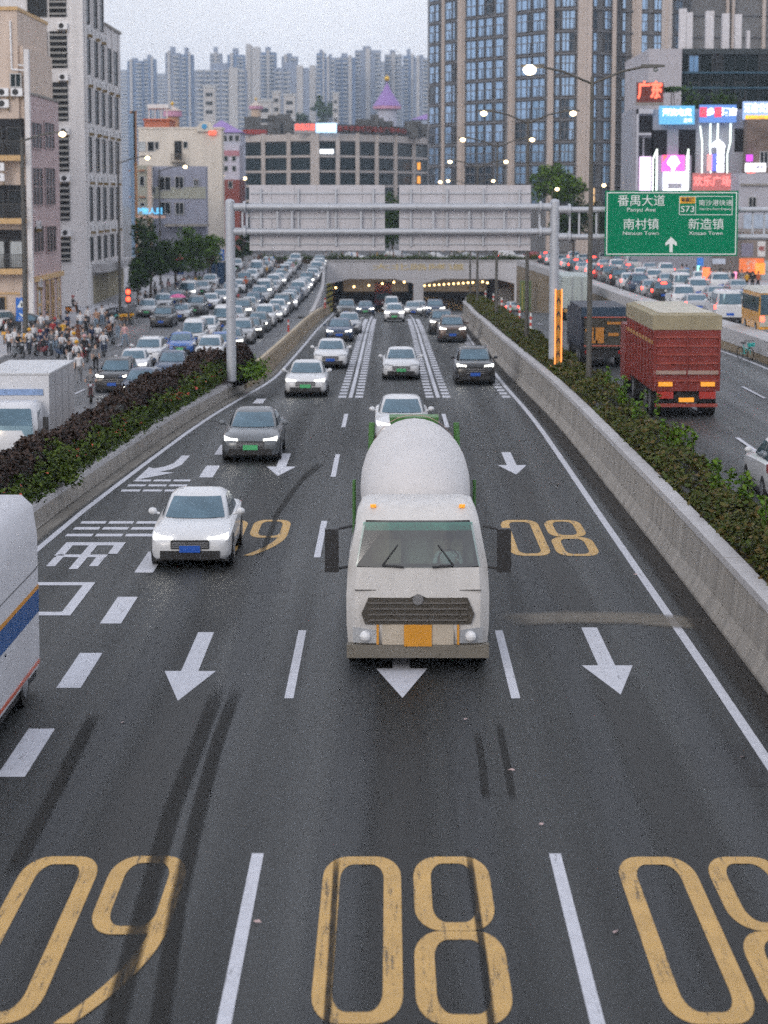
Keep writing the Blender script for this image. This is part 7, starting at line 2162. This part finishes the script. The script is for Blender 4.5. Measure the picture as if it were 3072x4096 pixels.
# crowd among the stopped cars, near the trees and on the crossing above the portal
CR = [('white', 'jeans', 'short'), ('black', 'black', 'short'), ('white', 'black', 'long'), ('grey', 'jeans', 'short'), ('pink', 'white', 'long'), ('navy', 'grey', 'short'), ('orange', 'black', 'short'), ('white', 'navy', 'long'), ('yellow', 'black', 'short'), ('green', 'jeans', 'short'), ('brown', 'brown', 'long'), ('blue', 'black', 'short')]
k = 0
for (px, Y, where) in [(306, 214, 'under the big tree'), (316, 218, 'under the big tree'), (337, 236, 'by the big tree trunk'), (352, 238, 'between the left trees'), (366, 244, 'between the left trees'), (384, 243, 'under the red triangle sign'), (398, 250, 'beside the red triangle sign'), (410, 251, 'under the bright green tree'), (424, 252, 'under the bright green tree'),
                       (433, 256, 'near the blue hoarding'), (443, 258, 'near the blue hoarding'), (456, 262, 'before the blue hoarding')]:
    x = (px - 841) * Y / 4977
    a, b_, hr = CR[k % 12]
    person('person in %s and %s standing %s, %s from the left' % (a, b_, where, ORD[k]), x, Y, zL(Y) + (.14 if x < -25 else 0), ('stand', 'walk')[k % 2], a, b_, random.uniform(-3, 3), hr, group='people under the left trees'); k += 1
k = 0
for (px, py) in [(590, 590), (598, 587), (604, 598), (611, 594), (617, 606), (622, 603), (583, 580), (592, 575), (634, 592), (640, 588), (519, 612), (526, 606), (540, 588), (550, 580), (560, 574), (572, 586), (578, 600), (566, 570)]:
    x, y = None, None
    Y = 300.0
    for _ in range(40):
        Y = .5 * Y + .5 * (8.22 - zL(Y)) * 4977 / (py - 423)
    Y = min(Y, 323)
    x = (px - 841) * Y / 4977
    a, b_, hr = CR[(k * 5) % 12]
    person('person in %s and %s crossing between far stopped cars, %s from the left' % (a, b_, ORD[sorted([590, 598, 604, 611, 617, 622, 583, 592, 634, 640, 519, 526, 540, 550, 560, 572, 578, 566]).index(px)]), x, Y, zL(Y), ('walk', 'stand')[k % 2], a, b_, random.uniform(-3, 3), hr, group='people crossing the left street'); k += 1
for k, px in enumerate((705, 718, 741, 760, 772, 800, 815, 842, 850, 868, 905, 930, 975, 1010)):
    Y = 329.4 + (k % 3) * .6
    a, b_, hr = CR[(k * 7 + 2) % 12]
    person('person in %s and %s behind the portal hedge, %s from the left' % (a, b_, ORD[k]), (px - 841) * Y / 4977, Y, -1.24, ('walk', 'stand')[k % 2], a, b_, 1.5, hr, group='people behind the portal hedge')
for k, (px, Y) in enumerate(((1496, 224), (1508, 221), (1520, 226), (1533, 218), (1541, 215), (1552, 218), (1560, 214), (1572, 216), (1580, 212), (1590, 210), (1598, 212), (1610, 206), (1622, 205), (1634, 206), (1480, 232), (1470, 236))):
    a, b_, hr = CR[(k * 5 + 1) % 12]
    person('person in %s and %s outside the right shops, %s from the left' % (a, b_, ORD[[14 + 0 if False else 0][0] + sorted((1496, 1508, 1520, 1533, 1541, 1552, 1560, 1572, 1580, 1590, 1598, 1610, 1622, 1634, 1480, 1470)).index(px)]), (px - 841) * Y / 4977, Y, zF(Y) + (.14 if (px - 841) * Y / 4977 > 33 else 0), ('stand', 'walk')[k % 2], a, b_, random.uniform(-3, 3), hr, group='people outside the right shops')
um = thing('umbrella', 'open blue and pink umbrella among the scooters under the left trees', 'umbrella', (-18.34, 200.18, zL(205) + .9))
rings = [[(r * math.cos(2 * math.pi * q / 12), r * math.sin(2 * math.pi * q / 12), z) for q in range(12)] for r, z in ((.75, 1.0), (.62, 1.14), (.4, 1.24), (.02, 1.3))]
mb = MB().loft(rings, cap=(False, True))
for q in range(len(mb.f)): mb.m[q] = 0 if (q % 12) < 7 else 1
mb.build('canopy', [M('umbrella_blue', (.03, .16, .55), .6, var=0), M('umbrella_pink', (.6, .12, .3), .6, var=0)], um)
MB().tube((0, 0, 0), (0, 0, 1.3), .012).build('shaft', BLACK, um)
ux, uy = um.location.x, um.location.y
person('person holding the blue and pink umbrella', ux + .28, uy + .05, zL(uy), 'stand', 'white', 'black', .2, 'long')

# ------------------------------------------------------------------ bicycles and small street things
BIKE = []


def bkp(name, mb, mats): BIKE.append((name, mb.mesh(name, mats)))


def torus(cy, R=.32, r=.025):
    return MB().loft([[(r * math.sin(2 * math.pi * q / 6), cy + (R + r * math.cos(2 * math.pi * q / 6)) * math.cos(2 * math.pi * a / 18), .34 + (R + r * math.cos(2 * math.pi * q / 6)) * math.sin(2 * math.pi * a / 18)) for q in range(6)] for a in range(19)], cap=(False, False))


bkp('frame', MB().path([(0, -.42, .85), (0, -.35, .55), (0, .05, .32), (0, .2, .78)], .028, 6).tube((0, .05, .32), (0, .52, .34), .02).tube((0, -.36, .6), (0, .15, .6), .028), [PT['yellow']])
bkp('fork', MB().tube((0, -.42, .85), (0, -.54, .34), .022), [PT['yellow']])
for cy in (-.54, .52): bkp('wheel', torus(cy), [RUBBER])
bkp('seat', MB().box(-.09, .09, .08, .34, .84, .9).tube((0, .2, .75), (0, .2, .85), .02), [BLACK])
bkp('handlebar', MB().tube((-.28, -.4, 1.0), (.28, -.4, 1.0), .018).tube((0, -.42, .8), (0, -.4, 1.0), .02), [BLACK])
bkp('basket', MB().box(-.15, .15, -.72, -.48, .72, .92), [PT['yellow']])
TEALP = paint('teal', (.03, .40, .38))


def bicycle(label, x, y, z, rz, teal):
    t = thing('bicycle', label, 'bicycle', (x, y, z), rz, 'shared bicycles')
    for n, me in BIKE:
        m = TEALP if (teal and n in ('frame', 'fork', 'basket')) else None
        link(n, me, t, mats=[m] if m else None)


for k, (x, y, tl_) in enumerate(((-22.61, 191.34, 1), (-22.45, 191.99, 0), (-22.34, 192.64, 0), (-22.03, 192.65, 0), (-21.87, 193.31, 0), (-21.71, 193.97, 1), (-27.41, 164.6, 0), (-25.88, 162.06, 0))):
    bicycle(('teal', 'yellow')[1 - tl_] + ' shared bicycle parked on the left, ' + ('at the left end of the signal row', 'second in the signal row', 'third in the signal row', 'fourth in the signal row', 'fifth in the signal row', 'at the right end of the signal row', 'at the left photo edge', 'beside the crossing sign')[k], x, y, zL(y) + (.14 if x < -25 else 0), .5 + random.uniform(-.5, .5), tl_)
bicycle('teal shared bicycle leaning by the brown retaining wall', 17.91, 116, zR(116) + .03, .35, 1)
for k, (x, y, z, s) in enumerate(((8.05, 41.5, 1.45, 1), (8.0, 42.6, 1.4, .8))):
    t = thing('plastic_bag', ('larger', 'smaller')[k] + ' scrap of blue plastic caught on the median hedge edge', 'litter', (6.98 if k else 6.95, 40.4 - k * .9, zBED(40) + .06))
    MB().loft([[(-.12 * s, -.25, 0), (.1 * s, -.3, .02), (.14 * s, .1, .1), (-.05 * s, .2, .06)], [(-.1 * s, -.2, .07), (.06 * s, -.22, .1), (.1 * s, .08, .16), (-.04 * s, .15, .1)]]).build('bag', M('plastic_blue', (.05, .3, .55), .4, var=.1), t)
for k, (x, y) in enumerate((1.22, 35.7), ) if False else ():
    pass
LIT = [(-4.19, 35.46), (-1.5, 25.42), (1.21, 35.7), (1.77, 32.44), (5.23, 33.22), (2.55, 25.06), (6.26, 45.51), (5.39, 49.78), (2.01, 29.55)]
leaf_me = MB().add([(-.07, 0, .012), (0, -.03, .03), (.08, 0, .015), (0, .04, .012), ], [(0, 1, 2, 3)]).mesh('litter_scrap', [M('scrap_pale', (.45, .33, .32), .7, var=0)], fix=False)
for k, (x, y) in enumerate(LIT):
    o = link('litter_scrap', leaf_me, None, (x, y, zM(y)), (0, 0, random.uniform(0, 3)), scale=(.75, 1.0, 1))
    tag(o, 'tiny pale scrap on the asphalt ' + ('below the left lane arrow', 'right of the lowest left lane dash', 'below the right hand lane dash', 'beside the right pair of faint skid marks', 'near the right edge line', 'between the lowest dash and right numbers', 'on the brown stain by the wall', 'in the gutter by the median wall', 'in the middle of the right lane')[k], 'litter', 'scraps on the road')

# ------------------------------------------------------------------ haze
mh_ = bpy.data.materials.new('haze')
mh_.use_nodes = True
hn = mh_.node_tree; hn.nodes.clear()
ho = hn.nodes.new('ShaderNodeOutputMaterial'); hp = hn.nodes.new('ShaderNodeVolumePrincipled')
hp.inputs['Color'].default_value = (.70, .84, 1, 1)
hp.inputs['Density'].default_value = .00021
hp.inputs['Anisotropy'].default_value = .1
hn.links.new(hp.outputs[0], ho.inputs['Volume'])
hz_ = MB().box(-1450, 1450, -60, 3300, -14, 150).build('haze', mh_)
hz_['kind'] = 'stuff'
